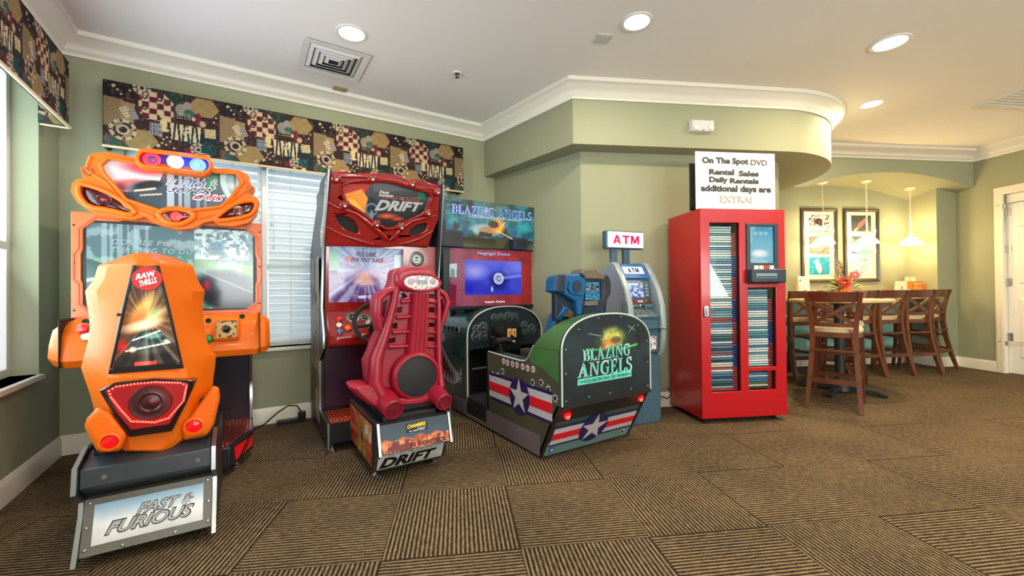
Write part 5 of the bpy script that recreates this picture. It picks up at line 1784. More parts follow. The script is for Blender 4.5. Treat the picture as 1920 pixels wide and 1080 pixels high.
i2 = [(x + (cx_ - x) * .05, yf(z), z - .02) for x, z in AR]
N = len(AR)
b.add(o1 + o2 + i1 + i2, [(k, k + 1, N + k + 1, N + k) for k in range(N - 1)] + [(2 * N + k, 3 * N + k, 3 * N + k + 1, 2 * N + k + 1) for k in range(N - 1)] + [(N + k, N + k + 1, 3 * N + k + 1, 3 * N + k) for k in range(N - 1)] + [(k, 2 * N + k, 2 * N + k + 1, k + 1) for k in range(N - 1)])
b.build('hood', M['green'], R3, smooth=40)
ring = [(BX0, .40)] + AR + [(BX1, .40)]
b = MB()
b.solid([(x, YR, z) for x, z in ring], [(x, YR - .025, z) for x, z in ring])
rp3 = b.build('rear_panel', M['tealp'], R3, smooth=0)
b = MB()
b.tube([(x, YR - .026, z) for x, z in ring], .0055, 8)
b.build('piping', M['piping'], rp3)
a = Art((BX1 - BX0) / (zt - .40), 210, (30, 48, 52), 71)
a.vgrad((24, 32, 40), (34, 52, 58), (26, 40, 52))
a.noise(.25, 4, 9)
a.blot(5, .6, (22, 30, 40), 5, .5)
ca = (.78, .70)
a.ell(ca[0], ca[1], .30, .17, (70, 100, 50), .8, .9).ell(ca[0] + .02, ca[1] + .02, .22, .12, (196, 200, 90), .7).ell(ca[0] - .06, ca[1] - .05, .16, .08, (220, 150, 60), .8).ell(ca[0] - .12, ca[1] - .1, .12, .05, (214, 90, 50), .8, .8)
a.mix(np.clip(1 - np.hypot((a.U - ca[0]) / .3, (a.V - ca[1]) / .17), 0, 1) * np.clip((a.cloud(12, 5) - .5) / .1, 0, 1), (244, 240, 150))
a.ell(ca[0] + .06, ca[1] - .02, .12, .05, (110, 92, 60), .4)
a.line(.36, .60, .62, .58, .012, (90, 190, 100), .8).line(.92, .56, 1.2, .6, .014, (110, 210, 120), .8).line(.4, .78, .6, .74, .006, (170, 190, 180), .7).line(1.05, .84, 1.16, .78, .005, (150, 170, 170), .8).line(1.06, .76, 1.16, .84, .005, (150, 170, 170), .8)
pn = [((x - BX0) / (BX1 - BX0), (z - .40) / (zt - .40)) for x, z in ring]
rq = quad((BX0, YR - .0275, .40), (BX1, YR - .0275, .40), (BX1, YR - .0275, zt), (BX0, YR - .0275, zt))
ra3 = panel('rear_art', a, rq, M['artmatte'], rp3, [(.012 + .976 * u, .98 * v) for u, v in pn])
M['tealink'] = mat('teal_letters', rgb(96, 206, 188), .4, emit=rgb(96, 206, 188), es=.12)
Yp = YR - .0275
def r6(pts): return quad(*[PY(*C6(x, y), Yp) for x, y in pts])
text('BLAZING', r6([(792, 536), (1030, 502), (1028, 440), (788, 474)]), M['inkwhite'], ra3, serif=True, lift=.001)
text('BLAZING', r6([(795, 532), (1027, 500), (1025, 445), (791, 476)]), M['tealink'], ra3, serif=True, lift=.003)
text('ANGELS', r6([(762, 618), (1040, 581), (1038, 506), (768, 547)]), M['inkwhite'], ra3, serif=True, lift=.001)
text('ANGELS', r6([(766, 614), (1036, 579), (1034, 511), (772, 551)]), M['tealink'], ra3, serif=True, lift=.003)
rb_ = [(763, 657), (1037, 609), (1037, 579), (765, 625)]
b = MB()
b.solid([PY(*C6(x, y), Yp - .001) for x, y in rb_], [PY(*C6(x, y), Yp - .003) for x, y in rb_])
rbn = b.build('title_ribbon', M['tealink'], rp3, smooth=0)
text('•••SQUADRONS OF WWII•••', r6([(772, 650), (1030, 605), (1030, 587), (773, 630)]), M['ink'], rbn, .0, lift=.006)
for x, z in ((BX0 + .03, .43), (BX0 + .03, .6), (BX0 + .03, .75), (BX1 - .03, .43), (BX1 - .03, .6), (BX1 - .03, .75), (1.86, .43), (2.05, .43), (2.25, .43), (1.78, .87), (1.95, .935), (2.16, .935), (2.33, .87)):
    b = MB()
    bolt(b, (x, YR - .027, z), (0, -1, 0), .007)
    b.build('screw', M['zinc'], rp3)
b = MB()
b.box(BX0 + .005, BX1 - .005, YR - .035, YR + .02, .385, .408)
b.build('ledge', M['blackm'], R3)
# lower raked panel
def BAR(x, y): return onp(x, y, (0, 1, .54), 2.2598)
def lo(u, v, d=0): return Vector((BX0 + (BX1 - BX0) * u, 2.249 - .197 * v - d * .88, .02 + .365 * v - d * .47))
b = MB()
b.solid([lo(0, 0), lo(1, 0), lo(1, 1), lo(0, 1)], [lo(0, 0, -.03), lo(1, 0, -.03), lo(1, 1, -.03), lo(0, 1, -.03)])
lw = b.build('lower_panel', M['tealp'], R3, smooth=0)
b = MB()
for s in ((0, 1),): pass
for u in (0, 1):
    q = MB()
    q.bars([lo(u, -.02, .001), lo(u, 1.02, .001)], .012, .02, (1, 0, 0))
    q.build('edge_trim', M['blackm'], lw)
q = MB()
q.solid([lo(.02, .72, .0015), lo(.98, .72, .0015), lo(.98, .99, .0015), lo(.02, .99, .0015)], [lo(.02, .72, .004), lo(.98, .72, .004), lo(.98, .99, .004), lo(.02, .99, .004)])
q.build('dark_band', M['blackm'], lw, smooth=0)
q = MB()
q.solid([lo(.0, .0, .001), lo(1, .0, .001), lo(1, .30, .001), lo(0, .30, .001)], [lo(.0, .0, .003), lo(1, .0, .003), lo(1, .30, .003), lo(0, .30, .003)])
q.build('pale_band', mat('pale_teal_paint', rgb(104, 136, 136), .3, coat=.2, noise=(2, .1)), lw, smooth=0)
LP = lambda u, v: lo(u, v)
nlo = Vector((0, -.88, -.47))
cu, cv = .47, .43
for v0, v1, m, off in ((.20, .62, 'navy', .004), (.245, .575, 'whiteink', .006), (.345, .475, 'redink', .008)):
    for u0, u1 in ((.03, cu - .06), (cu + .06, .97)):
        decal('roundel_bar', [(u0, v0), (u1, v0), (u1, v1), (u0, v1)], LP, nlo, M[m], lw, off=off)
kx = .415 / .815
decal('roundel_disc', circ(cu, cv, .30 * kx, .30, 32), LP, nlo, M['navy'], lw, off=.010)
decal('roundel_star', star(cu, cv, .29, kx), LP, nlo, M['whiteink'], lw, off=.0125)
for k, (u, v) in enumerate(((.73, .80), (.83, .83), (.93, .80))): hole((u, v), LP, nlo, lw, .05, kx, 20 + k)
d_ = decal('maker_mark', circ(.08, .12, .028, .055, 20), LP, nlo, mat('blue_ink', rgb(30, 70, 170), .4), lw, off=.004)
decal('mark_eye', circ(.08, .12, .016, .03, 16), LP, nlo, M['whiteink'], d_, off=.006)
d_ = decal('maker_mark', circ(.90, .12, .026, .05, 20), LP, nlo, M['whiteink'], lw, off=.004)
decal('mark_eye', circ(.895, .12, .015, .03, 16), LP, nlo, M['holeink'], d_, off=.006)
for u, v in ((.10, .84), (.93, .88)):
    p = lo(u, v, .006)
    b = MB()
    b.lathe([(.030, 0), (.026, .010), (.001, .014)], p, nlo, 18)
    b.build('tail_lamp', M['redlens'], R3)
    b = MB()
    for k in range(6): b.ball(p + nlo * .013 + Vector((.014 * math.cos(k * PI / 3), 0, .014 * math.sin(k * PI / 3))), .005, n=6)
    b.ball(p + nlo * .014, .006, n=6)
    b.build('lamp_leds', M['redglow'], R3)
    lamp('tail_lamp_glow', 'POINT', p + nlo * .06, .25, (1, .05, .05), .02)
# pod floor, seat and head tower
b = MB()
b.box(BX0 + .02, BX1 - .02, 2.24, 3.92, .05, .14)
b.build('floor_tray', M['blackm'], R3, smooth=0)
b = MB()
b.box(BX0 + .03, BX1 - .03, 2.27, 2.33, .14, .60)
b.build('pod_bulkhead', M['blackm'], R3, smooth=0)
b = MB()
b.box(BX0 + .03, BX0 + .17, 2.43, 2.955, .52, .615)
o = b.build('side_console', mat('console_top', rgb(46, 62, 66), .4, noise=(12, .3)), R3, bevel=.008)
b = MB()
b.box(BX0 - .004, BX0 + .16, 2.955, 2.985, .16, .625)
b.build('entry_post', M['black'], R3, bevel=.004)
b = MB()
b.tube([(BX0 + .09, 2.9, .61), (BX0 + .09, 2.92, .70)], .010, 8)
b.tube([(BX0 + .05, 2.92, .715), (BX0 + .15, 2.92, .72)], .026, 10)
b.build('throttle', M['blackm'], R3)
b = MB()
b.loft([[(1.83, 2.40, z), (2.27, 2.40, z), (2.25, 2.85, z), (1.85, 2.85, z)] for z in (.14, .36, .44)])
b.build('seat_cushion', M['blackm'], R3, bevel=.03, segs=3)
b = MB()
b.loft([[(1.83, 2.36, .40), (2.27, 2.36, .40), (2.27, 2.46, .40), (1.83, 2.46, .40)], [(1.85, 2.30, .80), (2.25, 2.30, .80), (2.25, 2.40, .80), (1.85, 2.40, .80)]])
b.build('seat_back', mat('seat_vinyl', rgb(52, 46, 44), .55), R3, bevel=.03, segs=3)
b = MB()
p = PY(1003, 652, 2.62)
b.loft([[(1.86, 2.5, .52), (1.92, 2.5, .52), (1.92, 2.8, .52), (1.86, 2.8, .52)], [(1.84, 2.48, .68), (1.93, 2.48, .68), (1.93, 2.82, .66), (1.84, 2.82, .66)]])
b.build('arm_pad', mat('arm_vinyl', rgb(58, 50, 46), .6), R3, bevel=.025, segs=3)
YT = 2.36
def C5(x, y): return (1020 + x * .1204, 490 + y * .1204)
def T5(x, y, d=0):
    p = PY(*C5(x, y), YT)
    return Vector((p.x, YT + d, p.z))
spk = [(215, 205), (330, 200), (560, 180), (620, 240), (640, 560), (600, 860), (520, 860), (510, 640), (320, 520), (170, 470), (185, 280)]
b = MB()
b.loft([[T5(x, y, .14) for x, y in grow(spk, .9)], [T5(x, y, .02) for x, y in spk], [T5(x, y, 0) for x, y in grow(spk, .95)]])
b.build('speaker_wing', M['bluep'], R3, smooth=30, bevel=.008)
b = MB()
b.loft([[T5(x, y, .0) for x, y in ((215, 205), (330, 200), (315, 500), (170, 470), (185, 280))], [T5(x, y, -.012) for x, y in ((222, 215), (322, 210), (308, 490), (180, 462), (193, 285))]])
b.build('wing_cap', mat('worn_navy_plastic', rgb(30, 48, 66), .4, noise=(9, .3)), R3, bevel=.004)
pdl = rnd([(380, 255), (600, 240), (630, 300), (610, 540), (540, 540), (345, 480)])
b = MB()
b.loft([[T5(x, y, 0) for x, y in pdl], [T5(x, y, -.016) for x, y in grow(pdl, .95)]])
b.build('speaker_plate', M['bluep'], R3, smooth=30)
b = MB()
b.lathe([(.047, 0), (.045, .004), (.03, .002), (.001, .004)], T5(490, 395, -.017), (0, -1, 0), 24)
b.build('speaker_mesh', mat('speaker_mesh_blue', rgb(10, 50, 84), .6), R3)
wr = [(930, 210), (1010, 205), (1050, 330), (1050, 500), (990, 600), (960, 860), (920, 860), (930, 600)]
b = MB()
b.loft([[T5(x, y, .14) for x, y in grow(wr, .9)], [T5(x, y, .02) for x, y in wr], [T5(x, y, 0) for x, y in grow(wr, .95)]])
b.build('speaker_wing', mat('worn_dark_wing', rgb(46, 40, 52), .4, noise=(10, .4)), R3, smooth=30, bevel=.008)
hd = [(565, 180), (590, 120), (800, 112), (850, 180), (930, 210), (930, 290), (640, 275), (610, 230)]
b = MB()
b.loft([[T5(x, y, .12) for x, y in grow(hd, .95)], [T5(x, y, -.005) for x, y in hd], [T5(x, y, -.015) for x, y in grow(hd, .9)]])
b.build('head_cap', M['greyw'], R3, smooth=30, bevel=.01)
fr = [(630, 275), (930, 290), (945, 640), (960, 860), (620, 860), (600, 840), (640, 560)]
b = MB()
plate(b, fr, [[(655, 325), (645, 600), (908, 600), (890, 325)][::-1]], lambda x, y: T5(x, y, .0), lambda x, y: T5(x, y, .08))
b.build('screen_housing', mat('dark_blue_plastic', rgb(26, 48, 70), .4, noise=(8, .2)), R3, bevel=.004)
a = Art(.86, 60, (40, 90, 130), 4)
a.vgrad((50, 130, 160), (40, 96, 140), (90, 150, 180))
for x, c, h in ((.2, (220, 150, 120), .62), (.45, (60, 30, 30), .7), (.72, (210, 130, 110), .62)): a.ell(x, h, .1, .13, c, .4).ell(x, h + .1, .1, .08, (40, 26, 28), .4)
a.blot(12, .55, (120, 210, 220), 3, .5)
o = panel('rear_screen', a, quad(T5(645, 604, .02), T5(910, 604, .02), T5(895, 320, .02), T5(652, 320, .02)), M['screen'], R3)
b = MB()
b.solid([T5(x, y, -.012) for x, y in ((625, 620), (820, 610), (820, 680), (620, 690))], [T5(x, y, .03) for x, y in ((625, 620), (820, 610), (820, 680), (620, 690))])
b.build('grab_bar', M['greyw'], R3)
b = MB()
p0_, p1_ = T5(420, 690, .02), T5(230, 1075, .02)
b.bars([T5(400, 700, .06), T5(300, 900, .10), (1.86, 2.52, .60)], .05, .10, (0, 1, 0))
b.build('tower_strut', M['bluep'], R3, bevel=.006)
b = MB()
b.loft([[T5(340, 680, .03), T5(510, 790, .03), T5(515, 900, .03), T5(330, 860, .03)], [T5(340, 680, .12), T5(510, 790, .12), T5(515, 900, .12), T5(330, 860, .12)]])
b.build('strut_shroud', mat('rubbed_brown_plastic', rgb(98, 72, 56), .5, noise=(9, .3)), R3, bevel=.006)
b = MB()
b.box(1.90, 2.25, YT + .05, YT + .10, .62, 1.15)
b.build('tower_column', mat('tower_navy', rgb(24, 40, 58), .45), R3, bevel=.006)
# ---- front cabinet
YF = 3.34
dz = [(870, 661), (870.6, 633), (876, 614), (891.7, 596), (913, 584), (935.7, 576), (958.6, 574), (980, 579), (999, 591), (1011, 607), (1016.6, 623), (1017.5, 640)]
dp = [PY(x, y, YF) for x, y in dz]
zt2 = max(p.z for p in dp)
AF = []
for k in range(n_ + 1):
    t = PI - PI * k / n_
    ct, st_ = math.cos(t), math.sin(t)
    AF.append((cx_ + w_ * math.copysign(abs(ct) ** ex, ct), .70 + (zt2 - .70) * abs(st_) ** ex))
ringF = [(BX0, .15)] + AF + [(BX1, .15)]
b = MB()
gap = [(BX0 + .03, .15)] + [(x + (cx_ - x) * .06, z - .02) for x, z in AF] + [(BX1 - .03, .15)]
b.loft([[(x, YF, z) for x, z in ringF], [(x, YF + .5, z - .03 if z > .5 else z) for x, z in ringF], [(x, YF + .62, min(z, .86)) for x, z in ringF]], True, False)
nb = b.build('nose_shell', M['tealp'], R3, smooth=40)
b = MB()
b.tube([(x, YF - .002, z) for x, z in ringF], .006, 8)
b.build('piping', M['piping'], nb)
b = MB()
b.box(BX0, BX1, 3.36, 3.95, .03, .16)
b.build('nose_plinth', M['blackm'], R3, smooth=0)
for s, x in ((1, BX0), (-1, BX1)):
    b = MB()
    pr = [(YF + .005, .15), (YF + .005, .74), (YF + .2, .78), (3.94, .80), (3.94, .15)]
    b.solid([(x - s * .002, y, z) for y, z in pr], [(x + s * .02, y, z) for y, z in pr])
    ns_ = b.build('nose_side', M['olive'], R3, smooth=0)
    if s == 1:
        ml = decal('camouflage_patch', [(YF + .03, .42), (YF + .03, .735), (YF + .2, .775), (3.92, .79), (3.92, .48), (3.7, .44), (3.5, .47)], lambda y, z: Vector((BX0 - .002, y, z)), nx, M['tealp'], ns_)
        # shark mouth
        P2 = lambda y, z: Vector((BX0 - .002, y, z))
        up = [(3.92, .62), (3.80, .52), (3.68, .44), (3.56, .385), (3.44, .36)]
        dn = [(3.44, .36), (3.52, .285), (3.64, .245), (3.78, .26), (3.92, .31)]
        decal('mouth', up + dn[1:], P2, nx, mat('mouth_red', rgb(110, 34, 30), .4), ns_, off=.003)
        def along(c, t):
            t *= len(c) - 1
            i = min(int(t), len(c) - 2)
            f = t - i
            return (c[i][0] * (1 - f) + c[i + 1][0] * f, c[i][1] * (1 - f) + c[i + 1][1] * f)
        for c, s2, n2 in ((up, -1, 9), (dn, 1, 8)):
            for k in range(n2):
                a0, a1, am = along(c, k / n2), along(c, (k + 1) / n2), along(c, (k + .5) / n2)
                decal('tooth', [a0, a1, (am[0], am[1] + s2 * .085)], P2, nx, M['whiteink'], ns_, off=.006)
        p = PX(831, 633, BX0)
        decal('shark_eye', circ(p.y, p.z, .05, .045, 18), P2, nx, M['whiteink'], ns_, off=.003)
        for k, (x_, y_) in enumerate(((138, 495), (162, 498), (184, 522))):
            q = PX(*C6(x_, y_), BX0)
            hole((q.y, q.z), P2, nx, ns_, .024, 1, 40 + k)
# exhaust label on the nose
q = [PX(836, 607, BX0 - .003), PX(862, 601, BX0 - .003)]
b = MB()
b.box(BX0 - .012, BX0 - .002, 3.48, 3.86, .745, .80)
ex_ = b.build('exhaust_plate', mat('exhaust_plate_grey', rgb(150, 160, 160), .35, .6), R3, bevel=.003)
for k in range(4):
    b = MB()
    b.lathe([(.022, 0), (.022, .008), (.014, .010), (.013, .002), (.001, .002)], (BX0 - .010, 3.53 + .09 * k, .772), (-1, 0, 0), 16)
    b.build('exhaust_port', M['black'], ex_)
# dashboard
b = MB()
dsh = [(BX0 + .02, .60)] + [(x + (cx_ - x) * .03, z - .008) for x, z in AF] + [(BX1 - .02, .60)]
plate(b, dsh, [], lambda x, z: Vector((x, YF + .012, z)), lambda x, z: Vector((x, YF + .06, z)))
ds = b.build('dashboard', mat('dash_speckle', rgb(28, 38, 48), .35, noise=(60, .7)), R3, smooth=0)
b = MB()
b.box(BX0 + .02, BX1 - .02, YF + .30, YF + .5, .15, .62)
b.build('footwell_back', M['blackm'], R3, smooth=0)
M['dialring'] = mat('dial_ring_teal', rgb(84, 112, 112), .4, .5)
def C8(x, y): return (860 + x * .176, 570 + y * .176)
nd = Vector((0, -1, 0))
for x, y, r in ((382, 148, .036), (455, 140, .034), (532, 135, .044), (600, 137, .036), (188, 270, .036), (260, 253, .046), (182, 348, .044), (262, 342, .040), (698, 228, .038), (700, 305, .032), (775, 270, .046)):
    p = PY(*C8(x, y), YF + .008)
    dial('dial', p, nd, r, R3, (20, 32, 38), (104, 146, 146), M['dialring'])
px0, px1 = PY(*C8(370, 250), YF), PY(*C8(650, 480), YF)
b = MB()
b.box(px0.x, px1.x, YF - .03, YF + .02, px1.z, px0.z)
pd = b.build('centre_panel', M['black'], R3, bevel=.006)
b = MB()
p = PY(*C8(530, 300), YF - .03)
b.box(p.x - .16, p.x - .03, YF - .034, YF - .03, p.z - .05, p.z + .06)
b.build('blank_display', M['glassdark'], pd)
for x in (540, 590):
    p = PY(*C8(x, 308), YF - .03)
    b = MB()
    b.box(p.x - .022, p.x + .022, YF - .036, YF - .03, p.z - .04, p.z + .04)
    o = b.build('coin_door', mat('coin_amber', rgb(210, 160, 96), .4, emit=rgb(240, 180, 100), es=.3), pd, bevel=.003)
    b = MB()
    b.box(p.x - .004, p.x + .004, YF - .038, YF - .035, p.z - .018, p.z + .022)
    b.build('coin_slot', M['black'], o)
b = MB()
p = PY(*C8(460, 400), YF - .15)
b.tube([p + Vector((-.085, 0, 0)), p + Vector((.085, -.01, 0))], .026, 12)
b.tube([p + Vector((0, 0, 0)), p + Vector((0, .13, -.06))], .02, 8)
b.tube([p + Vector((-.085, 0, 0)), p + Vector((-.10, -.01, .05))], .02, 8)
b.tube([p + Vector((.085, -.01, 0)), p + Vector((.10, -.02, .05))], .02, 8)
b.build('flight_yoke', M['blackm'], R3)
b = MB()
b.ball(PY(*C8(588, 403), YF - .03), .02)
b.build('chrome_knob', M['zinc'], R3)
b = MB()
p = PY(*C8(250, 678), YF + .29)
b.box(p.x - .11, p.x + .11, YF + .285, YF + .292, p.z - .008, p.z + .008)
b.build('maker_strip', M['silverink'], R3)
b = MB()
b.box(BX0 + .01, BX1 - .05, 2.98, YF + .02, .14, .20)
b.build('entry_step', mat('scuffed_black', rgb(40, 42, 46), .5, noise=(10, .4)), R3, bevel=.006)
b = MB()
b.box(BX0 - .005, BX0 + .02, 2.99, YF + .01, .05, .19)
b.build('step_riser', M['blackm'], R3, bevel=.004)
for x, y in ((1.70, 2.32), (2.40, 2.32), (1.70, 3.88), (2.40, 3.88)): foot(R3, x, y, .06)
p = PZ(1130, 830)
caster(R3, 2.2, 2.36, .028)
# monitor on its stand
YMo = 3.58
def K5(x, y): return (800 + x * .2593, 360 + y * .2593)
m0, m1 = PY(832, 582, YMo), PY(1007, 466, YMo)
mx0, mx1, mz0, mz1 = m0.x, m1.x, m0.z, 1.545
s0, s1 = PY(844, 575, YMo), PY(999.5, 472, YMo)
b = MB()
plate(b, [(mx0, mz0), (mx1, mz0), (mx1, mz1), (mx0, mz1)], [[(s0.x, s0.z), (s0.x, s1.z), (s1.x, s1.z), (s1.x, s0.z)]], lambda x, z: Vector((x, YMo, z)), lambda x, z: Vector((x, YMo + .05, z)))
b.build('monitor_bezel', mat('monitor_navy', rgb(16, 30, 40), .3), R3, smooth=0, bevel=.004)
b = MB()
b.box(mx0 + .02, mx1 - .02, YMo + .03, YMo + .14, mz0 + .02, mz1 - .02)
b.build('monitor_case', M['blackm'], R3, smooth=0)
w3, h3 = s1.x - s0.x, s1.z - s0.z
a = Art(w3 / h3, 190, (150, 30, 50), 81)
A_ = a.asp
t = (a.U / A_)[..., None]
a.a = np.array((150, 84, 110.)) * (1 - t) + np.array((156, 34, 38.)) * t
a.noise(.22, 6, 3)
a.poly([(0, .5), (.14, .5), (.15, .74), (.0, .72)], (196, 216, 222)).poly([(.02, .5), (.10, .5), (.11, .62), (.04, .66)], (110, 150, 160))
a.poly([(0, .0), (.12, .0), (.14, .36), (0, .4)], (130, 30, 60))
a.poly([(0.14, .3), (.3, .3), (.3, .8), (.16, .8)], (150, 90, 120))
v0 = ((871 - 844) / 155.5 * A_, (976.5 - 844) / 155.5 * A_, .19, .80)
inn = (a.U > v0[0]) & (a.U < v0[1]) & (a.V > v0[2]) & (a.V < v0[3])
tmp = a.a.copy()
uu_, vv_ = (a.U - v0[0]) / (v0[1] - v0[0]), (a.V - v0[2]) / (v0[3] - v0[2])
a.vgrad((36, 40, 190), (60, 70, 220), (120, 130, 240))
cx3, cy3 = v0[0] + .58 * (v0[1] - v0[0]), v0[2] + .48 * (v0[3] - v0[2])
a.rays(cx3, cy3, 14, (150, 156, 246), .3, 12).ell(v0[0] + .2, cy3 + .12, .32, .18, (168, 166, 246), .8, .9).ell(v0[1] - .06, cy3 + .2, .2, .12, (120, 130, 246), .8, .8).ell(v0[0] + .2, v0[2] + .12, .4, .16, (26, 34, 200), .5, .8)
a.ell(cx3, cy3 - .05, .26, .22, (16, 18, 130), .6).line(cx3, cy3, v0[1], cy3 + .06, .025, (150, 160, 240), .7)
a.ring(cx3, cy3, .09, .014, (226, 230, 250)).ring(cx3, cy3, .055, .01, (200, 210, 250)).ell(cx3, cy3, .03, .03, (230, 235, 255), .5).ell(cx3 - .14, cy3 - .19, .03, .07, (214, 220, 252), .6)
a.a = np.where(inn[..., None], a.a, tmp)
sq3 = quad((s0.x, YMo + .02, s0.z), (s1.x, YMo + .02, s0.z), (s1.x, YMo + .02, s1.z), (s0.x, YMo + .02, s1.z))
sc3 = panel('screen', a, sq3, M['screen'], R3)
text('Negligal Demo', sub(sq3, .32, .71, .89, .96), mat('screen_blue_letters', rgb(120, 150, 196), .4, emit=rgb(120, 150, 196), es=.5), sc3, .03, space=1.15)
text('Insert Coins', sub(sq3, .40, .64, .045, .085), M['scrtext'], sc3, .03, space=1.15)
b = MB()
b.box(1.80, 2.30, YMo + .14, 3.92, .5, 1.5)
b.build('monitor_stand', M['blackm'], R3, smooth=0)
# marquee sign box
g0, g1 = PY(836, 447, YMo - .03), PY(1001, 391, YMo - .03)
gx0, gx1, gz0, gz1 = g0.x, g1.x, PY(995.6, 447, YMo - .03).z, 1.985
b = MB()
b.box(gx0, gx1, YMo - .025, YMo + .18, gz0 - .0, gz1)
sg = b.build('marquee_box', mat('marquee_grey', rgb(96, 112, 118), .4), R3, bevel=.003)
a = Art((gx1 - gx0) / (gz1 - gz0 + .04), 200, (30, 80, 100), 91)
A_ = a.asp
a.vgrad((20, 60, 84), (34, 104, 124), (30, 56, 60))
a.noise(.5, 4, 4)
a.blot(5, .55, (60, 150, 170), 6, .5).blot(4, .6, (40, 30, 40), 8, .8)
a.ell(A_ * .42, .22, A_ * .2, .2, (150, 176, 190), .4).ell(A_ * .45, .22, A_ * .14, .15, (150, 120, 90), .5).ell(A_ * .56, .36, A_ * .1, .26, (220, 140, 50), .5).ell(A_ * .51, .4, A_ * .07, .12, (46, 40, 30), .3)
a.line(A_ * .56, .18, A_ * .64, .48, .015, (230, 200, 120)).line(A_ * .54, .24, A_ * .74, .02, .014, (220, 190, 110)).ell(A_ * .26, .14, .07, .06, (30, 80, 120), .4)
a.ell(A_ * .88, .34, A_ * .1, .18, (30, 170, 160), .8, .8).poly([(A_ * .34, .05), (A_ * .48, .02), (A_ * .5, .14), (A_ * .35, .18)], (40, 36, 34))
gq = quad((gx0, YMo - .027, gz0 - .03), (gx1, YMo - .027, gz0 - .03), (gx1, YMo - .027, gz1), (gx0, YMo - .027, gz1))
ga = panel('marquee_art', a, gq, M['art'], R3)
M['bluelet'] = mat('blue_letters', rgb(70, 110, 210), .4, emit=rgb(60, 100, 210), es=.3)
M['palelet'] = mat('pale_letters', rgb(200, 216, 236), .4, emit=rgb(200, 216, 236), es=.25)
text('BLAZING ANGELS', sub(gq, .065, .965, .60, .845), M['palelet'], ga, serif=True, lift=.001)
text('BLAZING ANGELS', sub(gq, .072, .958, .615, .83), M['bluelet'], ga, serif=True, lift=.003)
text('•••SQUADRONS OF WWII•••', sub(gq, .22, .84, .53, .59), M['palelet'], ga, .0)
for x0_, y0_, x1_, y1_ in ((828.5, 433, 868.7, 461), (964.5, 447, 989, 467)):
    a0, a1 = PY(x0_, y1_, YMo - .06), PY(x1_, y0_, YMo - .06)
    b = MB()
    b.box(a0.x, a1.x, YMo - .06, YMo + .04, a0.z, a1.z)
    o = b.build('marquee_speaker', mat('speaker_navy', rgb(16, 44, 78), .4), R3, bevel=.005)
    b = MB()
    for k in range(2):
        pass
    b.box(a0.x + .02, a1.x - .02, YMo - .064, YMo - .058, a0.z + .02, a1.z - .02)
    b.build('speaker_mesh', M['black'], o)
# ================================================================== cash machine
AP, AA = Vector((2.97, 2.339, 0)), math.radians(-10)
aw = .365
TA = frame(AP, AA)
nA = Vector((-math.sin(AA), math.cos(AA), 0))
kA = nA.dot(AP)
R4 = thing('cash_machine', 'grey blue freestanding cash machine with lit ATM sign on two posts', 'cash machine', TA(-aw / 2, .25, 0), AA)
def PA(x, y, d): return onp(x, y, tuple(nA), kA + d)
def locA(p):
    q = p - AP
    return Vector((q.x * math.cos(AA) + q.y * math.sin(AA), -q.x * math.sin(AA) + q.y * math.cos(AA), q.z))
M['atmgrey'] = mat('atm_grey_shell', rgb(150, 164, 170), .35, .2, noise=(3, .08))
M['atmblue'] = mat('atm_blue_grey', rgb(62, 92, 112), .4, noise=(4, .1))
M['atmsteel'] = mat('atm_steel_blue', rgb(84, 112, 130), .32, .4, noise=(4, .1))
M['atmhead'] = mat('atm_header_blue', rgb(40, 104, 176), .35)
b = MB(TA)
b.box(-aw + .01, -.0, .0, .50, .0, .60)
b.build('pedestal', M['atmblue'], R4, bevel=.008)
sail = [(.17, 1.362), (.12, 1.345), (.05, 1.25), (-.02, 1.12), (-.062, .99), (-.075, .86), (-.07, .72), (-.05, .61), (-.012, .555), (.44, .555), (.47, 1.15), (.40, 1.27), (.24, 1.335)]
for x0, x1 in ((-aw - .012, -aw + .045), (-.048, .006)):
    b = MB(TA)
    b.solid([(x0, y, z) for y, z in sail], [(x1, y, z) for y, z in sail])
    b.build('side_shell', M['atmgrey'], R4, smooth=35, bevel=.014, segs=3)
inn = [(.19, 1.35), (.16, 1.335), (.085, 1.21), (.06, 1.13), (.05, .98), (-.02, .93), (-.045, .90), (-.03, .86), (-.035, .72), (-.02, .60), (.02, .56), (.43, .56), (.45, 1.15), (.38, 1.26), (.24, 1.335)]
b = MB(TA)
b.solid([(-aw + .03, y, z) for y, z in inn], [(-.04, y, z) for y, z in inn])
b.build('fascia', M['atmsteel'], R4, smooth=30)
xa, xb = -aw + .05, -.055
def fas(x0, x1, P, nm, m, th=.008, bev=.003):
    """a raised slab following two (y,z) points"""
    (y0, z0), (y1, z1) = P
    t = Vector((y1 - y0, z1 - z0)).normalized()
    n = Vector((-t.y, t.x))
    if n.x > 0: n = -n
    b = MB(TA)
    A = [(x0, y0, z0), (x1, y0, z0), (x1, y1, z1), (x0, y1, z1)]
    b.solid(A, [(x, y + n.x * th, z + n.y * th) for x, y, z in A])
    return b.build(nm, m, R4, smooth=0, bevel=bev), lambda u, v: TA(x0 + (x1 - x0) * u, y0 + (y1 - y0) * v + n.x * (th + .0015), z0 + (z1 - z0) * v + n.y * (th + .0015))
hd_, hq = fas(xa, xb, ((.075, 1.215), (.158, 1.337)), 'header', M['atmhead'])
b = MB()
b.add([hq(u, v) for u, v in ((.10, .30), (.90, .30), (.90, .80), (.10, .80))], [(0, 1, 2, 3)])
hl_ = b.build('header_light', mat('header_light_white', rgb(206, 224, 240), .4, emit=rgb(206, 226, 246), es=.8), hd_, smooth=0)
M['navylet'] = mat('navy_letters', rgb(28, 40, 62), .5)
nA2 = -nA
text('aTM', sub(hq, .27, .72, .38, .72), M['navylet'], hl_, serif=True, nrm=tuple(nA2), lift=.003)
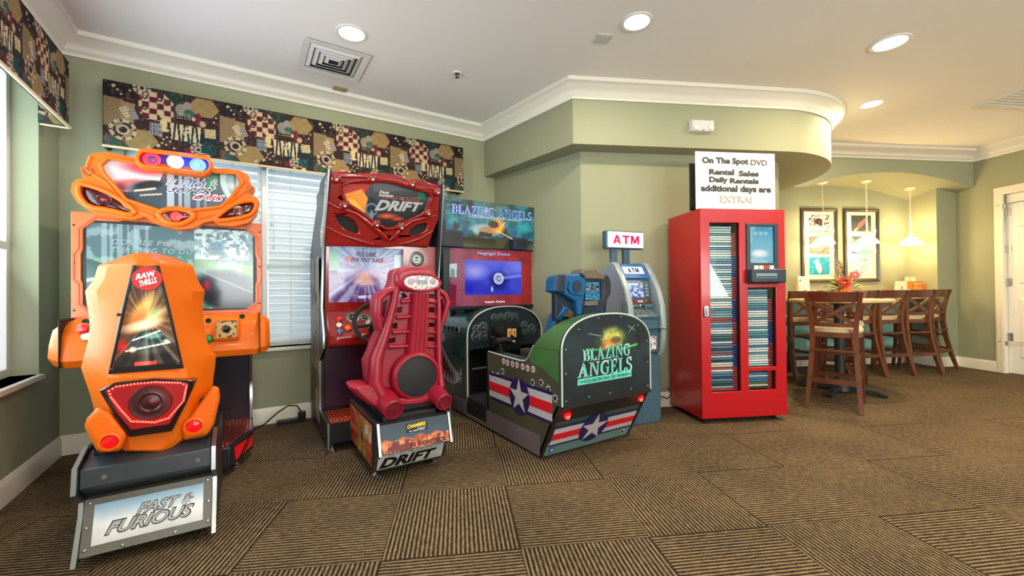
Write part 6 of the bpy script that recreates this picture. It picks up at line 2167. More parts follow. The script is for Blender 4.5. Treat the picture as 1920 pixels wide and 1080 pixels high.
sc_, sqA = fas(xa + .01, xb - .005, ((.055, 1.045), (.078, 1.19)), 'screen_bezel', M['atmsteel'])
a = Art(1.3, 50, (40, 80, 160), 5)
a.vgrad((30, 80, 180), (60, 110, 200), (130, 170, 220))
a.blot(7, .5, (226, 236, 246), 4, .9).poly([(.1, .8), (1.2, .8), (1.2, .92), (.1, .92)], (226, 234, 244)).ell(1.05, .85, .12, .1, (210, 60, 60), .5)
panel('screen', a, sub(sqA, .04, .72, .08, .94), M['screen'], sc_)
for k in range(4):
    b = MB()
    q = sub(sqA, .78, .92, .14 + .19 * k, .24 + .19 * k)
    b.solid([q(0, 0), q(1, 0), q(1, 1), q(0, 1)], [q(u, v) + nA2 * .008 for u, v in ((0, 0), (1, 0), (1, 1), (0, 1))])
    b.build('screen_button', M['zinc'], sc_, smooth=0)
st3, sqB = fas(xa + .01, xb - .005, ((.050, 1.005), (.055, 1.035)), 'card_logos', mat('maroon_strip', rgb(110, 24, 40), .4), .009, .001)
text('VISA', sub(sqB, .42, .66, .25, .75), M['inkwhite'], st3, .03, .2, nrm=tuple(nA2))
b = MB()
q = sub(sqB, .74, .86, .15, .85)
b.add([q(0, 1), q(1, 1), q(.5, 0)], [(0, 1, 2)])
b.build('green_arrow', M['greencap'], st3, smooth=0)
b = MB(TA)
b.box(xa + .02, xa + .13, .02, .06, .955, .99)
b.build('receipt_slot', M['atmsteel'], R4, bevel=.006)
b = MB(TA)
b.box(xa + .03, xa + .12, .015, .022, .966, .976)
b.build('slot_mouth', M['black'], R4)
b = MB(TA)
b.box(xb - .10, xb - .01, .0, .05, .935, .995)
cr_ = b.build('card_reader', M['atmblue'], R4, bevel=.010)
b = MB(TA)
b.box(xb - .085, xb - .03, -.006, .002, .962, .968)
b.build('card_slot', M['black'], cr_)
b = MB(TA)
b.ball((xb - .13, .03, .985), .014)
b.build('mirror', M['zinc'], R4)
kp_, kq = fas(xa, xb, ((-.044, .902), (.046, .958)), 'keypad_shelf', M['atmsteel'], .006)
for i in range(4):
    for j in range(4):
        b = MB()
        q = sub(kq, .14 + .16 * i, .14 + .16 * i + .12, .10 + .2 * j, .10 + .2 * j + .14)
        up_ = Vector((0, 0, .008))
        b.solid([q(0, 0), q(1, 0), q(1, 1), q(0, 1)], [q(u, v) + up_ for u, v in ((0, 0), (1, 0), (1, 1), (0, 1))])
        b.build('key', M['zinc'], kp_, smooth=0)
b = MB(TA)
b.solid([(xa, -.05, .885), (xb, -.05, .885), (xb, -.05, .905), (xa, -.05, .905)], [(xa, -.02, .88), (xb, -.02, .88), (xb, -.02, .91), (xa, -.02, .91)])
b.build('shelf_lip', M['atmsteel'], R4, bevel=.004)
dp_, dq_ = fas(xa, xb, ((-.028, .60), (-.034, .87)), 'dispenser_panel', M['atmblue'], .006)
b = MB()
c = dq_(.36, .42)
b.lathe([(.062, -.01), (.062, .012), (.050, .016), (.045, -.004), (.001, -.004)], c, nA2, 26)
b.build('dispenser_ring', M['atmsteel'], dp_)
b = MB()
b.lathe([(.045, -.002), (.03, .004), (.001, .003)], c + Vector((0, 0, -.004)), nA2, 20)
b.build('dispenser_mouth', M['black'], dp_)
a = Art(.75, 22, (226, 230, 232), 6)
a.blot(6, .56, (60, 90, 170), 3).blot(7, .62, (210, 60, 60), 9)
panel('network_sticker', a, sub(dq_, .66, .92, .08, .50), M['artmatte'], dp_)
b = MB()
p = TA(-.02, -.075, .80)
b.lathe([(.012, -.01), (.012, .01), (.006, .012), (.001, .012)], p, nA2, 14)
b.build('lock', M['zinc'], R4)
b = MB(TA)
b.box(-aw - .014, .008, -.078, .45, .792, .796)
b.build('shell_seam', M['black'], R4, smooth=0)
# sign on posts
g0, g1 = locA(PA(1137.5, 466, .20)), locA(PA(1206.5, 435, .20))
b = MB(TA)
b.box(g0.x, g1.x, .20, .27, g0.z, g1.z)
sgA = b.build('sign_box', M['atmsteel'], R4, bevel=.012, segs=3)
b = MB(TA)
b.box(g0.x + .014, g1.x - .006, .196, .202, g0.z + .014, g1.z - .010)
sfA = b.build('sign_face', mat('sign_face_white', rgb(225, 236, 244), .4, emit=rgb(225, 238, 250), es=.8), sgA, bevel=.002)
text('aTM', lambda u, v: TA(g0.x + .06 + (g1.x - g0.x - .115) * u, .194, g0.z + .045 + (g1.z - g0.z - .085) * v), mat('magenta_letters', rgb(200, 10, 90), .4, emit=rgb(210, 10, 96), es=.25), sfA, serif=True, nrm=tuple(nA2))
for x in (g0.x + .095, g0.x + .225):
    b = MB(TA)
    b.box(x - .032, x + .032, .22, .25, 1.33, g0.z + .005)
    for k in range(3): b.box(x - .022 + .018 * k, x - .016 + .018 * k, .216, .222, 1.34, g0.z)
    b.build('sign_post', M['atmsteel'], R4, smooth=0)
# ================================================================== red disc rental kiosk
VK = 3.236
KU0, KU1, KV1, KZ = 1.992, 2.765, 3.76, 1.79
TK = lambda u, v, z: UV(u, v, z)
R5 = thing('rental_kiosk', 'tall red disc rental kiosk with glass windows of stacked cases', 'vending kiosk', UV((KU0 + KU1) / 2, VK, 0), AU)
def UZ(x, y): 
    p = PV(x, y, VK)
    return toUV(p)[0], p.z
def rectK(x0, y0, x1, y1):
    a0, a1 = UZ(x0, y1), UZ(x1, y0)
    return a0[0], a1[0], a0[1], a1[1]
wl = rectK(1334.5, 418, 1386, 736)
wm = rectK(1404.5, 539, 1455, 689)
wb = rectK(1404.5, 694.5, 1455, 732)
ws = rectK(1400, 420, 1457, 532)
KB = .045
b = MB(TK)
b.box(KU0, KU0 + .02, VK + .02, KV1, KB, KZ).box(KU1 - .02, KU1, VK + .02, KV1, KB, KZ)
b.box(KU0 + .02, KU1 - .02, KV1 - .02, KV1, KB, KZ).box(KU0 + .02, KU1 - .02, VK + .02, KV1 - .02, KZ - .02, KZ).box(KU0 + .02, KU1 - .02, VK + .02, KV1 - .02, KB, KB + .02)
b.build('cabinet', M['kiosk'], R5, smooth=0)
b = MB()
def R_(r): return [(r[0], r[2]), (r[0], r[3]), (r[1], r[3]), (r[1], r[2])]
plate(b, [(KU0, KB), (KU1, KB), (KU1, KZ), (KU0, KZ)], [R_(wl), R_(wm), R_(wb), R_(ws)], lambda u, z: UV(u, VK, z), lambda u, z: UV(u, VK + .02, z))
b.build('front_door', M['kiosk'], R5, smooth=0, bevel=.004)
b = MB(TK)
b.box(wl[0] - .03, KU1 - .04, VK + .30, VK + .31, .1, KZ - .06)
b.build('inner_back', M['black'], R5, smooth=0)
M['kglass'] = glass_mat('kiosk_glass', (.97, .99, 1, 1), .035)
for r in (wl, wm, wb):
    b = MB(TK)
    b.box(r[0] - .004, r[1] + .004, VK + .021, VK + .025, r[2] - .004, r[3] + .004)
    b.build('glass_pane', M['kglass'], R5, smooth=0)
    b = MB(TK)
    b.box(r[0] - .002, r[0] + .010, VK + .03, VK + .26, r[2], r[3])
    b.build('rack_upright', M['zinc'], R5, smooth=0)
    b = MB(TK)
    b.box(r[1] - .002, r[1] + .012, VK + .03, VK + .26, r[2], r[3])
    b.build('rack_upright', M['black'], R5, smooth=0)
    # coloured rack teeth down the right side, in blue and red runs
    z, k = r[2], 0
    while z < r[3] - .12:
        z1 = min(z + .19, r[3])
        b = MB(TK)
        zz = z
        while zz < z1 - .01:
            b.box(r[1] - .042, r[1] - .004, VK + .045, VK + .16, zz + .001, zz + .012)
            zz += .0198
        b.build('rack_strip', mat('rack_red', rgb(176, 40, 52), .4) if k % 2 == 0 else mat('rack_blue', rgb(30, 62, 128), .4), R5, smooth=0, kind='stuff')
        z, k = z1, k + 1
        if k > 8: break
b = MB()
p0 = PV(1323.5, 585, VK)
b.T = TK
u_, z_ = UZ(1323.5, 584)
b.box(u_ - .022, u_ + .022, VK - .014, VK, z_ - .045, z_ + .045)
o = b.build('door_lock', M['zinc'], R5, bevel=.006)
b = MB(TK)
b.box(u_ - .008, u_ + .008, VK - .022, VK - .012, z_ - .03, z_ + .03)
b.build('lock_handle', M['chrome'], o, bevel=.004)
# touch screen unit
b = MB()
si = rectK(1406, 425, 1450, 493)
plate(b, [(ws[0] + .0, ws[2] + .0), (ws[1], ws[2]), (ws[1], ws[3]), (ws[0], ws[3])], [R_(si)], lambda u, z: UV(u, VK - .012, z), lambda u, z: UV(u, VK + .05, z))
su = b.build('screen_unit', mat('kiosk_unit_slate', rgb(34, 56, 68), .35), R5, smooth=0, bevel=.004)
a = Art((si[1] - si[0]) / (si[3] - si[2]), 60, (100, 170, 200), 7)
a.vgrad((120, 180, 206), (110, 178, 208), (70, 150, 190))
a.blot(3, .52, (176, 210, 222), 5, .6).ell(.3, .26, .34, .14, (226, 238, 240), .6)
for x in (.14, .3, .44): a.poly([(x, .76), (x + .1, .76), (x + .1, .86), (x, .86)], (140, 190, 214))
so_ = panel('touch_screen', a, lambda u, v: UV(si[0] + (si[1] - si[0]) * u, VK + .004, si[2] + (si[3] - si[2]) * v), M['screen'], R5)
nV = tuple(UV(0, -1))
for k in range(4):
    q = rectK(1412 + 9.5 * k, 498, 1420 + 9.5 * k, 505)
    b = MB(TK)
    b.box(q[0], q[1], VK - .015, VK - .011, q[2], q[3])
    b.build('card_sticker', M[('white', 'whitecap', 'redcap', 'white')[k]], su, smooth=0)
q = rectK(1400, 505, 1464, 531)
b = MB(TK)
b.box(q[0], q[1], VK - .065, VK - .012, q[2], q[3])
dsp = b.build('disc_slot_housing', mat('kiosk_slot_slate', rgb(30, 50, 62), .35), R5, bevel=.012, segs=3)
q2 = rectK(1408, 513, 1446, 522)
b = MB(TK)
b.box(q2[0], q2[1], VK - .067, VK - .062, q2[2], q2[3])
b.build('disc_slot', mat('slot_pale', rgb(120, 150, 160), .4), dsp, smooth=0)
b = MB(TK)
b.box(q2[0] + .005, q2[1] - .005, VK - .069, VK - .066, q2[2] + .006, q2[2] + .016)
b.build('slot_mouth', M['black'], dsp, smooth=0)
for u, v in ((KU0 + .06, VK + .06), (KU1 - .07, VK + .06), (KU0 + .06, KV1 - .06), (KU1 - .07, KV1 - .06)):
    p = UV(u, v)
    b = MB()
    b.lathe([(.022, 0), (.022, .012), (.012, .02), (.010, .05)], p, n=14)
    b.build('foot', M['rubber'], R5)
# every case in the racks
cols = [(206, 214, 212), (150, 190, 190), (70, 110, 150), (36, 60, 96), (190, 206, 206), (120, 166, 176), (226, 228, 222), (84, 140, 150), (52, 84, 110), (160, 60, 62), (60, 110, 84), (200, 196, 170), (110, 120, 132), (40, 44, 52)]
cm = [mat('case_spine_%d' % i, rgb(*[min(q * 1.08, 236) for q in c]), .35, noise=(55, .35, (1, 1, .2))) for i, c in enumerate(cols)]
rr_ = random.Random(5)
mesh_case = None
for r, nm in ((wl, 'left tall window'), (wm, 'middle right window'), (wb, 'small lower right window')):
    pitch = .0198
    n = int((r[3] - r[2] - .006) / pitch)
    u0, u1 = r[0] + .016, r[1] - .046
    for k in range(n):
        z = r[2] + .004 + k * pitch
        fr_ = k / max(n, 1)
        pool = [0, 1, 4, 5, 6, 7, 1, 0, 2] if (nm[0] == 'm' or fr_ > .5) else list(range(14))
        m = cm[rr_.choice(pool)]
        dv = rr_.uniform(0, .006)
        c0 = UV((u0 + u1) / 2, VK + .04 + dv, z)
        b = MB(frame((0, 0, 0), 0))
        w = (u1 - u0) / 2
        me_o = None
        if mesh_case is None:
            b.box(-1, 1, 0, .13, 0, .0132)
            b.box(-1.0, 1.0, -.0012, .0, .0015, .0118)
            mesh_case = b.build('disc_case', m, None, smooth=0)
            o = mesh_case
        else:
            o = mesh_case.copy()
            COL.objects.link(o)
        o.location = c0
        o.rotation_euler = (0, 0, AU)
        o.scale = (w, 1, 1)
        o.material_slots[0].link = 'OBJECT'
        o.material_slots[0].material = m
        tag(o, 'thin disc case lying flat in the %s of the red kiosk' % nm, 'disc case', 'disc cases in the %s of the kiosk' % nm)
# ---- board sign standing on the kiosk
SU0, SU1, SZ0, SZ1 = 1.974 + .004, 2.700, KZ, 2.272
VSg = 3.262
R6 = thing('sign_board', 'white board sign with black rental lettering standing on the red kiosk', 'sign', UV((SU0 + SU1) / 2, VSg, KZ), AU)
b = MB(TK)
b.box(SU0, SU1, VSg, VSg + .012, SZ0, SZ1)
sb = b.build('board', mat('sign_white', rgb(232, 232, 232), .5), R6, smooth=0)
b = MB(TK)
b.box(SU0 - .012, SU0 + .05, VSg + .07, VSg + .085, SZ0, SZ1 - .08).box(SU0 - .012, SU1 - .02, VSg + .07, VSg + .085, SZ0, SZ0 + .03)
b.build('back_support', M['dark'], R6, smooth=0)
sg_ = lambda u, v: UV(SU0 + (SU1 - SU0) * u, VSg - .001, SZ0 + (SZ1 - SZ0) * v)
M['blacklet'] = mat('sign_black', rgb(52, 50, 52), .5)
for s_, u0, u1, v0, v1, m, bo in (('On The Spot', .075, .66, .765, .905, 'blacklet', .045), ('DVD', .69, .90, .782, .885, 'outl', .02), ('Rental', .16, .475, .60, .70, 'blacklet', .045), ('Sales', .535, .79, .585, .685, 'blacklet', .045),
                                 ('Daily', .16, .395, .44, .565, 'blacklet', .045), ('Rentals', .42, .79, .455, .55, 'blacklet', .045), ('additional days are', .055, .945, .275, .42, 'blacklet', .045)):
    mm = M['blacklet'] if m == 'blacklet' else mat('sign_grey', rgb(92, 90, 92), .5)
    text(s_, sub(sg_, u0, u1, v0, v1), mm, sb, bo, nrm=nV)
text('-', sub(sg_, .495, .515, .64, .655), mat('sign_faint', rgb(196, 192, 190), .5), sb, .03, nrm=nV)
text('EXTRA!', sub(sg_, .295, .70, .115, .235), mat('sign_tan', rgb(160, 152, 124), .5), sb, .025, nrm=nV)
text('EXTRA!', sub(sg_, .302, .693, .125, .225), mat('sign_pale', rgb(230, 229, 224), .5), sb, -.012, nrm=nV, lift=.0035)
# ================================================================== cornice boxes and blinds
def games_print(a, per):
    """gaming-table patchwork, repeating along the cloth"""
    U0 = a.U.copy()
    a.U = np.mod(a.U, per)
    br, gn, tn, cr, mr = (56, 40, 40), (42, 54, 50), (160, 138, 96), (196, 180, 146), (96, 32, 40)
    a.a[:] = br
    k = per / 1.43
    X = lambda x: x * k
    a.poly([(X(.0), .75), (X(.4), .8), (X(.4), 1), (0, 1)], (38, 32, 36)).poly([(X(.55), .62), (X(1.0), .62), (X(1.0), .98), (X(.55), .98)], gn)
    a.poly([(X(.95), .1), (X(1.43), .1), (X(1.43), .42), (X(.95), .42)], (36, 48, 50)).poly([(0, 0), (X(.5), 0), (X(.4), .16), (0, .2)], (64, 62, 50))
    a.poly([(0, .32), (X(.2), .3), (X(.22), .74), (0, .76)], (134, 114, 84)).poly([(X(.2), .38), (X(.34), .4), (X(.36), .7), (X(.2), .72)], (150, 128, 92))
    # chequered board
    inn = (a.U > X(.40)) & (a.U < X(.82)) & (a.V > .50) & (a.V < .94) & (a.U - X(.4) + a.V - .5 > .1) & (X(.82) - a.U + .94 - a.V > .12)
    ch = (np.floor(a.U / .088) + np.floor((a.V + .02) / .088)) % 2
    a.mix(inn * (ch == 0), cr).mix(inn * (ch == 1), mr)
    for x, y in ((.47, .85), (.65, .85), (.74, .80), (.47, .68)): a.ring(X(x), y, .03, .012, (70, 50, 54))
    # hexagonal quilted boards
    for hx, hy, r in ((.42, .16, .19), (1.22, .83, .18)):
        hp = [(X(hx) + r * math.cos(t) * 1.15, hy + r * math.sin(t) * .95) for t in np.linspace(0, 2 * PI, 7)[:-1]]
        m = a.inside(hp)
        a.mix(m, tn)
        a.mix(m * ((np.mod(a.U + a.V, .045) < .012) | (np.mod(a.U - a.V, .045) < .012)), (134, 110, 62))
    # playing cards
    for cx_, cy_, w, h, ro, c in ((.26, .56, .11, .17, .6, cr), (.34, .54, .09, .16, .35, (150, 140, 140)), (1.30, .42, .15, .15, .05, (200, 184, 136))):
        co, si = math.cos(ro), math.sin(ro)
        dx, dy = a.U - X(cx_), a.V - cy_
        p, q = dx * co + dy * si, -dx * si + dy * co
        m = (np.abs(p) < w / 2) & (np.abs(q) < h / 2)
        a.mix(m, c)
        a.mix(m * (np.mod(p, .034) < .013) * (np.mod(q, .04) < .016), (90, 66, 58))
    # backgammon points
    for i in range(7):
        x = .78 + .058 * i
        a.poly([(X(x), .24), (X(x + .05), .24), (X(x + .025), .52)] if i % 2 else [(X(x), .50), (X(x + .05), .50), (X(x + .025), .20)], (206, 194, 160))
    # knight, spade, dotted wheels, dice and beads
    a.ell(X(.68), .60, .035, .055, cr, .2).ell(X(.70), .46, .05, .10, (214, 192, 132), .15).ell(X(.71), .37, .07, .03, (214, 192, 132), .2)
    a.ell(X(.93), .74, .09, .10, (140, 132, 122), .1).ell(X(1.0), .80, .06, .09, (150, 140, 130), .1).ell(X(1.02), .70, .07, .07, (60, 96, 84), .1)
    for x, y, r in ((.44, .97, .09), (1.14, .13, .085), (.22, .28, .14)):
        a.ring(X(x), y, r, .022, cr, .9)
        a.ring(X(x), y, r * .45, .014, (190, 180, 160), .9)
        th = np.arctan2(a.V - y, a.U - X(x))
        a.mix(((np.abs(np.hypot(a.U - X(x), a.V - y) - r) < .02) & (np.mod(th, .8) < .25)), (84, 56, 58))
    ins = (a.U > X(.53)) & (a.U < X(.68)) & (a.V > .26) & (a.V < .46)
    a.mix(ins * ((np.mod(a.U, .035) < .014) | (np.mod(a.V, .035) < .014)), (140, 146, 156))
    ins = (a.U > X(.86)) & (a.U < X(1.04)) & (a.V > .58) & (a.V < .68)
    a.mix(ins * ((np.mod(a.U, .03) < .012) & (np.mod(a.V, .035) < .018)), cr)
    for x, y in ((.66, .27), (.70, .22), (.74, .26), (.78, .20), (.68, .16), (.73, .14), (.80, .27), (.16, .88), (.2, .82), (1.38, .7), (1.35, .62), (.30, .90), (1.08, .32), (.83, .10)): a.ell(X(x), y, .018, .018, cr, .3)
    for x, y in ((.92, .40), (.98, .42), (1.0, .36), (.95, .34), (.10, .9), (.50, .04), (.62, .08)): a.poly([(X(x), y), (X(x + .04), y + .02), (X(x + .03), y + .06), (X(x - .01), y + .04)], cr)
    a.ell(X(1.26), .12, .09, .12, (30, 70, 74), .1).ell(X(1.0), .10, .05, .05, (120, 36, 46), .2).ell(X(.06), .10, .06, .09, (90, 80, 76), .2).ell(X(.12), .07, .07, .07, (52, 84, 76), .2)
    m = (a.U > X(1.13)) & (a.U < X(1.3)) & (a.V < .08)
    a.mix(m * (ch == 0), cr).mix(m * (ch == 1), mr)
    a.ell(X(1.14), .62, .05, .12, (110, 40, 48), .2).ell(X(1.20), .56, .05, .06, (190, 160, 130), .3).ell(X(1.08), .62, .03, .04, cr, .3)
    a.U = U0
    a.mix(np.clip((a.cloud(30, 2) - .62) / .1, 0, 1) * .35, (150, 130, 100))
    a.a *= .9
    return a
M['cloth'] = print_mat('games_cloth', .9, spec=.15)
M['clothplain'] = mat('dark_cloth', rgb(58, 42, 42), .9)
M['welt'] = mat('cream_welt', rgb(206, 192, 158), .8)
def cornice(T, w, z0, z1, d, lab, nm='cornice_box'):
    """T(x, y, z): x along the wall, y out from it"""
    c = T(w / 2, d / 2, z0)
    t = thing(nm, lab, 'window valance', c)
    h = z1 - z0
    b = MB(T)
    b.box(0, w, d - .015, d, z0, z1).box(0, .015, 0, d - .015, z0, z1).box(w - .015, w, 0, d - .015, z0, z1).box(.015, w - .015, 0, d - .015, z1 - .015, z1)
    b.build('box', M['clothplain'], t, smooth=0)
    a = Art(w / h, 760 * w / 2.8, (60, 40, 40), 1)
    games_print(a, 1.43)
    panel('face_cloth', a, lambda u, v: T(u * w, d + .004, z0 + h * v), M['cloth'], t)
    for x in (-.004, w + .004, w - .019):
        a2 = Art(d / h, 30, (60, 40, 40), 1)
        a2.U = a2.U + (0 if x < 0 else w / h)
        games_print(a2, 1.43)
        panel('return_cloth', a2, lambda u, v: T(x, d * u, z0 + h * v), M['cloth'], t)
    b = MB(T)
    b.tube([(-.006, 0, z0), (-.006, d + .006, z0), (w + .006, d + .006, z0), (w + .006, 0, z0)], .010, 8)
    b.build('welt_cord', M['welt'], t)
    return t
cornice(lambda x, y, z: Vector((-.855 + x, YB - y, z)), 2.81, 2.178, 2.652, .125, 'long games print cornice box above the blinds on the window wall')
cornice(lambda x, y, z: Vector((XL + y, 1.35 + x, z)), 2.49, 2.215, 2.64, .13, 'games print cornice box over the bright window at the left edge')
sl = bpy.data.materials.new('blind_slat')
sl.use_nodes = True
nt = sl.node_tree
nt.nodes.remove(nt.nodes['Principled BSDF'])
d1, d2, mx = nt.nodes.new('ShaderNodeBsdfDiffuse'), nt.nodes.new('ShaderNodeBsdfTranslucent'), nt.nodes.new('ShaderNodeMixShader')
d1.inputs[0].default_value = rgb(240, 244, 244)
d2.inputs[0].default_value = rgb(226, 238, 242)
mx.inputs[0].default_value = .42
nt.links.new(d1.outputs[0], mx.inputs[1]); nt.links.new(d2.outputs[0], mx.inputs[2]); nt.links.new(mx.outputs[0], nt.nodes['Material Output'].inputs[0])
def blind(x0, x1, z0, z1, lab, cords):
    t = thing('window_blind', lab, 'window blind', ((x0 + x1) / 2, YB + .05, z0), 0, 'white slatted blinds on the back window')
    b = MB()
    b.box(x0, x1, YB + .02, YB + .075, z1 - .045, z1)
    b.build('head_rail', M['white'], t, bevel=.004)
    b = MB()
    n = int((z1 - z0 - .06) / .066)
    for k in range(n):
        z = z0 + .050 + k * .066
        rings = []
        for q, (dy, dzz) in enumerate(((-.024, -.031), (-.010, -.006), (.008, .015), (.022, .030))):
            rings.append([(x0 + .004, YB + .05 + dy, z + dzz), (x1 - .004, YB + .05 + dy, z + dzz)])
        V = [p for r in rings for p in r]
        b.add(V, [(0, 1, 3, 2), (2, 3, 5, 4), (4, 5, 7, 6)])
    b.build('slats', sl, t, smooth=60)
    b = MB()
    b.box(x0 + .003, x1 - .003, YB + .03, YB + .07, z0, z0 + .022)
    b.build('bottom_rail', M['white'], t, bevel=.004)
    for x in cords:
        b = MB()
        b.tube([(x, YB + .030, z1 - .04), (x, YB + .030, z0 + .01)], .0022, 5)
        b.build('ladder_cord', M['white'], t)
    x = x0 + .03 if x0 > 0 else x0 + .06
    for dx, zl in ((0, 1.72), (.016, 1.52)):
        b = MB()
        b.tube([(x + dx, YB + .012, z1 - .05), (x + dx, YB + .012, zl)], .002, 5)
        b.lathe([(.004, .02), (.009, 0), (.007, -.012), (.001, -.014)], (x + dx, YB + .012, zl), n=10)
        b.build('pull_cord', M['white'], t)
blind(-.765, .110, .685, 2.30, 'narrow white slatted blind behind the orange racing machine', (-.6, -.1))
blind(.155, 1.845, .685, 2.30, 'wide white slatted blind between the orange and red racing machines', (.33, .95, 1.6))
# ================================================================== power strip and cables by the skirting
p = PZ(567, 783, 0)
p.x = min(p.x, .38)
t = thing('power_strip', 'black power strip with plug on the carpet beside the red racing machine', 'power strip', p)
b = MB()
b.box(p.x - .17, p.x + .05, 4.06, 4.11, 0.0, .035)
b.build('strip', M['black'], t, bevel=.006)
b = MB()
b.box(p.x - .01, p.x + .05, 4.06, 4.105, .035, .085)
b.build('plug', M['black'], t, bevel=.006)
b = MB()
pts = [(.40, 4.085, .095), (.37, 4.08, .15), (.30, 4.07, .165), (.22, 4.06, .12), (.12, 4.05, .04), (.02, 4.04, .008), (-.08, 4.03, .007)]
q = Vector((p.x + .015 - .40, 0, -.01))
b.tube([Vector(v) + q for v in pts] + [(-.2, 4.02, .007)], .006, 6)
b.build('cable', M['rubber'], t)
c0 = UV(1.86, 3.79, .30)
t = thing('wall_outlet', 'white wall outlet with black plugs low behind the red kiosk', 'outlet', c0, AU)
b = MB(TK)
b.box(1.80, 1.90, 3.785, 3.799, .18, .32)
b.build('cover', M['white'], t, bevel=.004)
b = MB(TK)
b.box(1.83, 1.87, 3.73, 3.785, .20, .25)
b.tube([(1.85, 3.74, .2), (1.87, 3.72, .12), (1.93, 3.70, .10), (1.97, 3.70, .14), (1.94, 3.72, .2)], .006, 6)
b.build('plug_cable', M['rubber'], t)
# ================================================================== bar counter, pub table, stools
TV = lambda u, v, z: UV(u, v, z)
CT = 1.0
R7 = thing('bar_counter', 'long wall-mounted bar counter with pale brown top under the pendants', 'counter', UV(5.3, 5.2, CT - .05), AU)
b = MB(TV)
b.box(3.55, 6.665, 5.02, VB - .001, CT - .045, CT)
b.build('counter_top', M['counter'], R7, bevel=.006)
for u in (3.9, 5.0, 6.1):
    b = MB(TV)
    b.solid([(u - .02, VB - .014, CT - .046), (u - .02, 5.12, CT - .046), (u - .02, VB - .014, CT - .36)], [(u + .02, VB - .014, CT - .046), (u + .02, 5.12, CT - .046), (u + .02, VB - .014, CT - .36)])
    b.build('bracket', M['trim'], R7, smooth=0)
# ---- the pub table
tc = UV(4.07, 4.03)
R8 = thing('pub_table', 'round high pub table on a black cross-foot pedestal behind the near stool', 'table', tc)
TZ = 1.0
b = MB()
b.lathe([(.44, TZ - .034), (.455, TZ - .028), (.455, TZ - .006), (.44, TZ), (.001, TZ)], tc, n=48)
b.build('table_top', M['counter'], R8, smooth=40)
b = MB()
b.lathe([(.045, .03), (.045, TZ - .06), (.10, TZ - .05), (.10, TZ - .035)], tc, n=20)
b.build('column', M['iron'], R8)
b = MB()
b.lathe([(.10, .02), (.095, .06), (.06, .10), (.045, .12)], tc, n=20)
b.build('column_foot', M['iron'], R8)
fa = math.atan2(*(lambda d: (d.y, d.x))(PZ(1655, 752) - PZ(1495, 728)))
for k in range(4):
    t = fa + k * PI / 2
    d = Vector((math.cos(t), math.sin(t), 0))
    b = MB()
    b.bars([tc + d * .04 + Vector((0, 0, .055)), tc + d * .30 + Vector((0, 0, .045)), tc + d * .39 + Vector((0, 0, .022))], [.075, .06, .06], [.06, .05, .036])
    b.build('foot', M['iron'], R8, bevel=.008)
# ---- cross-back stool, built once
def make_stool():
    t = thing('bar_stool', '', 'bar stool', (0, 0, 0), 0, 'cross-back bar stools')
    w = M['wood']
    for s in (-1, 1):
        b = MB()
        b.bars([(s * .205, -.245, 1.085), (s * .19, -.215, .98), (s * .165, -.185, .80), (s * .160, -.180, .66), (s * .168, -.205, .45), (s * .185, -.255, .20), (s * .20, -.31, .0)], [.034, .036, .038, .040, .038, .036, .032], [.036, .04, .05, .052, .048, .042, .036], (0, 1, 0))
        b.build('rear_leg', w, t, smooth=50)
        b = MB()
        b.bars([(s * .185, .185, .70), (s * .186, .195, .35), (s * .19, .225, .0)], [.042, .036, .030], [.042, .036, .030], (0, 1, 0))
        b.build('front_leg', w, t, smooth=50)
    b = MB()
    n = 9
    rings = []
    for k in range(n):
        x = -.205 + .41 * k / (n - 1)
        y = -.235 - .030 * (1 - (2 * k / (n - 1) - 1) ** 2)
        rings.append([(x, y - .012, 1.085), (x, y + .012, 1.085), (x * .955, y + .034, .985 + .006 * abs(x) * 5), (x * .955, y + .010, .985 + .006 * abs(x) * 5)])
    b.loft(rings)
    b.build('top_rail', w, t, smooth=40, bevel=.004)
    for s in (-1, 1):
        b = MB()
        b.bars([(s * .165, -.222 - .004 * s, .985), (0, -.218 - .008 * s, .885), (-s * .150, -.198 - .004 * s, .79)], .034, .016, (0, 1, 0))
        b.build('cross_slat', w, t, smooth=50)
    b = MB()
    b.bars([(-.162, -.192, .775), (0, -.206, .775), (.162, -.192, .775)], .020, .036)
    b.build('back_rail', w, t, smooth=50)
    b = MB()
    o = [(-.165, -.19), (.165, -.19), (.20, .0), (.205, .19), (.12, .225), (-.12, .225), (-.205, .19), (-.20, .0)]
    b.solid([(x, y, .655) for x, y in o], [(x, y, .705) for x, y in o])
    b.build('seat_frame', w, t, smooth=0, bevel=.005)
    b = MB()
    o2 = rnd([(-.155, -.17), (.155, -.17), (.20, .0), (.205, .19), (.11, .235), (-.11, .235), (-.205, .19), (-.20, .0)], 2)
    b.loft([[(x, y, .703) for x, y in o2], [(x * 1.01, y * 1.01, .722) for x, y in o2], [(x * .98, y * .98, .742) for x, y in o2], [(x * .9, y * .9, .755) for x, y in o2], [(x * .5, y * .5, .760) for x, y in o2]])
    b.build('seat_cushion', M['cush'], t, smooth=70)
    def rail(nm, p, q, ww, hh, bow=0.0):
        b = MB()
        m = (Vector(p) + Vector(q)) / 2 + Vector((0, bow, 0))
        b.bars([p, m, q], ww, hh)
        b.build(nm, w, t, smooth=50)
    rail('rear_stretcher', (-.165, -.225, .54), (.165, -.225, .54), .020, .022)
    rail('rear_stretcher', (-.18, -.255, .26), (.18, -.255, .26), .020, .045, -.012)
    rail('front_stretcher', (-.187, .205, .25), (.187, .205, .25), .026, .034)
    rail('front_stretcher', (-.187, .20, .46), (.187, .20, .46), .018, .022)
    for s in (-1, 1):
        rail('side_stretcher', (s * .182, -.24, .28), (s * .188, .205, .30), .018, .030)
        rail('side_stretcher', (s * .168, -.21, .46), (s * .187, .20, .50), .018, .022)
    return t
stool = make_stool()
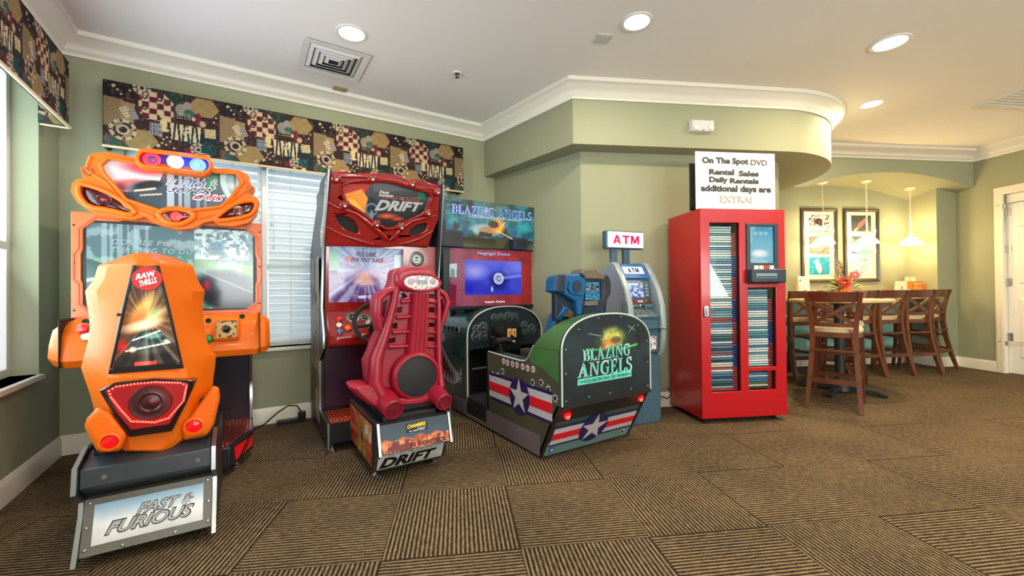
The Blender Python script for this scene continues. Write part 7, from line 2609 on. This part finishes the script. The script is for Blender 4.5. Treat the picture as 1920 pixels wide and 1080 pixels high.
def face_uv(du, dv): return math.atan2(dv, du) + AU - PI / 2
near = (UV(3.603, 3.606), face_uv(.44, .375), 'near cross-back bar stool with its back to the viewer, in front of the pub table')
rl_, rr2 = toUV(PZ(1757, 695)), toUV(PZ(1787, 691))
mid = ((rl_[0] + rr2[0]) / 2, (rl_[1] + rr2[1]) / 2)
dd = Vector((-(rr2[1] - rl_[1]), rr2[0] - rl_[0])).normalized()
def backU(x0, x1, V=4.63): return (toUV(PV(x0, 547, V))[0] + toUV(PV(x1, 547, V))[0]) / 2
spots = [near,
         (UV(4.31, 4.24), face_uv(-.44, -.375), 'bar stool on the far side of the pub table, mostly hidden by the near stool'),
         (UV(backU(1491, 1541), 4.92), face_uv(0, 1), 'bar stool at the left end of the counter, right beside the red kiosk edge'),
         (UV(backU(1544, 1592), 4.97), face_uv(0, 1), 'bar stool at the counter directly behind the pub table column, half hidden'),
         (UV(5.08, 4.90), face_uv(0, 1), 'bar stool at the counter just right of the near stool, fourth from the pillar'),
         (UV(5.495, 4.90), face_uv(0, 1), 'bar stool at the counter below the small cream card, third from the pillar'),
         (UV(5.905, 4.90), face_uv(.03, 1), 'bar stool at the counter below the orange box, second from the pillar'),
         (UV(6.42, 5.10), face_uv(-.30, 1), 'rightmost bar stool at the counter, turned beside the green pillar')]
for i, (p, r, lb) in enumerate(spots):
    if i == 0:
        stool.location = p
        stool.rotation_euler = (0, 0, r)
        stool['label'] = lb
    else: dup(stool, p, r, lb)
# ================================================================== pendants
M['shade'] = mat('opal_glass_shade', rgb(255, 244, 222), .3, emit=(1, .86, .60, 1), es=.6)
M['bulb'] = mat('warm_bulb', rgb(255, 250, 235), .3, emit=(1, .93, .76, 1), es=6)
M['canopy'] = mat('pendant_white', rgb(244, 236, 214), .4)
labs = ('white glass pendant lamp hanging in front of the left picture frame', 'white glass pendant lamp hanging in front of the right picture frame', 'white glass pendant lamp hanging right of both picture frames')
for i, (xc, yc, yb) in enumerate(((1542, 342, 458), (1624, 335, 457), (1706, 347, 459))):
    q = PV(xc, yc, 5.2)
    u = toUV(q)[0]
    f = (5.2 - 4.85) / (VB + .1 - 4.85)
    zc = zf(u) * (1 - f) + zk(min(u, 6.8)) * f
    zb = PV(xc, yb, 5.2).z
    c = UV(u, 5.2)
    t = thing('pendant_lamp', labs[i], 'pendant lamp', (c.x, c.y, zb), 0, 'glass pendant lamps over the counter')
    b = MB()
    b.lathe([(.060, zc + .012), (.062, zc - .006), (.045, zc - .020), (.02, zc - .026), (.001, zc - .026)], (c.x, c.y, 0), n=26)
    b.build('ceiling_canopy', M['canopy'], t)
    b = MB()
    pts = [(c.x + .006 * math.sin(k * 2.1), c.y + .006 * math.cos(k * 1.7), zc - .02 + (zb + .15 - zc + .02) * k / 26) for k in range(27)]
    b.tube(pts, .0035, 5)
    b.build('cord', M['canopy'], t)
    if i:
        b = MB()
        n = 30
        for k in range(n):
            z = zc - .03 + (zb + .16 - zc + .03) * (k + .5) / n
            l_ = (zc - zb - .16) / n * .62
            a_ = 0 if k % 2 else PI / 2
            b.tube([(c.x + .009 * math.cos(a_) * math.cos(t2) , c.y + .009 * math.sin(a_) * math.cos(t2), z + l_ * math.sin(t2)) for t2 in np.linspace(0, 2 * PI, 8, endpoint=False)], .0022, 4, closed=True)
        b.build('chain', M['canopy'], t)
    b = MB()
    b.lathe([(.010, zb + .16), (.030, zb + .15), (.032, zb + .12), (.036, zb + .10)], (c.x, c.y, 0), n=20)
    b.build('cap', M['canopy'], t)
    b = MB()
    pr = [(.05, zb + .135), (.095, zb + .118), (.145, zb + .085), (.185, zb + .04), (.206, zb), (.200, zb), (.178, zb + .036), (.14, zb + .078), (.09, zb + .110), (.05, zb + .127)]
    pr = [(r * .68, zb + (z - zb) * .8) for r, z in pr]
    b.lathe(pr, (c.x, c.y, 0), n=36)
    b.build('glass_shade', M['shade'], t, smooth=60)
    b = MB()
    b.ball((c.x, c.y, zb + .012), .030, .030, .038, 14)
    b.tube([(c.x, c.y, zb + .05), (c.x, c.y, zb + .13)], .016, 8)
    b.build('bulb', M['bulb'], t)
    lamp('pendant_glow', 'POINT', (c.x, c.y, zb - .045), 9, (1, .70, .33), .04)
    lamp('pendant_upglow', 'POINT', (c.x, c.y, zb + .26), 12, (1, .70, .33), .05)
# ================================================================== framed picture sets
M['frame'] = mat('dark_bronze_frame', rgb(58, 50, 36), .3, .3, coat=.2)
M['mount'] = mat('cream_mount', rgb(238, 224, 196), .8)
def pic(name, seed, kind):
    a = Art(1.22, 70, (230, 225, 215), seed)
    if kind == 'dark_bird':
        a.blot(9, .5, (30, 26, 26), seed, .9).ell(.6, .62, .3, .2, (26, 22, 22), .2).ell(.75, .5, .12, .25, (30, 26, 24), .2)
        a.blot(14, .55, (190, 120, 110), 3, .5).mix((a.V < .1) * 1.0, (110, 150, 140)).mix(((a.V > .1) & (a.V < .38)) * .5, (230, 226, 220))
    elif kind == 'grey':
        a.vgrad((130, 124, 112), (206, 198, 184), (120, 112, 104)).blot(12, .5, (70, 64, 58), seed, .5)
        a.ell(.35, .45, .4, .14, (238, 232, 222), .6)
    elif kind == 'blue_bird':
        a.vgrad((16, 146, 186), (24, 156, 196), (14, 140, 180)).ell(.56, .42, .18, .34, (236, 236, 230), .1, 1, .35).ell(.44, .76, .14, .14, (236, 236, 230), .1).poly([(.2, .7), (.36, .76), (.36, .66)], (236, 220, 190)).ell(.66, .24, .1, .2, (220, 206, 196), .3)
        a.blot(10, .62, (100, 210, 220), 4, .6).poly([(.7, 0), (.78, 0), (.74, .2)], (40, 60, 70))
    elif kind == 'red_bird':
        a.vgrad((54, 60, 56), (44, 50, 48)).ell(.62, .5, .14, .36, (214, 92, 92), .15, 1, -.8).ell(.84, .74, .10, .13, (220, 96, 96), .2).ell(.3, .18, .2, .09, (206, 130, 120), .3, 1, .5).ell(.98, .16, .16, .10, (120, 110, 90), .3).mix((a.V < .06) * 1.0, (226, 214, 190))
    elif kind == 'sea':
        a.vgrad((96, 176, 170), (140, 206, 200), (70, 74, 70)).ell(.5, .62, .3, .1, (200, 206, 200), .5).blot(8, .6, (226, 236, 232), 3, .6).poly([(0, .0), (.5, .0), (.0, .12)], (60, 70, 66))
    else:
        a.vgrad((236, 230, 220), (230, 228, 220), (150, 196, 196))
        for k in range(16): a.line(a.rng.random() * 1.2, a.rng.random(), a.rng.random() * 1.2, a.rng.random() * .9, .012, (40, 36, 34), .8)
        a.blot(10, .55, (250, 244, 236), 7, .9).ell(.8, .8, .14, .1, (90, 160, 160), .4)
    return a
def frame_set(x0, y0, x1, y1, lb, kinds):
    p0, p1 = PV(x0, y1, VB), PV(x1, y0, VB)
    u0, u1, z0, z1 = toUV(p0)[0], toUV(p1)[0], p0.z, p1.z
    t = thing('picture_frame', lb, 'framed pictures', UV((u0 + u1) / 2, VB, z0), AU)
    fw = .045
    b = MB()
    prof = [(0, 0), (0, .028), (.012, .034), (.030, .026), (fw, .020), (fw, 0)]
    cs = [(u0, z0, 1, 1), (u1, z0, -1, 1), (u1, z1, -1, -1), (u0, z1, 1, -1)]
    rings = [[UV(u + sx * d, VB - h, z + sz * d) for d, h in prof] for u, z, sx, sz in cs]
    rings.append(rings[0])
    b.loft(rings, True, False)
    b.build('frame', M['frame'], t, smooth=30)
    b = MB(TV)
    b.box(u0 + .02, u1 - .02, VB - .012, VB - .002, z0 + .02, z1 - .02)
    b.build('mount', M['mount'], t, smooth=0)
    w, h = u1 - u0, z1 - z0
    for k, kd in enumerate(kinds):
        vc = (.795, .505, .225)[k] if len(kinds) == 3 else 0
        a0, a1 = u0 + .215 * w, u1 - .215 * w
        zc, hh = z0 + vc * h, .118 * h
        panel('print', pic('p', 5 + k, kd), lambda u, v: UV(a0 + (a1 - a0) * u, VB - .0135, zc - hh + 2 * hh * v), M['artmatte'], t)
    b = MB(TV)
    b.box(u0 + .04, u1 - .04, VB - .018, VB - .016, z0 + .04, z1 - .04)
    b.build('glazing', M['kglass'], t, smooth=0)
frame_set(1502, 392, 1567, 530, 'dark framed trio of animal prints with blue bottom print, left of the two', ('dark_bird', 'grey', 'blue_bird'))
frame_set(1582, 393, 1645, 528, 'dark framed trio of animal prints with red figure on top, right of the two', ('red_bird', 'sea', 'branches'))
# ================================================================== flowers on the pub table
fc = UV(4.20, 4.08, TZ)
t = thing('flower_arrangement', 'arrangement of pink red gerberas, yellow sprays and leaves in an orange pot', 'flowers', fc)
b = MB()
b.lathe([(.045, 0), (.05, .01), (.058, .06), (.066, .09), (.060, .09), (.052, .06), (.001, .05)], fc, n=20)
b.build('pot', mat('orange_pot', rgb(214, 110, 30), .3, noise=(20, .3)), t)
rg = random.Random(11)
vw = Vector((fc.x, fc.y, 0)).normalized()
sd_ = Vector((vw.y, -vw.x, 0))
lm = [mat('leaf_dark', rgb(84, 100, 48), .5), mat('leaf_pale', rgb(186, 188, 104), .5)]
M['leafcream'] = mat('leaf_cream', rgb(222, 206, 140), .5)
for k in range(34):
    a_ = rg.uniform(0, 2 * PI)
    el = rg.uniform(-.1, 1.0)
    L_ = rg.uniform(.15, .25)
    d = Vector((math.cos(a_) * math.cos(el), math.sin(a_) * math.cos(el), math.sin(el)))
    p = fc + Vector((0, 0, .085)) + d * .03
    s = d.cross(Vector((0, 0, 1))).normalized()
    b = MB()
    wd = rg.uniform(.022, .042)
    dr = Vector((0, 0, -.05))
    b.add([p, p + d * L_ * .35 + s * wd, p + d * L_ * .7 + s * wd * .8 + dr * .3, p + d * L_ + dr, p + d * L_ * .7 - s * wd * .8 + dr * .3, p + d * L_ * .35 - s * wd, p + d * L_ * .5 + Vector((0, 0, .006))], [(0, 1, 6), (1, 2, 6), (2, 3, 6), (3, 4, 6), (4, 5, 6), (5, 0, 6)])
    b.build('leaf', (lm[0], lm[1], M['leafcream'])[k % 3], t, smooth=0)
def gerbera(c, n, r, m, cm_):
    n = Vector(n).normalized()
    x = n.orthogonal().normalized()
    y = n.cross(x)
    b = MB()
    for ring_, (rr, k, lift) in enumerate(((r, 16, .0), (r * .72, 13, .008))):
        for i in range(k):
            t_ = 2 * PI * (i + .5 * ring_) / k
            d = x * math.cos(t_) + y * math.sin(t_)
            s = n.cross(d)
            c0 = c + n * lift
            b.add([c0 + d * rr * .15, c0 + d * rr * .6 + s * rr * .13 + n * .006, c0 + d * rr, c0 + d * rr * .6 - s * rr * .13 + n * .006], [(0, 1, 2, 3)])
    o = b.build('flower', m, t, smooth=0)
    b = MB()
    b.lathe([(r * .2, .006), (r * .17, .016), (.001, .018)], c, n, 14)
    b.build('flower_centre', cm_, o)
    b = MB()
    b.tube([c - n * .003, (c + fc) / 2 + Vector((0, 0, .06)), fc + Vector((0, 0, .07))], .003, 5)
    b.build('stem', lm[0], o)
pk, pk2, yl = mat('gerbera_red', rgb(226, 48, 70), .5), mat('gerbera_pink', rgb(222, 84, 110), .5), mat('flower_yellow', rgb(240, 190, 90), .5)
gerbera(fc - vw * .08 + Vector((0, 0, .175)) - sd_ * .005, -vw + Vector((0, 0, .3)), .075, pk, yl)
gerbera(fc - vw * .06 + Vector((0, 0, .255)) + sd_ * .085, -vw + Vector((0, 0, .5)), .055, pk2, yl)
b_orn = mat('orange_fruit', rgb(222, 122, 40), .5)
for k in range(3):
    b = MB()
    b.ball(fc - vw * .06 + sd_ * (-.03 + .03 * k) + Vector((0, 0, .09 + .012 * (k % 2))), .024)
    b.build('orange_bud', b_orn, t)
for k, (dx, h, m) in enumerate(((-.045, .42, 'k'), (-.06, .40, 'y'), (-.02, .36, 'k'), (.05, .30, 'c'), (-.10, .28, 'y'))):
    p0_, p1_ = fc + Vector((0, 0, .08)), fc + sd_ * dx + Vector((0, 0, h)) + vw * rg.uniform(-.03, .03)
    mm = {'k': mat('dry_stalk', rgb(84, 66, 34), .6), 'y': mat('yellow_spray', rgb(222, 186, 84), .6), 'c': M['leafcream']}[m]
    b = MB()
    b.tube([p0_, (p0_ + p1_) / 2 + sd_ * .006, p1_], .0022, 5)
    for q in range(46):
        f = .35 + .65 * q / 46
        c = p0_ + (p1_ - p0_) * f + Vector((rg.uniform(-.018, .018), rg.uniform(-.018, .018), rg.uniform(-.01, .01)))
        b.ball(c, .0065, .0065, .005, 6)
    b.build('flower_spray', mm, t, smooth=60)
# ================================================================== cards and boxes on the counter
def card(x0, y0, x1, y1, V, nm, lb, cat, col, d, art=None, top=None):
    p0, p1 = PV(x0, y1, V), PV(x1, y0, V)
    u0, u1 = toUV(p0)[0], toUV(p1)[0]
    z0, z1 = CT, p1.z
    t = thing(nm, lb, cat, UV((u0 + u1) / 2, V, z0), AU)
    b = MB(TV)
    b.solid([(u0, V - d / 2, z0), (u1, V - d / 2, z0), (u1, V + d / 2, z0), (u0, V + d / 2, z0)], [(u0, V - d * .12, z1), (u1, V - d * .12, z1), (u1, V + d * .12, z1), (u0, V + d * .12, z1)] if top else [(u0, V - d / 2, z1), (u1, V - d / 2, z1), (u1, V + d / 2, z1), (u0, V + d / 2, z1)])
    b.build('body', mat(nm + '_stock', rgb(*col), .6), t, smooth=0, bevel=.002)
    if art is not None:
        q = lambda u, v: UV(u0 + (u1 - u0) * (.06 + .88 * u), (V - d / 2 + (d * .38 * (.05 + .9 * v) if top else 0)) - .0025, z0 + (z1 - z0) * (.05 + .9 * v))
        panel('front_print', art, q, M['artmatte'], t)
    return t
a = Art(.8, 40, (244, 238, 226), 2)
a.poly([(.05, .84), (.12, .9), (.18, .82), (.1, .78)], (60, 40, 40)).blot(12, .6, (226, 150, 140), 5, .35).line(.3, .28, .38, .24, .03, (50, 44, 44)).line(.4, .25, .48, .28, .03, (60, 50, 50)).line(.52, .26, .58, .25, .02, (60, 50, 50))
card(1495, 518, 1516, 547, 5.25, 'table_card', 'white folded table card on the counter below the left picture frame', 'table card', (244, 238, 226), .07, a, True)
a = Art(.8, 36, (240, 228, 200), 2)
a.line(.36, .62, .40, .40, .03, (60, 60, 60)).ell(.4, .55, .06, .12, (90, 84, 76), .4)
card(1680, 527, 1697, 552, 5.25, 'table_card', 'small cream table card on the counter left of the orange boxes', 'table card', (242, 230, 204), .06, a, True)
a = Art(.85, 46, (226, 140, 48), 3)
a.ell(.42, .3, .26, .1, (190, 80, 30), .4).ring(.42, .45, .2, .03, (246, 196, 110)).ell(.3, .62, .05, .05, (110, 50, 20), .4).ell(.56, .62, .05, .05, (110, 50, 20), .4).poly([(.1, .82), (.74, .82), (.74, .92), (.1, .92)], (246, 190, 100)).blot(9, .62, (250, 214, 140), 6, .5)
card(1706, 527, 1727, 556, 5.22, 'snack_box', 'orange printed box standing on the counter in front of the cream holder', 'box', (214, 128, 48), .05, a)
a = Art(1.0, 46, (234, 214, 170), 4)
a.ell(.5, .8, .4, .18, (250, 240, 214), .2).ring(.5, .75, .35, .03, (190, 150, 90)).blot(8, .58, (206, 170, 110), 3, .6)
card(1698, 519, 1725, 556, 5.36, 'leaflet_holder', 'cream leaflet holder with arched top on the counter behind the orange box', 'leaflet holder', (232, 212, 170), .06, a, True)
a = Art(1.6, 50, (224, 150, 90), 5)
a.blot(6, .5, (236, 214, 190), 4, .9).poly([(.2, .4), (1.2, .45), (1.2, .8), (.2, .75)], (232, 150, 130)).blot(9, .6, (140, 80, 50), 8, .7)
card(1729, 532, 1749, 552, 5.25, 'condiment_caddy', 'low orange and pink packet caddy at the right end of the counter', 'caddy', (206, 132, 66), .09, a)
